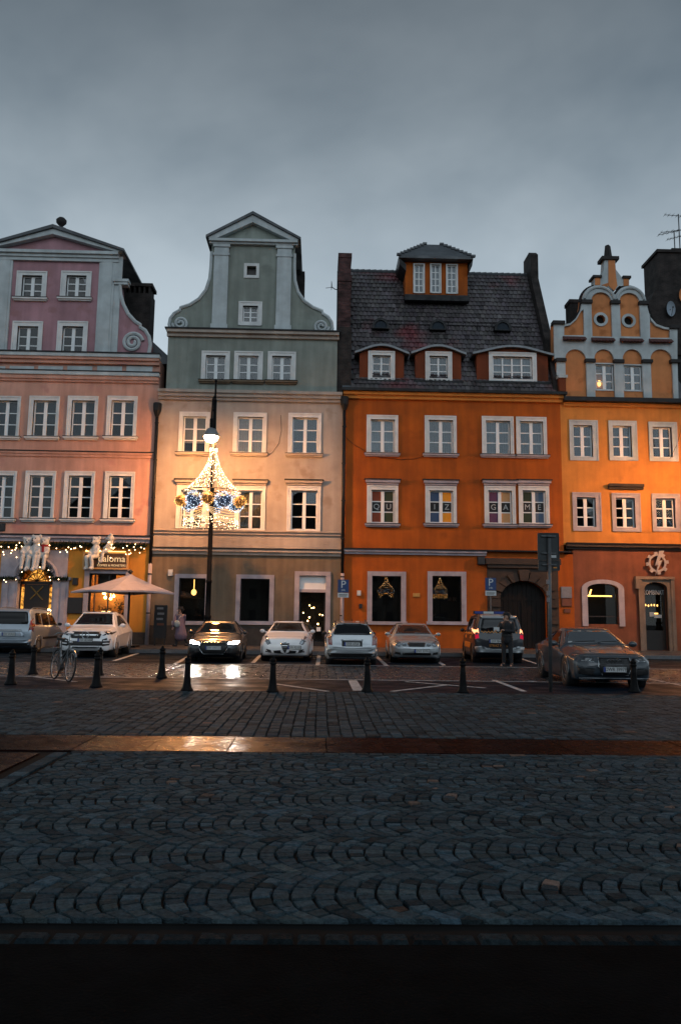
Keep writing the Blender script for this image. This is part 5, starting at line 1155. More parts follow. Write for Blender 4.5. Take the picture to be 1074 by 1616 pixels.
dish((1058, 487), .55, 'blue grey satellite dish on dark chimney right of yellow gable', 'dish_blue'); dish((1078, 466), .6, 'orange satellite dish cut by the frame edge beside chimney', 'peach_stucco')
def antenna(px0, top, bars, label, Y=YF + 4):
    x, z = FP(*px0, Y=Y); zt = FP(px0[0], top, Y)[1]; r = empty('roof_antenna', (x, Y, z)); tag(r, label, 'antenna')
    m = MB(); m.tube([(x, Y, z - .2), (x, Y, zt)], .03, 6); m.build('mast', 'antenna_grey', r)
    for (a, b, c, d) in bars:
        p, q = FP(a, b, Y), FP(c, d, Y); m = MB(); m.tube([(p[0], Y, p[1]), (q[0], Y - .3, q[1])], .018, 5)
        for k in range(7): t = k / 6; xx = p[0] + (q[0] - p[0]) * t; zz = p[1] + (q[1] - p[1]) * t; m.tube([(xx, Y - .3 * t - .22, zz), (xx, Y - .3 * t + .22, zz)], .01, 4); m.tube([(xx, Y - .3 * t, zz - .07), (xx, Y - .3 * t, zz + .07)], .009, 4)
        m.build('boom', 'antenna_grey', r)
antenna((1064, 396), 365, ((1038, 371, 1080, 365), (1052, 378, 1080, 374)), 'thin roof antenna on the mast nearer the yellow gable')
antenna((1072, 394), 338, ((1048, 339, 1082, 346), (1042, 367, 1090, 364)), 'taller roof antenna cut off by the frame edge')
x, z = FP(531, 455, YF + 2); r = empty('satellite_dish', (x, YF + 2, z)); tag(r, 'tiny edge-on dish fixed to the brick chimney of orange house', 'satellite dish')
m = MB(); m.lathe([(.02, .05), (.2, .03), (.26, 0)], (0, 0, 0), 12, axis='x', cap=False); m.v = [(a + x - .3, b + YF + 2, c + z + .15) for a, b, c in m.v]; m.build('reflector', 'antenna_grey', r, smooth=True)
m = MB(); m.tube([(x + .15, YF + 2, z - .1), (x - .1, YF + 2, z - .05), (x - .3, YF + 2, z + .1), ], .025, 5); m.tube([(x - .3, YF + 2, z + .05), (x - .6, YF + 2, z)], .015, 5); m.build('arm', 'antenna_grey', r)

# ================================================================== STREET LAMP WITH CHRISTMAS CHANDELIER
YL = 35.9
lx_, _ = FP(331, 880, YL)
ZG = FP(332, 692, YL)[1]; ZTOP = FP(334, 598, YL)[1]
pm('lamp_hood', (0.24, 0.26, 0.27), .4, metal=.4, var=.1)
em('lamp_globe', (1.0, 0.41, 0.125), 1250.0); em('lamp_globe_far', (1.0, 0.45, 0.13), 60.0)
def street_lamp(label):
    r = empty('street_lamp', (0, 0, 0)); tag(r, label, 'street lamp', 'street lamps of the square')
    m = MB(); m.lathe([(.24, 0), (.24, .35), (.19, .42), (.19, 1.1), (.15, 1.2), (.135, 1.28), (.16, 1.32), (.16, 1.42), (.125, 1.48), (.115, 2.9), (.14, 2.92), (.14, 3.02), (.11, 3.06), (.10, 6.2), (.085, ZG + .2), (.075, ZG + 1.7)], (0, 0, 0), 14); m.build('pole', 'cast_iron', r, smooth=True)
    m = MB(); m.lathe([(.05, ZG + 1.7), (.045, ZTOP - PAVE_Z - .15), (.07, ZTOP - PAVE_Z - .1), (.03, ZTOP - PAVE_Z)], (0, 0, 0), 8); m.build('mast_top', 'cast_iron', r)
    m = MB(); z = ZG - PAVE_Z
    m.tube([(0, 0, z + 1.95), (-.02, -.12, z + 2.0), (-.06, -.34, z + 1.8), (-.07, -.42, z + 1.2), (-.07, -.45, z + .75)], .045, 6); m.tube([(0, 0, z + 1.1), (-.05, -.2, z + 1.35), (-.07, -.42, z + 1.2)], .03, 6); m.lathe([(.07, z + .35), (.09, z + .5), (.09, z + .8), (.05, z + .85)], (-.07, -.45, 0), 8); m.build('bracket', 'cast_iron', r)
    m = MB(); m.lathe([(.06, z + .4), (.2, z + .34), (.33, z + .14), (.39, z + .03), (.39, z - .03), (.33, z - .03)], (-.07, -.45, 0), 18, cap=False); m.build('lamp_hood', 'lamp_hood', r, smooth=True)
    m = MB(); m.lathe([(.02, z - .29), (.14, z - .27), (.24, z - .20), (.31, z - .08), (.325, z - .0)], (-.07, -.45, 0), 16); g_ = m.build('globe', 'lamp_globe', r, smooth=True)
    return r
em('led_string', (1.0, 0.62, 0.30), 1.9); em('led_point', (1.0, 0.74, 0.45), 9.0); em('led_blue', (0.62, 0.78, 1.0), 3.0); em('led_gold', (1.0, 0.5, 0.12), 3.0)
pm('tinsel_blue', (0.03, 0.08, 0.17), .4, var=.5, scale=30, bump=1, bscale=60); pm('tinsel_gold', (0.42, 0.16, 0.03), .4, var=.5, scale=30, bump=1, bscale=60)
def chandelier(label):
    r = empty('light_chandelier', (0, 0, 0)); tag(r, label, 'christmas light', 'christmas chandeliers on the street lamps')
    zt = FP(331, 709, YL)[1] - PAVE_Z; zr = FP(331, 777, YL)[1] - PAVE_Z; zm = FP(331, 806, YL)[1] - PAVE_Z; zb = FP(331, 830, YL)[1] - PAVE_Z
    Rr = 1.30; prof = lambda t: .13 + (Rr - .13) * (.22 * t + .78 * t ** 2.3)
    s = MB(); b = MB(); nS = 18
    for k in range(nS):
        a = 2 * PI * k / nS; s.tube([(prof(t) * math.cos(a), prof(t) * math.sin(a), zt + (zr - zt) * t) for t in np.linspace(0, 1, 12)], .008, 4)
    for _ in range(420):
        t = random.random() ** .6; a = random.random() * 2 * PI; b.octa((prof(t) * math.cos(a), prof(t) * math.sin(a), zt + (zr - zt) * t), .017)
    for k in range(40): b.octa((.16 * math.cos(k), .16 * math.sin(k), zt + random.uniform(-.12, .05)), .022)
    s.build('cone_strings', 'led_string', r)['kind'] = 'stuff'; b.build('cone_bulbs', 'led_point', r)['kind'] = 'stuff'
    m = MB()
    for z_, R_ in ((zr, Rr + .06), (zb + .02, 1.22)):
        q = MB(); q.tube([(R_ * math.cos(t), R_ * math.sin(t), z_) for t in np.linspace(0, 2 * PI, 33)], .022, 5, cap=False); q.build('ring', 'dark_metal', r)
    for k in range(4): a = PI / 4 + k * PI / 2; m.tube([(.1 * math.cos(a), .1 * math.sin(a), zr - .02), (Rr * math.cos(a), Rr * math.sin(a), zr - .02)], .02, 5)
    m.build('spoke_frame', 'dark_metal', r)
    zc = (zr + zm) / 2 - .04
    for k in range(5):
        a = -PI / 2 + k * 2 * PI / 5
        for kind, da in (('gold', 0), ('blue', PI / 5)):
            RB = 1.40 if kind == 'gold' else 1.12; c = Vector((RB * math.cos(a + da), RB * math.sin(a + da), zc)); R_ = .30 if kind == 'gold' else .35
            m = MB(); m.ball((c.x, c.y, c.z), R_ * .86, 12, 8, (1, 1, .98) if kind == 'gold' else (1.15, 1.15, 1.12)); o = m.build('gold_ball' if kind == 'gold' else 'blue_ball', 'tinsel_' + kind, r)
            q = MB(); ks = 1 if kind == 'gold' else 1.15
            for _ in range(170 if kind == 'gold' else 260):
                d = Vector([random.gauss(0, 1) for _ in range(3)]).normalized(); p = c + Vector((d.x * ks, d.y * ks, d.z * ks)) * R_ * random.uniform(.86, 1.08); q.octa(p, random.uniform(.008, .018))
            q.build('lights', 'led_' + kind, o)['kind'] = 'stuff'
    s = MB(); nG = 5
    for k in range(4):
        a0 = -PI / 2 + k * PI / 2; a1 = a0 + PI / 2; p0 = Vector((1.24 * math.cos(a0), 1.24 * math.sin(a0), zm + .05)); p1 = Vector((1.24 * math.cos(a1), 1.24 * math.sin(a1), zm + .05))
        for j in range(nG):
            h0 = zm + .05 - j * .03; sag = .14 + j * .105
            pts = []
            for t in np.linspace(0, 1, 14):
                a = a0 + (a1 - a0) * t; pts.append((1.24 * math.cos(a), 1.24 * math.sin(a), h0 - sag * (1 - (2 * t - 1) ** 2)))
            s.tube(pts, .008, 4)
        for q in range(3): aa = a0 + (q - 1) * .035; s.tube([(1.24 * math.cos(aa), 1.24 * math.sin(aa), zm + .1), (1.24 * math.cos(aa), 1.24 * math.sin(aa), zb - .05)], .008, 4)
    s.build('swag_strings', 'led_string', r)['kind'] = 'stuff'
    b = MB()
    for _ in range(260): a = random.random() * 2 * PI; b.octa((1.24 * math.cos(a), 1.24 * math.sin(a), random.uniform(zb - .05, zb + .3)), .014)
    b.build('swag_bulbs', 'led_point', r)['kind'] = 'stuff'
    return r
pole = street_lamp('lit street lamp standing before the grey green house'); pole.location = (lx_, YL, PAVE_Z)
chan = chandelier('glowing christmas chandelier round the lamp post before grey house'); chan.location = (lx_, YL, PAVE_Z)
# ================================================================== CARS
def paint(name, col, metal=.3, rough=.35, coat=1.0): return pm(name, col, rough, metal=metal, var=.06, scale=3, coat=coat, spec=.5, coord='Object')
paint('paint_white', (.80, .81, .83), 0, .4); paint('paint_black', (.010, .010, .012), .2, .3); paint('paint_silver', (.42, .45, .47), .55, .38); paint('paint_van', (.34, .40, .46), .45, .4); paint('paint_grey', (.026, .038, .050), .0, .35, .9)
paint('paint_navy', (.007, .009, .015), .0, .4, .5)
pm('car_glass', (.006, .007, .009), .03, var=.05, spec=.35); pm('car_glass_clear', (.02, .025, .03), .03, var=.05, spec=.9, coat=1)
pm('rubber', (.010, .010, .010), .8, var=.3, scale=20); pm('alloy', (.34, .35, .36), .35, metal=.8, var=.15, scale=20); pm('black_plastic', (.012, .012, .013), .55, var=.2, scale=20)
pm('chrome', (.55, .57, .58), .15, metal=1, var=.05); pm('lamp_clear', (.20, .22, .24), .12, metal=.5, var=.4, scale=20, coat=1); pm('lamp_dark', (.035, .04, .045), .15, metal=.3, var=.5, scale=25, coat=1)
pm('tail_red', (.22, .02, .012), .2, var=.3, scale=25, coat=1); pm('tail_amber', (.35, .12, .02), .2, var=.3, scale=25, coat=1)
pm('plate_white', (.55, .57, .57), .5, var=.1); pm('plate_blue', (.02, .05, .25), .5, var=.1); pm('decal_orange', (.62, .23, .03), .5, var=.2, scale=20)
em('headlight_glow', (1.0, .93, .82), 260.0); em('tail_glow', (1.0, .32, .14), 3.0); em('tail_glow_pink', (1.0, .02, .08), .5)
def smooth1(a, k):
    b = a.copy()
    for _ in range(k): b[1:-1] = .25 * b[:-2] + .5 * b[1:-1] + .25 * b[2:]
    return b
class Car:
    def __init__(s, name, label, st, mat, L):
        """st rows: s, zb, zs, zt, crown, wb, ws, wt  (front at y=0, rear at y=L); lofted body"""
        s.root = empty(name, (0, 0, 0)); tag(s.root, label, 'police van' if name.startswith('patrol') else ('van' if 'van' in name else 'car')); s.L = L; s.mat = mat
        st = np.array(st, float); S = np.unique(np.r_[np.linspace(0, L, 90), st[:, 0]]); P = np.array([np.interp(S, st[:, 0], st[:, i]) for i in range(1, 8)])
        P = np.array([smooth1(r, 5) for r in P]); rings = []
        for i, y in enumerate(S):
            zb, zs, zt, cr, wb, ws, wt = P[:, i]; zr = zt - cr
            ctl = np.array([(0, zb), (wb * .5, zb), (wb * .92, zb), (wb, zb + .06), ((wb + ws) / 2 + .012, zb + .45 * (zs - zb)), (ws, zs - .03), (ws * .985, zs + .015), ((ws * .975 + wt) / 2 + .012, (zs + zr) / 2 + .01), (wt, zr), (wt * .86, zt - cr * .42), (wt * .45, zt - cr * .1), (0, zt)])
            pts = []
            for k in range(len(ctl) - 1):
                p0, p1, p2, p3 = ctl[max(k - 1, 0)], ctl[k], ctl[k + 1], ctl[min(k + 2, len(ctl) - 1)]
                for t in (0, .5): pts.append(.5 * ((2 * p1) + (-p0 + p2) * t + (2 * p0 - 5 * p1 + 4 * p2 - p3) * t * t + (-p0 + 3 * p1 - 3 * p2 + p3) * t ** 3))
            pts.append(ctl[-1]); rings.append([(x, y, z) for x, z in pts])
        n = len(rings[0]); m = MB(); vs = []; fs = []
        full = [[(x, y, z) for x, y, z in r] + [(-x, y, z) for x, y, z in reversed(r[1:-1])] for r in rings]; nn = len(full[0])
        vs = [p for r in full for p in r]
        for i in range(len(full) - 1):
            for k in range(nn): k2 = (k + 1) % nn; fs.append((i * nn + k, i * nn + k2, (i + 1) * nn + k2, (i + 1) * nn + k))
        for ri, sgn in ((0, 1), (len(full) - 1, -1)):        # domed front and rear
            r = full[ri]; c = np.mean(np.array(r), 0); b0 = len(vs); prev = list(range(ri * nn, ri * nn + nn))
            for lv, (k, d) in enumerate(((.7, .035), (.35, .055))):
                b0 = len(vs); vs += [tuple(c + (np.array(p) - c) * k + np.array((0, -sgn * d, 0))) for p in r]; cur = list(range(b0, b0 + nn))
                for q in range(nn): q2 = (q + 1) % nn; fs.append((prev[q], prev[q2], cur[q2], cur[q]))
                prev = cur
            vs.append(tuple(c + np.array((0, -sgn * .06, 0)))); cc = len(vs) - 1
            for q in range(nn): fs.append((prev[q], prev[(q + 1) % nn], cc))
        m.add(vs, fs); s.body = m.build('body', mat, s.root, smooth=True); s.st = st
        s.bvh = BVHTree.FromPolygons([Vector(p) for p in vs], fs)
    def hit(s, a, b, d):
        if d == 'front': o, v = Vector((a, -3, b)), Vector((0, 1, 0))
        elif d == 'rear': o, v = Vector((a, s.L + 3, b)), Vector((0, -1, 0))
        elif d == 'left': o, v = Vector((-4, a, b)), Vector((1, 0, 0))
        elif d == 'right': o, v = Vector((4, a, b)), Vector((-1, 0, 0))
        else: o, v = Vector((a, b, 4)), Vector((0, 0, -1))
        h = s.bvh.ray_cast(o, v)
        if h[0] is None:
            h = s.bvh.find_nearest(o + v * 4)
        return h[0], (h[1] if h[1].dot(v) < 0 else -h[1])
    def decal(s, name, poly, d, mat, off=.008, mirror=False, thick=.02, parent=None, n_ring=5, smooth=True):
        """panel that follows the body: polygon seen from direction d, laid on the bodywork with its own thickness"""
        for sg in ((1, -1) if mirror else (1,)):
            pts = [Vector((p[0] * sg if d in ('front', 'rear', 'top') else p[0], p[1])) for p in poly]; P = []
            for i in range(len(pts)):
                a, b = pts[i], pts[(i + 1) % len(pts)]; n = max(1, int((b - a).length / .09))
                P += [a.lerp(b, k / n) for k in range(n)]
            c = sum(P, Vector((0, 0))) / len(P); vs = []; fs = []; N_ = len(P); dd = d
            if d in ('left', 'right') and mirror: dd = 'left' if sg < 0 else 'right'
            for r in range(n_ring):
                k = 1 - r / n_ring
                for p in P:
                    q = c + (p - c) * k; h, nm = s.hit(q.x, q.y, dd); vs.append(h + nm * off)
            h, nm = s.hit(c.x, c.y, dd); vs.append(h + nm * off)
            for r in range(n_ring - 1):
                for i in range(N_): j = (i + 1) % N_; fs.append((r * N_ + i, r * N_ + j, (r + 1) * N_ + j, (r + 1) * N_ + i))
            for i in range(N_): fs.append(((n_ring - 1) * N_ + i, (n_ring - 1) * N_ + (i + 1) % N_, len(vs) - 1))
            b = len(vs)
            for p in P:
                h, nm = s.hit(p.x, p.y, dd); vs.append(h + nm * (off - thick))
            for i in range(N_): j = (i + 1) % N_; fs.append((i, b + i, b + j, j))
            m = MB(); m.add(vs, fs); o = m.build(name, mat, parent or s.root, smooth=smooth)
        return o
    def wheels(s, ys, r, track, rimmat='alloy', spokes=5):
        tyre = MB(); tyre.lathe([(r * .66, -.10), (r * .96, -.105), (r, -.08), (r, .08), (r * .96, .105), (r * .66, .10)], (0, 0, 0), 26, axis='x', cap=False)
        rim = MB(); rim.lathe([(r * .66, -.1), (r * .69, .1), (r * .66, .105), (r * .60, .08), (r * .6, -.02)], (0, 0, 0), 26, axis='x', cap=False); rim.lathe([(.001, .02), (r * .62, .0)], (0, 0, 0), 20, axis='x', cap=False)
        for k in range(spokes):
            a = 2 * PI * k / spokes; ca, sa = math.cos(a), math.sin(a); w = .035
            def Q(rad, t, x): return (x, rad * ca - t * sa, rad * sa + t * ca)
            rim.add([Q(.03, -w, .07), Q(r * .63, -w * .8, .085), Q(r * .63, w * .8, .085), Q(.03, w, .07), Q(.03, -w, .02), Q(r * .63, -w, .02), Q(r * .63, w, .02), Q(.03, w, .02)], [(0, 1, 2, 3), (0, 4, 5, 1), (3, 2, 6, 7)])
        rim.lathe([(.0, .09), (.05, .085), (.06, .06)], (0, 0, 0), 10, axis='x', cap=False)
        arch = MB(); arch.lathe([(r * 1.17, -.16), (r * 1.17, .09), (r * .5, .092)], (0, 0, 0), 28, axis='x', cap=False)
        lip = MB(); lip.tube([(.09, r * 1.19 * math.cos(t), r * 1.19 * math.sin(t)) for t in np.linspace(-.15, PI + .15, 22)], .022, 6)
        first = {}
        for y in ys:
            hb, _ = s.hit(y, r * 1.15, 'right'); X = hb.x - .095 + .012
            for sg in (1, -1):
                for nm, mb, mt, dx in (('wheel_arch', arch, 'black_plastic', 0), ('arch_lip', lip, s.mat, 0), ('wheel', tyre, 'rubber', -.01)):
                    if nm not in first:
                        o = mb.build(nm, mt, s.root, smooth=nm != 'x'); first[nm] = o.data
                    else: o = bpy.data.objects.new(nm, first[nm]); COL.objects.link(o); o.parent = s.root
                    o.location = ((X + dx) * sg, y, r); o.rotation_euler = (0, 0, 0 if sg > 0 else PI)
                    if nm == 'wheel':
                        if 'rim' not in first:
                            rr = rim.build('rim', rimmat, o, smooth=False); first['rim'] = rr.data; rr.location = (0, 0, 0)
                        else: rr = bpy.data.objects.new('rim', first['rim']); COL.objects.link(rr); rr.parent = o
    def plate(s, txt, x, z, d, w=.52, h=.115):
        hit, nm = s.hit(x, z, d); y = hit.y + (-.03 if d == 'front' else .03); sg = -1 if d == 'front' else 1
        m = MB(); m.box(x - w / 2 - .012, x + w / 2 + .012, y - .006 * -sg * -1, y - sg * .06, z - h / 2 - .012, z + h / 2 + .012); p = m.build('number_plate', 'black_plastic', s.root)
        m = MB(); m.box(x - w / 2, x + w / 2, y + sg * .001, y + sg * .012, z - h / 2, z + h / 2); m.build('plate_face', 'plate_white', p)
        xb = x - w / 2 if d == 'front' else x + w / 2 - .045
        m = MB(); m.box(xb, xb + .045, y + sg * .012, y + sg * .015, z - h / 2, z + h / 2); m.build('country_band', 'plate_blue', p)
        text(txt, .115, 'letter_black', p, (x + (.02 if d == 'front' else -.02), y + sg * .014, z), rot=(PI / 2, 0, 0 if d == 'front' else PI), ext=.002, sx=.82)
    def mirrors(s, y, z, x, mat, w=.19, h=.14):
        for sg in (1, -1):
            m = MB(); m.ball((0, 0, 0), 1, 12, 8, (w / 2, .07, h / 2)); m.tube([(-.10 * sg * 1, .02, -.03), (-.17 * sg, .05, -.05)], .03, 6)
            m.v = [(a + sg * (x + w * .45), b + y, c + z) for a, b, c in m.v]; m.build('mirror', mat, s.root, smooth=True)
    def roofbars(s, y0, y1, x, mat='black_plastic'):
        for sg in (1, -1):
            pts = []
            for t in np.linspace(0, 1, 8):
                h, _ = s.hit(sg * x, y0 + (y1 - y0) * t, 'top'); pts.append((sg * x, y0 + (y1 - y0) * t, h.z + (.06 if 0 < t < 1 else 0)))
            m = MB(); m.tube(pts, .02, 6); m.build('roof_rail', mat, s.root)
    def rings(s, x, z, d, r=.045, n=4):
        m = MB(); h, nm = s.hit(x, z, d); sg = -1 if d == 'front' else 1
        for k in range(n): cx = x + (k - (n - 1) / 2) * r * 1.45; m.tube([(cx + r * math.cos(t), h.y + sg * .03, z + r * math.sin(t)) for t in np.linspace(0, 2 * PI, 15)], .009, 5, cap=False)
        m.build('emblem', 'chrome', s.root)
    def put(s, px, py, yaw=0, rear=False, z=0.0):
        """px, py: where the ground under the middle of the near end is seen"""
        x, y = GP(px, py, z); a = yaw + (PI if rear else 0); L_ = s.L if rear else 0
        off = Vector((0, L_, 0)); ca, sa = math.cos(a), math.sin(a)
        s.root.rotation_euler = (0, 0, a); s.root.location = (x - (ca * off.x - sa * off.y), y - (sa * off.x + ca * off.y), z)
def sedan(L, W, H, nz=.70, hz=.93, cowl=1.25, rf=2.0, rr=3.3, dk=4.05, dz=1.05, clear=.16, tail=None, roofw=.315):
    h = W / 2
    t = [[0, .30, .50, .62, .03, h * .70, h * .74, h * .62], [.07, .22, .56, nz, .04, h * .84, h * .87, h * .74], [.22, clear + .02, .62, nz + .05, .05, h * .92, h * .945, h * .80], [.6, clear, .70, nz + (hz - nz) * .55, .06, h * .96, h * .99, h * .82],
         [cowl - .05, clear, .80, hz, .06, h * .96, h, h * .83], [cowl + .02, clear, .82, hz + .03, .05, h * .96, h, h * .82], [rf, clear, .86, H - .04, .05, h * .96, h, W * roofw], [(rf + rr) / 2, clear, .88, H, .05, h * .96, h, W * roofw], [rr, clear, .90, H - .05, .05, h * .96, h, W * roofw * .97]]
    if tail == 'hatch': t += [[L - .38, clear + .02, .92, H - .14, .05, h * .95, h * .985, W * .29], [L - .10, .24, .88, .98, .05, h * .9, h * .95, h * .76], [L, .34, .70, .86, .04, h * .8, h * .86, h * .7]]
    elif tail == 'wagon': t += [[L - .30, clear + .02, .90, H - .07, .05, h * .95, h * .98, W * .30], [L - .07, .24, .88, .95, .04, h * .92, h * .95, h * .80], [L, .32, .60, .70, .03, h * .86, h * .90, h * .80]]
    else: t += [[dk, clear, .90, dz, .05, h * .95, h * .98, h * .80], [L - .18, .22, .86, dz - .03, .05, h * .92, h * .94, h * .76], [L, .34, .68, .86, .04, h * .82, h * .86, h * .70]]
    return t
def vanst(L, W, H, nz=.85, hz=1.1, cowl=.95, rf=1.75, clear=.18):
    h = W / 2
    return [[0, .32, .52, .70, .03, h * .72, h * .76, h * .64], [.08, .24, .60, nz, .04, h * .86, h * .9, h * .76], [.3, clear, .72, nz + .08, .05, h * .93, h * .96, h * .8], [cowl, clear, .95, hz, .06, h * .97, h, h * .86], [rf, clear, 1.05, H - .05, .05, h * .97, h, W * .40], [(rf + L) / 2, clear, 1.06, H, .05, h * .97, h, W * .40],
            [L - .35, clear, 1.06, H - .02, .05, h * .97, h, W * .395], [L - .12, .26, 1.05, H - .10, .05, h * .95, h * .98, W * .385], [L - .03, .30, 1.0, 1.22, .04, h * .93, h * .96, W * .43], [L, .36, .8, .95, .04, h * .9, h * .93, W * .42]]
def windscreen(c, W, hz, H, roofw=.315, mat='car_glass', d='front', top=.12, bot=.04):
    a = W * .405; b = W * roofw * .93; c.decal('windscreen' if d == 'front' else 'rear_window', [(-a, hz + bot), (a, hz + bot), (b + .04, H - top), (b - .05, H - top + .025), (-b + .05, H - top + .025), (-b - .04, H - top)], d, mat, off=.006, n_ring=7)
def wiper(c, zs, x0=.1, x1=.62):
    for k in (-.3, .25):
        pts = []
        for t in np.linspace(0, 1, 6): h, n = c.hit(k + t * .5 - .2, zs + .02 + .03 * t, 'front'); pts.append(h + n * .02)
        m = MB(); m.tube(pts, .008, 4); m.build('wiper', 'black_plastic', c.root)

# --- silver van, seen from behind, cut by the frame
c = Car('parked_van', 'silver blue family van seen from behind at the frame edge', vanst(4.38, 1.81, 1.80), 'paint_van', 4.38)
c.decal('rear_window', [(-.68, 1.16), (.68, 1.16), (.72, 1.25), (.64, 1.62), (.55, 1.66), (-.55, 1.66), (-.64, 1.62), (-.72, 1.25)], 'rear', 'car_glass', n_ring=6)
c.decal('tail_lamp', [(.75, .88), (.89, .85), (.89, 1.28), (.80, 1.40), (.76, 1.2)], 'rear', 'tail_red', mirror=True)
c.decal('tail_indicator', [(.77, 1.02), (.87, 1.02), (.87, 1.14), (.78, 1.14)], 'rear', 'tail_amber', mirror=True, off=.014)
c.decal('plate_recess', [(-.62, .66), (.62, .66), (.55, .86), (-.55, .86)], 'rear', 'paint_van', off=.02); c.decal('handle_strip', [(-.5, .87), (.5, .87), (.46, .93), (-.46, .93)], 'rear', 'chrome', off=.04)
c.decal('bumper', [(-.84, .42), (.84, .42), (.86, .56), (-.86, .56)], 'rear', 'paint_van', off=.05, thick=.06); c.decal('bumper_lower', [(-.8, .30), (.8, .30), (.84, .415), (-.84, .415)], 'rear', 'black_plastic', off=.03)
for s_ in (1,):
    c.decal('side_window', [(1.35, 1.12), (2.25, 1.12), (2.25, 1.60), (1.95, 1.62), (1.55, 1.40)], 'right', 'car_glass', mirror=True); c.decal('side_window', [(2.34, 1.12), (3.15, 1.12), (3.17, 1.62), (2.34, 1.62)], 'right', 'car_glass', mirror=True); c.decal('side_window', [(3.26, 1.14), (3.95, 1.16), (3.85, 1.55), (3.7, 1.62), (3.28, 1.62)], 'right', 'car_glass', mirror=True)
    c.decal('door_handle', [(2.2, .98), (2.38, .98), (2.38, 1.02), (2.2, 1.02)], 'right', 'paint_van', mirror=True, off=.03); c.decal('door_handle', [(2.5, .98), (2.68, .98), (2.68, 1.02), (2.5, 1.02)], 'right', 'paint_van', mirror=True, off=.03); c.decal('side_strip', [(1.3, .55), (3.1, .55), (3.1, .64), (1.3, .64)], 'right', 'black_plastic', mirror=True, off=.015)
c.wheels((.85, 3.58), .32, 1.6); c.plate('DW 4VA22', 0, .76, 'rear'); c.roofbars(1.9, 3.9, .62, 'alloy'); c.mirrors(1.35, 1.15, .92, 'black_plastic')
c.put(13, 1031, rear=True)
# --- white coupe SUV
c = Car('parked_suv', 'white coupe SUV with black roof parked beside the bicycle', sedan(4.9, 1.98, 1.72, nz=.92, hz=1.16, cowl=1.35, rf=2.15, rr=3.3, clear=.26, tail='hatch', roofw=.31), 'paint_white', 4.9)
windscreen(c, 1.98, 1.16, 1.72, .31)
c.decal('roof_panel', [(-.5, 2.2), (.5, 2.2), (.52, 2.6), (.5, 3.4), (-.5, 3.4), (-.52, 2.6)], 'top', 'car_glass', off=.006)
c.decal('grille', [(-.50, .70), (.50, .70), (.56, .84), (.50, .94), (-.50, .94), (-.56, .84)], 'front', 'black_plastic', off=.012)
c.decal('grille_bar', [(-.46, .80), (.46, .80), (.46, .845), (-.46, .845)], 'front', 'chrome', off=.035)
m = MB(); h, _ = c.hit(0, .82, 'front'); m.tube([(.125 * math.cos(t), h.y - .06, .82 + .125 * math.sin(t)) for t in np.linspace(0, 2 * PI, 21)], .014, 6, cap=False)
for k in range(3): a = PI / 2 + k * 2 * PI / 3; m.tube([(0, h.y - .06, .82), (.12 * math.cos(a), h.y - .06, .82 + .12 * math.sin(a))], [.018, .006], 5)
m.build('emblem', 'chrome', c.root)
c.decal('headlight', [(.60, .80), (.88, .84), (.91, .93), (.80, .98), (.62, .95)], 'front', 'lamp_dark', mirror=True)
c.decal('lower_grille', [(-.62, .44), (.62, .44), (.7, .52), (.6, .60), (-.6, .60), (-.7, .52)], 'front', 'black_plastic'); c.decal('side_intake', [(.62, .42), (.86, .46), (.88, .68), (.76, .72), (.60, .66)], 'front', 'black_plastic', mirror=True); c.decal('bumper_bar', [(-.55, .36), (.55, .36), (.52, .41), (-.52, .41)], 'front', 'chrome', off=.03)
for z in (.5, .6): c.decal('intake_slat', [(.64, z), (.85, z + .01), (.85, z + .04), (.64, z + .03)], 'front', 'paint_white', mirror=True, off=.02)
c.decal('side_window', [(1.75, 1.14), (2.75, 1.16), (2.75, 1.55), (2.35, 1.54)], 'right', 'car_glass', mirror=True); c.decal('side_window', [(2.82, 1.16), (3.85, 1.22), (3.6, 1.40), (3.2, 1.53), (2.82, 1.55)], 'right', 'car_glass', mirror=True)
c.decal('door_handle', [(2.62, 1.0), (2.82, 1.0), (2.82, 1.04), (2.62, 1.04)], 'right', 'paint_white', mirror=True, off=.03); c.decal('door_handle', [(3.6, 1.02), (3.8, 1.03), (3.8, 1.07), (3.6, 1.06)], 'right', 'paint_white', mirror=True, off=.03)
c.decal('sill_trim', [(1.4, .30), (3.5, .30), (3.5, .36), (1.4, .36)], 'right', 'chrome', mirror=True, off=.01)
c.wheels((.95, 3.88), .37, 1.7, spokes=10); c.plate('DW 4DX88', 0, .635, 'front'); c.mirrors(1.62, 1.17, .95, 'paint_white', .22, .16); wiper(c, 1.2)
c.put(133, 1038, yaw=math.radians(4))
# --- black saloon with lit headlights
c = Car('black_saloon', 'black saloon with both headlights shining by the lamp post', sedan(4.5, 1.82, 1.43, nz=.74, hz=.98, cowl=1.3, rf=2.05, rr=3.25, dk=3.95, dz=1.08), 'paint_black', 4.5)
windscreen(c, 1.82, .98, 1.43)
c.decal('grille', [(-.34, .30), (.34, .30), (.50, .52), (.40, .68), (-.40, .68), (-.50, .52)], 'front', 'black_plastic', off=.01)
pts = [(-.34, .30), (.34, .30), (.50, .52), (.40, .68), (-.40, .68), (-.50, .52), (-.34, .30)]; fr = []
for a, b in zip(pts[:-1], pts[1:]):
    for t in np.linspace(0, 1, 6)[:-1]: h, n = c.hit(a[0] + (b[0] - a[0]) * t, a[1] + (b[1] - a[1]) * t, 'front'); fr.append(h + n * .02)
fr.append(fr[0]); m = MB(); m.tube(fr, .013, 5, cap=False); m.build('grille_frame', 'chrome', c.root)
c.rings(0, .625, 'front', .045)
hl = c.decal('headlight', [(.48, .63), (.80, .64), (.84, .72), (.66, .74), (.50, .68)], 'front', 'headlight_glow', mirror=True)
c.decal('headlight_rim', [(.46, .70), (.86, .735), (.86, .76), (.46, .73)], 'front', 'black_plastic', mirror=True)
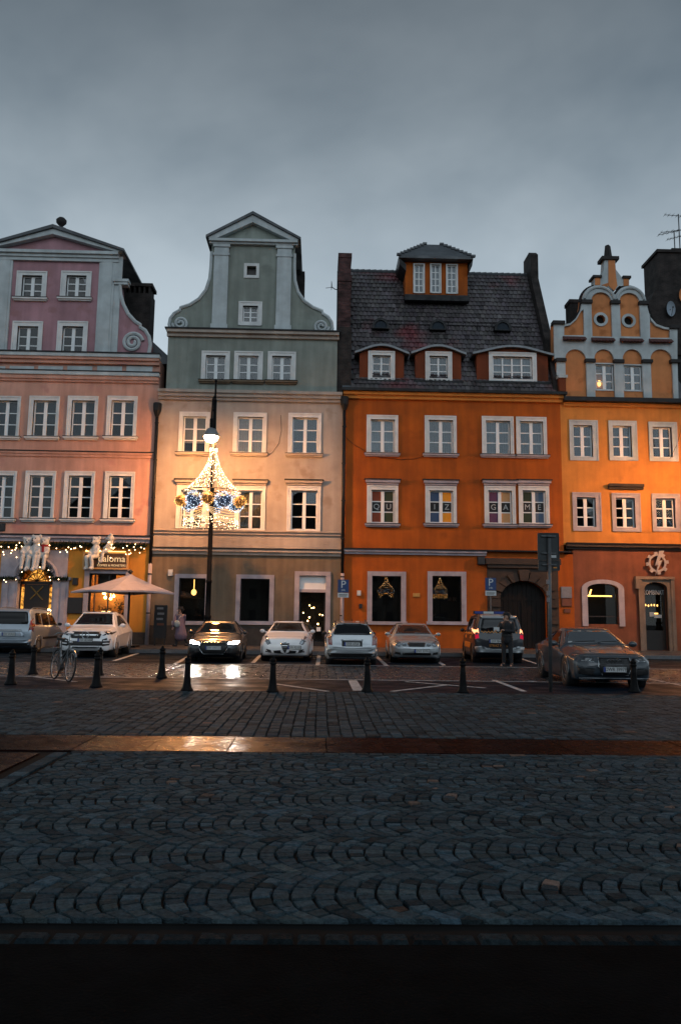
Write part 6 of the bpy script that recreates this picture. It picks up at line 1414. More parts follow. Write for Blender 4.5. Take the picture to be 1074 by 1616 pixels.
c.decal('lower_intake', [(.52, .30), (.80, .34), (.82, .48), (.60, .46)], 'front', 'black_plastic', mirror=True)
c.decal('side_window', [(1.62, .98), (2.5, .99), (2.5, 1.33), (2.1, 1.31)], 'right', 'car_glass', mirror=True); c.decal('side_window', [(2.57, .99), (3.4, 1.02), (3.1, 1.26), (2.57, 1.33)], 'right', 'car_glass', mirror=True)
c.wheels((.9, 3.55), .325, 1.55, spokes=10); c.plate('DW 1WC31', 0, .50, 'front'); c.mirrors(1.55, 1.0, .88, 'paint_black'); wiper(c, 1.0)
c.put(336, 1046, yaw=math.radians(2))
for sg in (-1, 1):
    l = bpy.data.lights.new('headlight_beam', 'SPOT'); l.energy = 50; l.color = (1, .93, .82); l.spot_size = math.radians(75); l.spot_blend = .6; l.shadow_soft_size = .06
    o = bpy.data.objects.new('headlight_beam', l); COL.objects.link(o); o.parent = c.root; o.location = (sg * .68, -.12, .68); o.rotation_euler = (math.radians(80), 0, PI)
# --- white hatchback with shield grille
c = Car('white_hatchback', 'white hatchback with shield grille parked beside black saloon', sedan(4.35, 1.80, 1.46, nz=.80, hz=1.02, cowl=1.15, rf=1.95, rr=3.0, tail='hatch', roofw=.30), 'paint_white', 4.35)
windscreen(c, 1.80, 1.02, 1.46, .30)
c.decal('roof_panel', [(-.48, 2.0), (.48, 2.0), (.48, 3.0), (-.48, 3.0)], 'top', 'car_glass', off=.006)
c.decal('grille', [(-.16, .64), (.16, .64), (.10, .46), (0, .30), (-.10, .46)], 'front', 'black_plastic', off=.014)
for z in (.42, .48, .54, .60): w_ = .03 + (z - .30) * .34; c.decal('grille_bar', [(-w_, z), (w_, z), (w_, z + .02), (-w_, z + .02)], 'front', 'chrome', off=.028)
c.decal('headlight', [(.50, .62), (.62, .58), (.74, .70), (.77, .86), (.70, .90), (.58, .80)], 'front', 'lamp_clear', mirror=True)
c.decal('lower_intake', [(.06, .28), (.38, .30), (.42, .38), (.16, .40)], 'front', 'black_plastic', mirror=True); c.decal('fog_lamp', [(.46, .30), (.70, .33), (.66, .44), (.50, .40)], 'front', 'black_plastic', mirror=True)
c.decal('side_window', [(1.5, 1.02), (2.4, 1.04), (2.4, 1.36), (2.0, 1.34)], 'right', 'car_glass', mirror=True); c.decal('side_window', [(2.48, 1.04), (3.3, 1.1), (3.0, 1.33), (2.48, 1.36)], 'right', 'car_glass', mirror=True)
c.wheels((.92, 3.55), .32, 1.55); c.plate('DW 9D183', .34, .50, 'front', w=.46); c.mirrors(1.45, 1.05, .86, 'paint_white'); wiper(c, 1.04)
m = MB(); h, _ = c.hit(0, .67, 'front'); m.lathe([(.001, -.01), (.04, 0), (.045, .01)], (0, h.y - .01, .67), 12, axis='y'); m.build('emblem', 'chrome', c.root)
c.put(449, 1044, yaw=math.radians(-1))
# --- silver estate seen from behind
c = Car('silver_estate', 'silver estate car seen from behind between two saloons', sedan(4.4, 1.74, 1.47, nz=.76, hz=.96, cowl=1.1, rf=1.85, rr=3.4, tail='wagon', roofw=.325), 'paint_silver', 4.4)
c.decal('rear_window', [(-.60, 1.00), (.60, 1.00), (.63, 1.05), (.52, 1.34), (.46, 1.37), (-.46, 1.37), (-.52, 1.34), (-.63, 1.05)], 'rear', 'car_glass', n_ring=6)
c.decal('tail_lamp', [(.66, .66), (.80, .64), (.81, .90), (.74, .99), (.68, .96)], 'rear', 'tail_red', mirror=True); c.decal('tail_indicator', [(.69, .84), (.78, .84), (.76, .93), (.70, .93)], 'rear', 'tail_amber', mirror=True, off=.014)
c.decal('tailgate_seam', [(-.645, .56), (.645, .56), (.645, .575), (-.645, .575)], 'rear', 'black_plastic', off=.004); c.decal('bumper', [(-.80, .40), (.80, .40), (.82, .55), (-.82, .55)], 'rear', 'paint_silver', off=.05, thick=.06); c.decal('bumper_lower', [(-.76, .28), (.76, .28), (.8, .395), (-.8, .395)], 'rear', 'black_plastic', off=.03)
c.decal('plate_recess', [(-.34, .62), (.34, .62), (.34, .79), (-.34, .79)], 'rear', 'black_plastic', off=.008); c.decal('handle_strip', [(-.36, .80), (.36, .80), (.36, .85), (-.36, .85)], 'rear', 'paint_silver', off=.05)
c.wheels((.85, 3.4), .31, 1.5); c.plate('DSR 47SA', 0, .70, 'rear'); c.mirrors(1.4, 1.0, .82, 'black_plastic'); c.roofbars(1.9, 3.9, .54)
m = MB(); h, _ = c.hit(0, 3.9, 'top'); m.tube([(0, 3.9, h.z), (0, 4.0, h.z + .12)], .008, 4); m.build('aerial', 'black_plastic', c.root)
c.put(555, 1050, rear=True)
# --- silver saloon with four round lamps
c = Car('silver_saloon', 'silver saloon with twin oval headlights parked before orange house', sedan(4.8, 1.80, 1.43, nz=.74, hz=.97, cowl=1.4, rf=2.2, rr=3.4, dk=4.1, dz=1.06), 'paint_silver', 4.8)
windscreen(c, 1.80, .97, 1.43, mat='car_glass_clear')
c.decal('grille', [(-.27, .58), (.27, .58), (.32, .70), (.28, .72), (-.28, .72), (-.32, .70)], 'front', 'black_plastic', off=.012)
def oval(cx, cz, rx, rz, rot=0, n=16): return [(cx + rx * math.cos(t) * math.cos(rot) - rz * math.sin(t) * math.sin(rot), cz + rx * math.cos(t) * math.sin(rot) + rz * math.sin(t) * math.cos(rot)) for t in np.linspace(0, 2 * PI, n, endpoint=False)]
c.decal('headlight', oval(.66, .68, .125, .09, .5), 'front', 'lamp_clear', mirror=True); c.decal('inner_headlight', oval(.44, .65, .085, .065, .3), 'front', 'lamp_clear', mirror=True)
m = MB(); h, _ = c.hit(0, .65, 'front'); m.tube([(.045 * math.cos(t), h.y - .025, .65 + .035 * math.sin(t)) for t in np.linspace(0, 2 * PI, 15)], .008, 5, cap=False); m.build('emblem', 'chrome', c.root)
c.decal('lower_intake', [(-.5, .30), (.5, .30), (.5, .37), (-.5, .37)], 'front', 'black_plastic'); c.decal('fog_lamp', [(.56, .30), (.76, .32), (.76, .40), (.58, .38)], 'front', 'black_plastic', mirror=True); c.decal('bumper_seam', [(-.8, .50), (.8, .50), (.8, .508), (-.8, .508)], 'front', 'black_plastic', off=.004)
c.decal('side_window', [(1.75, .97), (2.65, .98), (2.65, 1.33), (2.25, 1.31)], 'left', 'car_glass'); c.decal('side_window', [(2.72, .98), (3.6, 1.0), (3.3, 1.26), (2.72, 1.33)], 'left', 'car_glass')
c.wheels((.95, 3.75), .32, 1.55); c.plate('SNO 33991', .18, .435, 'front'); c.mirrors(1.65, 1.0, .87, 'paint_silver'); wiper(c, .99)
c.put(657, 1047, yaw=math.radians(-2))
# --- patrol van with light bar
c = Car('patrol_van', 'dark patrol van with roof light bar and lit tail lamps', vanst(4.4, 1.80, 1.78), 'paint_navy', 4.4)
c.decal('roof_rear', [(-.60, 1.64), (.60, 1.64), (.66, 1.70), (.6, 1.76), (-.6, 1.76), (-.66, 1.70)], 'rear', 'paint_silver', off=.02)
c.decal('rear_window', [(-.64, 1.16), (.64, 1.16), (.69, 1.25), (.60, 1.60), (-.60, 1.60), (-.69, 1.25)], 'rear', 'car_glass', n_ring=6)
c.decal('tail_lamp', [(.74, .90), (.86, .86), (.87, 1.04), (.76, 1.06)], 'rear', 'tail_glow_pink', mirror=True); c.decal('lit_lamp', [(.74, 1.08), (.88, 1.06), (.87, 1.27), (.76, 1.25)], 'rear', 'tail_glow', mirror=True, off=.012)
c.decal('bumper', [(-.82, .40), (.82, .40), (.86, .60), (.66, .62), (.60, .52), (-.60, .52), (-.66, .62), (-.86, .60)], 'rear', 'paint_silver', off=.05, thick=.06)
for i in range(22):
    x = -.66 + i * .06
    for j in range(2):
        if (i + j) % 2 == 0: c.decal('check', [(x, 1.09 + j * .035), (x + .06, 1.09 + j * .035), (x + .06, 1.125 + j * .035), (x, 1.125 + j * .035)], 'rear', 'decal_orange', off=.006, n_ring=2)
h, _ = c.hit(-.1, .6, 'rear'); text('STRAŻ MIEJSKA', .12, 'decal_orange', c.root, (-.02, h.y + .045, .575 + .06), rot=(PI / 2, 0, PI), ext=.002, local=True)
for (a, b, z0_, z1_) in ((1.3, 2.3, 1.02, 1.10), (2.4, 3.9, 1.02, 1.10), (1.5, 1.9, .86, .98), (3.0, 3.4, .86, .98), (1.3, 3.0, .5, .72)): c.decal('side_stripe', [(a, z0_), (b, z0_), (b, z1_), (a, z1_)], 'right', 'decal_orange', mirror=True, off=.006)
c.decal('side_window', [(1.35, 1.14), (2.25, 1.14), (2.25, 1.60), (1.95, 1.62), (1.55, 1.40)], 'right', 'car_glass', mirror=True); c.decal('side_window', [(2.34, 1.14), (3.85, 1.14), (3.8, 1.62), (2.34, 1.62)], 'right', 'car_glass', mirror=True)
c.wheels((.85, 3.58), .32, 1.6, rimmat='alloy'); c.plate('DW 8J681', .12, .80, 'rear'); c.mirrors(1.35, 1.15, .92, 'black_plastic')
m = MB(); m.box(-.62, .62, 1.75, 2.0, 1.79, 1.91); m.build('light_bar', 'black_plastic', c.root); m = MB(); m.box(-.16, .24, 1.74, 2.01, 1.81, 1.90); m.build('bar_lens', 'plate_white', c.root); m = MB(); m.box(.26, .58, 1.74, 2.01, 1.81, 1.90); m.box(-.58, -.18, 1.74, 2.01, 1.81, 1.90); m.build('blue_lens', 'plate_blue', c.root)
for xx in (-.5, .5): m = MB(); m.box(xx - .03, xx + .03, 1.82, 1.94, 1.72, 1.792); m.build('bar_foot', 'black_plastic', c.root)
c.put(788, 1047, rear=True, yaw=math.radians(-4))
# --- grey coupe saloon near the viewer
c = Car('grey_coupe', 'dark grey saloon with four ring emblem parked nearest the viewer', sedan(4.68, 1.85, 1.39, nz=.74, hz=.97, cowl=1.45, rf=2.2, rr=3.2, dk=4.0, dz=1.04), 'paint_grey', 4.68)
windscreen(c, 1.85, .97, 1.39, mat='car_glass_clear')
c.decal('grille', [(-.30, .32), (.30, .32), (.38, .50), (.36, .70), (-.36, .70), (-.38, .50)], 'front', 'black_plastic', off=.01)
pts = [(-.30, .32), (.30, .32), (.38, .50), (.36, .70), (-.36, .70), (-.38, .50), (-.30, .32)]; fr = []
for a, b in zip(pts[:-1], pts[1:]):
    for t in np.linspace(0, 1, 6)[:-1]: h, n = c.hit(a[0] + (b[0] - a[0]) * t, a[1] + (b[1] - a[1]) * t, 'front'); fr.append(h + n * .018)
fr.append(fr[0]); m = MB(); m.tube(fr, .009, 5, cap=False); m.build('grille_frame', 'chrome', c.root)
for z in np.linspace(.36, .66, 9): c.decal('grille_bar', [(-.3, z), (.3, z), (.3, z + .008), (-.3, z + .008)], 'front', 'lamp_dark', off=.016, n_ring=2)
c.rings(0, .61, 'front', .055)
c.decal('headlight', [(.46, .60), (.76, .62), (.85, .74), (.76, .76), (.44, .69)], 'front', 'lamp_dark', mirror=True)
for q in ([(.46, .60), (.74, .615), (.74, .628), (.48, .615)], [(.50, .66), (.56, .62), (.58, .625), (.52, .68)]): c.decal('light_strip', q, 'front', 'chrome', mirror=True, off=.016, n_ring=2)
c.decal('side_intake', [(.44, .30), (.80, .32), (.82, .46), (.48, .44)], 'front', 'black_plastic', mirror=True); c.decal('splitter', [(-.78, .215), (.78, .215), (.78, .24), (-.78, .24)], 'front', 'lamp_clear', off=.02)
c.decal('intake_lip', [(.44, .455), (.82, .475), (.82, .495), (.44, .475)], 'front', 'paint_grey', mirror=True, off=.03)
c.decal('side_window', [(1.8, .97), (2.8, .99), (2.8, 1.29), (2.35, 1.28)], 'left', 'car_glass'); c.decal('side_window', [(2.86, .99), (3.6, 1.02), (3.3, 1.22), (2.86, 1.29)], 'left', 'car_glass')
h, n = c.hit(-.62, 1.02, 'front'); m = MB(); m.box(h.x - .05, h.x + .05, h.y - .03, h.y - .02, h.z - .02, h.z + .02); m.build('windscreen_sticker', 'plate_white', c.root)
c.decal('hood_crease', [(.40, .45), (.42, .45), (.60, 1.35), (.575, 1.35)], 'top', 'paint_grey', mirror=True, off=.012, n_ring=2)
c.decal('bumper_seam', [(-.8, .772), (.8, .772), (.8, .779), (-.8, .779)], 'front', 'black_plastic', off=.003, n_ring=2)
c.wheels((.92, 3.7), .335, 1.58, spokes=10); c.plate('DWR 3997E', -.02, .44, 'front'); c.mirrors(1.72, .98, .90, 'paint_grey', .22, .15); wiper(c, .99)
c.put(970, 1087, yaw=math.radians(-3.5))
# ================================================================== BOLLARDS, SIGNS, BICYCLE, PARASOL, PEOPLE
def bollard():
    r = empty('bollard', (0, 0, 0))
    m = MB(); m.lathe([(.14, 0), (.135, .03), (.10, .08), (.082, .18), (.07, .30), (.064, .42), (.062, .58)], (0, 0, 0), 14); m.build('post', 'cast_iron', r, smooth=True)
    m = MB(); m.lathe([(.062, .58), (.076, .59), (.076, .615), (.06, .625), (.06, .65), (.072, .66), (.068, .69), (.035, .71), (.03, .72)], (0, 0, 0), 14); m.ball((0, 0, .728), .034, 10, 6); m.build('cap', 'cast_iron', r, smooth=True)
    return r
bl0 = bollard()
BL = [((17, 1080), 'black cast iron bollard at the far left before the silver van', 1.0), ((52, 1064), 'bollard just left of the bicycle below the silver van', 1.0), ((152, 1084), 'bollard right of the bicycle before the white SUV', 1.0), ((157, 1066), 'bollard half hidden behind the one before the white SUV', .95),
      ((255, 1070), 'bollard standing alone before the pedestrian and cafe corner', 1.05), ((295, 1090), 'bollard in front of the lit black saloon', .97), ((430, 1092), 'bollard in front of the white hatchback', .97), ((579, 1092), 'bollard in front of the silver estate car', .97), ((730, 1093), 'bollard in front of the patrol van', .97), ((1000, 1092), 'bollard close before the bumper of dark grey saloon', .97)]
for i, (p, lab, s) in enumerate(BL):
    o = bl0 if i == 0 else copy_tree(bl0); x, y = GP(*p); o.location = (x, y, -.004); o.scale = (s, s, s); tag(o, lab, 'bollard', 'cast iron bollards along the square')
pm('sign_blue', (.018, .050, .16), .4, var=.1); pm('sign_white', (.6, .62, .62), .4, var=.1); pm('sign_back', (.045, .05, .052), .5, metal=.5, var=.2, scale=6); pm('galv', (.12, .125, .13), .5, metal=.6, var=.2, scale=8)
def psign(px_, ytop, ymid, ybot, Y, label, pole_mat):
    x, zt = FP(px_, ytop, Y); zm = FP(px_, ymid, Y)[1]; zb = FP(px_, ybot, Y)[1]; w = .235
    r = empty('parking_sign', (x, Y, PAVE_Z)); tag(r, label, 'sign', 'blue parking signs')
    m = MB(); m.tube([(x, Y, PAVE_Z), (x, Y, zt + .02)], .035, 8); m.build('pole', pole_mat, r)
    m = MB(); m.box(x - w, x + w, Y - .065, Y - .045, zm + .01, zt); m.build('blue_panel', 'sign_blue', r); text('P', (zt - zm) * .8, 'sign_white', r, (x, Y - .068, zm + (zt - zm) * .62), ext=.002); text('24h', .12, 'sign_white', r, (x, Y - .068, zm + .11), ext=.002)
    m = MB(); m.box(x - w, x + w, Y - .065, Y - .045, zb, zm - .01); m.build('white_panel', 'sign_white', r)
    m = MB(); m.box(x - w + .05, x + w - .05, Y - .069, Y - .066, zb + .1, zb + .13); m.box(x - w + .05, x + w - .09, Y - .069, Y - .066, zb + .05, zb + .07); m.build('small_print', 'letter_black', r)
psign(541.5, 915, 935.5, 943, 34.2, 'blue parking sign beside the downpipe of the orange house', 'pipe_lilac')
psign(773, 912, 932, 940, 34.2, 'blue parking sign behind the patrol van near stone gate', 'galv')
# back of a big traffic sign near the viewer
x, y = GP(868, 1091); r = empty('traffic_sign', (x, y, 0)); tag(r, 'tall grey sign post with two sign backs before yellow house', 'sign')
zt = FP(866, 841, y)[1]; zm = FP(866, 884, y)[1]; zb = FP(866, 900, y)[1]; xs0, xs1 = FP(849, 870, y)[0], FP(882.5, 870, y)[0]; xb = (xs0 + xs1) / 2; xtop = FP(866, 860, y)[0]
m = MB(); m.tube([(x, y, -.02), (xtop, y, zt - .12)], .04, 10); m.build('pole', 'galv', r, smooth=True)
def rrect(x0, z0, x1, z1, q=.03): return arc(x1 - q, z1 - q, q, 0, 90, 4) + arc(x0 + q, z1 - q, q, 90, 180, 4) + arc(x0 + q, z0 + q, q, 180, 270, 4) + arc(x1 - q, z0 + q, q, 270, 360, 4)
for a, b, nm in ((zm + .01, zt, 'sign_panel'), (zb, zm - .005, 'lower_panel')):
    m = MB(); m.prism(rrect(xs0, a, xs1, b), y + .05, y + .065, back=True); p = m.build(nm, 'sign_back', r)
    m = MB(); m.prism(rrect(xs0 - .004, a - .004, xs1 + .004, b + .004), y + .035, y + .068, holes=[rrect(xs0 + .012, a + .012, xs1 - .012, b - .012, .02)], back=True); m.build('rim', 'sign_back', p)
for z in (zt - .07, zm + .16, zm - .1): m = MB(); m.box(xb - .16, xb + .16, y + .01, y + .05, z - .014, z + .014); m.lathe([(.05, z - .02), (.05, z + .02)], (xtop, y, 0), 8); m.build('clamp', 'galv', r)
m = MB(); m.box(xb + .05, xb + .17, y + .044, y + .049, zm + .06, zm + .12); m.build('sticker', 'sign_white', r)
m = MB(); m.box(xb + .1, xb + .18, y + .044, y + .049, zb + .05, zb + .08); m.build('orange_sticker', 'decal_orange', r)
for k, z in enumerate((1.95, 2.1, 2.35)): m = MB(); m.lathe([(.0415, z), (.0415, z + .1)], (x, y, 0), 10, cap=False); m.build('pole_sticker', 'plaque_grey', r)
# bicycle
def bicycle(A, B):
    """A front contact point, B rear contact point"""
    r = empty('bicycle', (0, 0, 0)); tag(r, 'grey city bicycle with rear rack parked between the bollards', 'bicycle'); R = .335; wb = 1.06
    for nm, y in (('front_wheel', 0), ('rear_wheel', wb)):
        m = MB(); m.tube([(0, y + R * math.cos(t), R + R * math.sin(t)) for t in np.linspace(0, 2 * PI, 37)], .02, 6, cap=False); w = m.build(nm, 'rubber', r, smooth=True)
        m = MB(); m.tube([(0, y + (R - .03) * math.cos(t), R + (R - .03) * math.sin(t)) for t in np.linspace(0, 2 * PI, 37)], .011, 5, cap=False); m.build('rim', 'alloy', w)
        m = MB()
        for k in range(18): a = 2 * PI * k / 18; m.tube([(.02 * (-1) ** k, y, R), (0, y + (R - .035) * math.cos(a), R + (R - .035) * math.sin(a))], .003, 3)
        m.tube([(-.04, y, R), (.04, y, R)], .02, 6); m.build('spokes', 'alloy', w)
        m = MB(); m.tube([(0, y + (R + .04) * math.cos(t), R + (R + .04) * math.sin(t)) for t in np.linspace(.25 if y else .5, 2.6 if y else 2.5, 16)], .02, 5); m.build('mudguard', 'alloy', r)
    hd, ft, st, bb, rx = Vector((0, .30, .92)), Vector((0, .26, .70)), Vector((0, .86, .80)), Vector((0, .66, .29)), Vector((0, wb, R))
    m = MB()
    for a, b, q in ((hd, ft, .022), (ft, bb, .02), (Vector((0, .27, .76)), Vector((0, .74, .5)), .018), (bb, st, .018)): m.tube([a, b], q, 7)
    for s_ in (-.05, .05): m.tube([(s_ * .4, bb.y, bb.z), (s_, rx.y, rx.z)], .011, 5); m.tube([(s_ * .4, st.y - .01, st.z - .06), (s_, rx.y, rx.z)], .010, 5); m.tube([(s_ * .6, ft.y, ft.z), (s_, .12, .5), (s_, 0, R)], .013, 5)
    m.build('frame', 'galv', r)
    m = MB(); m.tube([(0, .30, .92), (0, .33, 1.06)], .016, 6); m.tube([(-.28, .56, 1.02), (-.24, .42, 1.08), (-.1, .33, 1.07), (.1, .33, 1.07), (.24, .42, 1.08), (.28, .56, 1.02)], .013, 6); m.build('handlebar', 'alloy', r)
    m = MB(); m.tube([(0, .86, .80), (0, .88, .92)], .014, 6); m.add([(-.02, .70, .95), (.02, .70, .95), (.1, .98, .97), (-.1, .98, .97), (-.015, .70, .91), (.015, .70, .91), (.08, .97, .90), (-.08, .97, .90)], [(0, 1, 2, 3), (4, 7, 6, 5), (0, 4, 5, 1), (1, 5, 6, 2), (2, 6, 7, 3), (3, 7, 4, 0)]); m.build('saddle', 'black_plastic', r)
    m = MB(); m.box(-.08, .08, .92, 1.32, .72, .735); m.tube([(.07, 1.3, .72), (.04, wb, R)], .008, 4); m.tube([(-.07, 1.3, .72), (-.04, wb, R)], .008, 4); m.build('rear_rack', 'galv', r)
    m = MB(); m.lathe([(.075, -.05), (.09, -.045), (.09, .045), (.075, .05)], (0, bb.y, bb.z), 14, axis='x'); m.tube([(.07, bb.y, bb.z), (.09, bb.y - .12, bb.z - .12)], .01, 5); m.tube([(-.07, bb.y, bb.z), (-.09, bb.y + .12, bb.z + .12)], .01, 5); m.box(.09, .17, bb.y - .16, bb.y - .08, bb.z - .14, bb.z - .12); m.box(-.17, -.09, bb.y + .08, bb.y + .16, bb.z + .11, bb.z + .13); m.build('crank', 'black_plastic', r)
    m = MB(); m.ball((0, .22, .88), .05, 8, 6); m.build('headlamp', 'alloy', r); m = MB(); m.box(-.03, .03, 1.33, 1.345, .70, .76); m.build('rear_reflector', 'tail_red', r)
    m = MB(); m.ball((.03, .12, R + .06), .035, 6, 4, (.4, 1, 1)); m.build('spoke_reflector', 'decal_orange', r)
    m = MB(); m.tube([(0, .72, .22), (.16, .74, 0.008)], .01, 5); m.build('kickstand', 'galv', r)
    d = Vector((B[0] - A[0], B[1] - A[1])); a = math.atan2(d.y, d.x) - PI / 2; r.location = (A[0], A[1], .02); r.rotation_euler = (0, math.radians(5), a); return r
bicycle(GP(108, 1077), GP(76, 1070))
# autumn leaf on the setts
pm('dry_leaf', (.30, .11, .05), .8, var=.3, scale=12)
x, y = GP(90, 1063); m = MB()
for k in range(5): a = k * 1.25; m.add([(x, y, .03), (x + .12 * math.cos(a - .3), y + .12 * math.sin(a - .3), .05), (x + .24 * math.cos(a), y + .24 * math.sin(a), .02), (x + .12 * math.cos(a + .3), y + .12 * math.sin(a + .3), .045)], [(0, 1, 2, 3)])
tag(m.build('fallen_leaf', 'dry_leaf', None, origin=(x, y, 0)), 'big dry brown leaf lying under the bicycle', 'leaf')
# parasol
pm('canvas', (.42, .38, .41), .9, var=.15, scale=2, bump=.2, bscale=40)
Yp = 35.2; px_, pz = FP(206, 907, Yp); xr_, zr_ = FP(275, 935, Yp); xl_ = FP(112, 932, Yp)[0]; xc = (xl_ + xr_) / 2; Rp = (xr_ - xl_) / 2
r = empty('parasol', (xc, Yp, PAVE_Z)); tag(r, 'large pale square cafe parasol over the pavement beside white SUV', 'parasol')
m = MB(); apx = (px_ , Yp, pz); cor = [(xc + Rp * math.cos(k * PI / 2), Yp + 2.1 * math.sin(k * PI / 2) * 1.0, zr_ - .02) for k in range(4)]
rim = []
for k in range(4):
    a, b = Vector(cor[k]), Vector(cor[(k + 1) % 4]); rim += [a, a.lerp(b, .5) + Vector((0, 0, .06))]
ring2 = [Vector(apx).lerp(p, .5) + Vector((0, 0, -.03)) for p in rim]; ring1 = [Vector(apx).lerp(p, .12) for p in rim]
vs = ring1 + ring2 + rim + [p + Vector((0, 0, -.07)) for p in rim]; fs = []
for q in range(3):
    for k in range(8): fs.append((q * 8 + k, (q + 1) * 8 + k, (q + 1) * 8 + (k + 1) % 8, q * 8 + (k + 1) % 8))
vs.append(Vector(apx) + Vector((0, 0, .06))); 
for k in range(8): fs.append((24 + 8, k, (k + 1) % 8))
m.add(vs, fs); m.build('canopy', 'canvas', r)
m = MB()
for p in rim: m.tube([Vector(apx) + Vector((0, 0, -.1)), p + Vector((0, 0, -.05))], .018, 4)
m.build('ribs', 'dark_metal', r)
m = MB(); m.tube([(px_, Yp, PAVE_Z), (px_, Yp, pz + .1)], .05, 8); m.lathe([(.06, pz + .05), (.12, pz + .12), (.03, pz + .24)], (px_, Yp, 0), 8); m.build('pole', 'dark_metal', r)
m = MB(); m.box(px_ - .45, px_ + .45, Yp - .45, Yp + .45, PAVE_Z + .012, PAVE_Z + .1); m.build('foot', 'dark_metal', r)
# people
pm('skin', (.42, .24, .17), .6, var=.08, scale=8); pm('coat_lilac', (.15, .115, .165), .9, var=.15, scale=6, bump=.3, bscale=30); pm('cloth_dark', (.016, .017, .02), .85, var=.2, scale=8, bump=.3, bscale=30); pm('uniform', (.010, .011, .014), .8, var=.2, scale=8); pm('bag_pale', (.30, .36, .38), .8, var=.2, scale=8); pm('hair_dark', (.012, .009, .008), .6, var=.2, scale=20)
def limb_hand(p, d, side, curl=.6):
    """palm and five fingers from wrist p along d"""
    d = Vector(d).normalized(); s = d.cross(Vector((0, 0, 1))); s = Vector((1, 0, 0)) if s.length < .1 else s.normalized(); n = s.cross(d); out = [(p, .027, p + d * .08, .034)]
    for k, ln in enumerate((.065, .075, .07, .055)):
        b = p + d * .08 + s * (.027 - .018 * k); m_ = b + d * ln * .55 + n * -.012 * curl; out += [(b, .0105, m_, .0098), (m_, .0098, m_ + d * ln * .4 - n * .028 * curl, .0088)]
    b = p + d * .025 + s * .03 * side; m_ = b + d * .035 + s * .025 * side; out += [(b, .0125, m_, .011), (m_, .011, m_ + d * .03, .0095)]
    return out
def person(label, coat, legs, arms, head_dir, hat, outfit):
    r = empty('person', (0, 0, 0)); tag(r, label, 'person'); V = Vector
    head = V((0, 0, 1.58)); hd = V(head_dir).normalized(); side = hd.cross(V((0, 0, 1))).normalized()
    caps = [(V((0, 0, .96)), .135, V((0, 0, 1.18)), .125), (V((0, 0, 1.18)), .125, V((0, 0, 1.34)), .14), (V((-.15, 0, 1.39)), .065, V((.15, 0, 1.39)), .065), (V((0, 0, 1.38)), .06, V((0, 0, 1.50)), .052),
            (head + V((0, 0, .02)), .098, head + V((0, 0, .05)), .10), (head + hd * .035 + V((0, 0, -.06)), .062, head + hd * .045 + V((0, 0, -.085)), .045), (head + hd * .095 + V((0, 0, .015)), .014, head + hd * .118 + V((0, 0, -.022)), .017),
            (head + side * .098 + V((0, 0, .02)), .018, head + side * .1 + V((0, 0, -.025)), .014), (head - side * .098 + V((0, 0, .02)), .018, head - side * .1 + V((0, 0, -.025)), .014)]
    tr = []
    for s_, (kn, an, toe) in zip((-1, 1), legs):
        hip = V((s_ * .09, 0, .92)); kn, an, toe = V(kn), V(an), V(toe); caps += [(hip, .088, kn, .058), (kn, .058, an, .04), (an, .045, toe, .035)]; tr += [(hip, .105, kn, .075), (kn, .078, an + V((0, 0, .03)), .062)]
    sl = []
    for s_, (el, wr, hdir) in zip((-1, 1), arms):
        sh = V((s_ * .185, 0, 1.38)); el, wr = V(el), V(wr); caps += [(sh, .055, el, .042), (el, .042, wr, .03)] + limb_hand(wr, hdir, -s_); sl += [(sh, .072, el, .06), (el, .06, wr, .048)]
    blob('body', caps, .0075, 'skin', r)
    blob('trousers', tr + [(V((-.05, 0, .97)), .13, V((.05, 0, .97)), .13)], .016, outfit[0], r)
    blob('jacket', sl + coat, .016, outfit[1], r)
    m = MB()
    for s_, (kn, an, toe) in zip((-1, 1), legs):
        an, toe = V(an), V(toe); m.tube([an + V((0, 0, .05)), V((an.x, an.y, .05 + an.z * 0)), toe * .6 + an * .4, toe], [.055, .06, .055, .042], 8)
    m.build('shoes', 'cloth_dark', r, smooth=True)
    m = MB(); e = head + hd * .088 + V((0, 0, .015)); m.ball(e + side * .034, .011, 6, 4); m.ball(e - side * .034, .011, 6, 4); m.build('eyes', 'hair_dark', r); m = MB(); q = head + hd * .095 + V((0, 0, -.058)); m.tube([q - side * .022, q + hd * .004, q + side * .022], .006, 5); m.build('mouth', 'scarf_red', r)
    m = MB(); hc = head - hd * .018 + V((0, 0, .045)); m.ball(hc, .112, 12, 8, (1, 1, 1)); m.v = [p for p in m.v]
    m2 = MB(); vs, fs = m.v, m.f
    m2.v = [tuple(V(p) - hd * max(0, (V(p) - hc).dot(hd)) * .55 if V(p).z < hc.z + .045 else V(p)) for p in vs]; m2.f = fs; m2.mi = m.mi; m2.build('hair', 'hair_dark', r, smooth=True)
    if hat == 'cap':
        m = MB(); t = head + V((0, 0, .10)); m.lathe([(.112, t.z - .02), (.118, t.z + .02), (.112, t.z + .06), (.07, t.z + .085), (.01, t.z + .09)], (t.x, t.y, 0), 14); p0 = t + hd * .1; m.add([p0 - side * .075 + V((0, 0, -.012)), p0 + side * .075 + V((0, 0, -.012)), p0 + hd * .085 + side * .05 + V((0, 0, -.028)), p0 + hd * .085 - side * .05 + V((0, 0, -.028)), p0 - side * .075, p0 + side * .075, p0 + hd * .085 + side * .05 + V((0, 0, -.018)), p0 + hd * .085 - side * .05 + V((0, 0, -.018))], [(0, 1, 2, 3), (4, 7, 6, 5), (0, 4, 5, 1), (1, 5, 6, 2), (2, 6, 7, 3), (3, 7, 4, 0)]); m.build('cap', 'uniform', r)
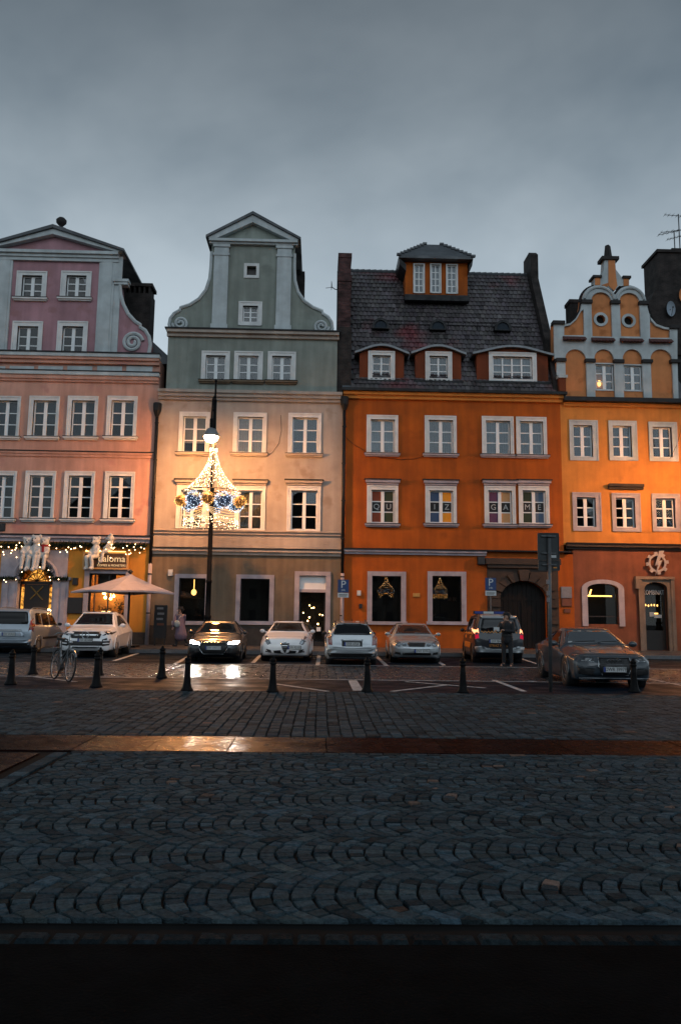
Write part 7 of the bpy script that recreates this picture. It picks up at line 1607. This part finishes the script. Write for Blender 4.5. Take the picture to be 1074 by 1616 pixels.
    if hat == 'hat':
        m = MB(); t = head + V((0, 0, .10)); m.lathe([(.19, t.z - .015), (.19, t.z), (.115, t.z + .01), (.11, t.z + .09), (.08, t.z + .11), (.01, t.z + .1)], (t.x, t.y, 0), 16); m.build('hat', 'cloth_dark', r)
    return r
V = Vector
# walker heading left along the pavement in a lilac cape
w = person('pedestrian in long lilac cape and dark hat walking on pavement', [(V((0, 0, 1.30)), .16, V((.0, 0, 1.02)), .19), (V((0, 0, 1.02)), .19, V((.05, 0, .55)), .27), (V((.02, 0, .5)), .26, V((.08, 0, .5)), .26)],
           [((-.16, 0, .50), (-.13, 0, .09), (-.31, 0, .05)), ((.12, 0, .52), (.36, .02, .14), (.24, .02, .05))], [((-.24, -.12, 1.12), (-.30, -.12, .90), (-.1, 0, -1)), ((.16, .12, 1.12), (.12, .12, .88), (-.1, 0, -1))], (-1, -.1, -.05), 'hat', ('cloth_dark', 'coat_lilac'))
x, y = GP(283, 1021, PAVE_Z); w.location = (x, y, PAVE_Z + .012); w.scale = (1.02,) * 3
m = MB(); m.ball((-.1, -.24, 1.02), 1, 10, 8, (.14, .06, .16)); m.tube([(-.1, -.2, 1.15), (.05, -.14, 1.38)], .012, 5); m.build('satchel', 'bag_pale', w, smooth=True)
p = person('officer in black uniform and cap writing behind the patrol van', [(V((0, 0, 1.32)), .17, V((0, 0, 1.0)), .165), (V((0, 0, 1.0)), .165, V((0, 0, .86)), .175)],
           [((-.11, 0, .50), (-.12, .02, .09), (-.16, -.16, .04)), ((.11, .0, .50), (.13, .02, .09), (.15, -.16, .04))], [((-.27, -.10, 1.14), (-.25, -.32, 1.16), (-.2, -1, .1)), ((.24, -.10, 1.13), (.0, -.32, 1.16), (-1, -.5, .2))], (-.85, -.5, -.2), 'cap', ('uniform', 'uniform'))
x, y = GP(800, 1052); p.location = (x, y, 0); p.rotation_euler = (0, 0, math.radians(-25)); p.scale = (1.04,) * 3
m = MB(); m.box(-.34, -.16, -.42, -.40, 1.14, 1.27); m.build('notepad', 'plate_white', p)
m = MB(); m.lathe([(.182, .99), (.182, 1.05)], (0, 0, 0), 14, cap=False); m.build('belt', 'black_plastic', p)
# more lamps of the same kind stand round the square (one just outside the frame, others across it, mirrored in the windows)
def cable(pts, label):
    P = [Vector((FP(a, b, YF - .05)[0], YF - .05, FP(a, b, YF - .05)[1])) for a, b in pts]; m = MB(); m.tube(P, .011, 4); tag(m.build('wall_cable', 'dark_metal', None, origin=P[0]), label, 'cable')
cable([(545, 690), (560, 703), (575, 711), (600, 722), (630, 725), (655, 724), (672, 719)], 'thin cable sagging across the orange wall below upper windows')
cable([(443, 655), (444, 680), (440, 700), (430, 714), (420, 720)], 'thin loose cable hanging on the wall between grey house windows')
cable([(1074, 676), (1068, 700), (1060, 716), (1056, 724)], 'thin cable running down at the right of yellow house')
CH = []
def lamp_copy(x, y, z, lab1, lab2):
    a = copy_tree(pole); a.location = (x, y, z); a['label'] = lab1; b = copy_tree(chan); CH.append(b); b.location = (x, y, z); b['label'] = lab2; return a
xr2 = FP(1170, 900, 34.8)[0]
lamp_copy(xr2, 34.8, PAVE_Z, 'lit street lamp just outside the frame before yellow house', 'christmas chandelier mirrored in lower window of the yellow house')
FARS = [lamp_copy(11.8, -60.0, 0, 'street lamp mirrored in left shop window of the orange house', 'christmas chandelier mirrored in left shop window of the orange house'),
        lamp_copy(21.6, -62.0, 0, 'street lamp mirrored in right shop window of the orange house', 'christmas chandelier mirrored in right shop window of the orange house')]
for fl in FARS:
    fl_c = fl
    for ch in fl.children:
        if ch.name.startswith('globe'): ch.data = ch.data.copy(); ch.data.materials[0] = MATS['lamp_globe_far']
em('led_string_far', (1.0, .42, .08), 6.0)
for b_ in CH[1:]:
    for ch in b_.children:
        if ch.data and 'strings' in ch.name: ch.data = ch.data.copy(); ch.data.materials[0] = MATS['led_string_far']
# the far side of the square: dark gabled fronts that the windows mirror
pm('far_stucco', (0.14, 0.11, 0.09), .9, var=.3, scale=.6); pm('far_stucco_pale', (0.20, 0.19, 0.17), .9, var=.3, scale=.6)
FARL = ('plain gabled house', 'pale gabled house', 'narrow gabled house', 'broad gabled house', 'tall gabled house', 'low gabled house', 'stepped gabled house', 'corner gabled house')
xx = -50.0
for i, (w, hh) in enumerate(((13, 26), (14, 25), (12, 27), (14, 26), (12, 28), (14, 25), (13, 26), (13, 27))):
    r = empty('far_house', (xx + w / 2, -72, 0)); tag(r, FARL[i] + ' across the square, seen only mirrored in windows', 'house', 'houses across the square')
    wins = [rect(xx + w * (k + .28) / 4, z, xx + w * (k + .72) / 4, z + 1.9) for k in range(4) for z in (1.2, 5.2, 8.9, 12.4, 16)]
    m = MB(); m.prism([(xx, 0), (xx + w, 0), (xx + w, hh - 4), (xx + w / 2, hh + 2), (xx, hh - 4)], -72, -84, holes=wins, reveal=-72.3); m.build('wall', 'far_stucco' if i % 2 else 'far_stucco_pale', r)
    m = MB(); m.box(xx + .2, xx + w - .2, -83, -72.6, .1, hh - 5); m.build('core', 'interior_dark', r)
    m = MB(); m.prism([(xx - .2, hh - 4), (xx + w / 2, hh + 2.2), (xx + w + .2, hh - 4), (xx + w + .2, hh - 3.7), (xx + w / 2, hh + 2.5), (xx - .2, hh - 3.7)], -71.8, -84); m.build('roof', 'slate_roof', r)
    for q in wins: m = MB(); m.box(q[0][0], q[1][0], -72.28, -72.24, q[0][1], q[2][1]); m.build('window', 'sheer_dark', r)
    xx += w
texts_to_mesh()
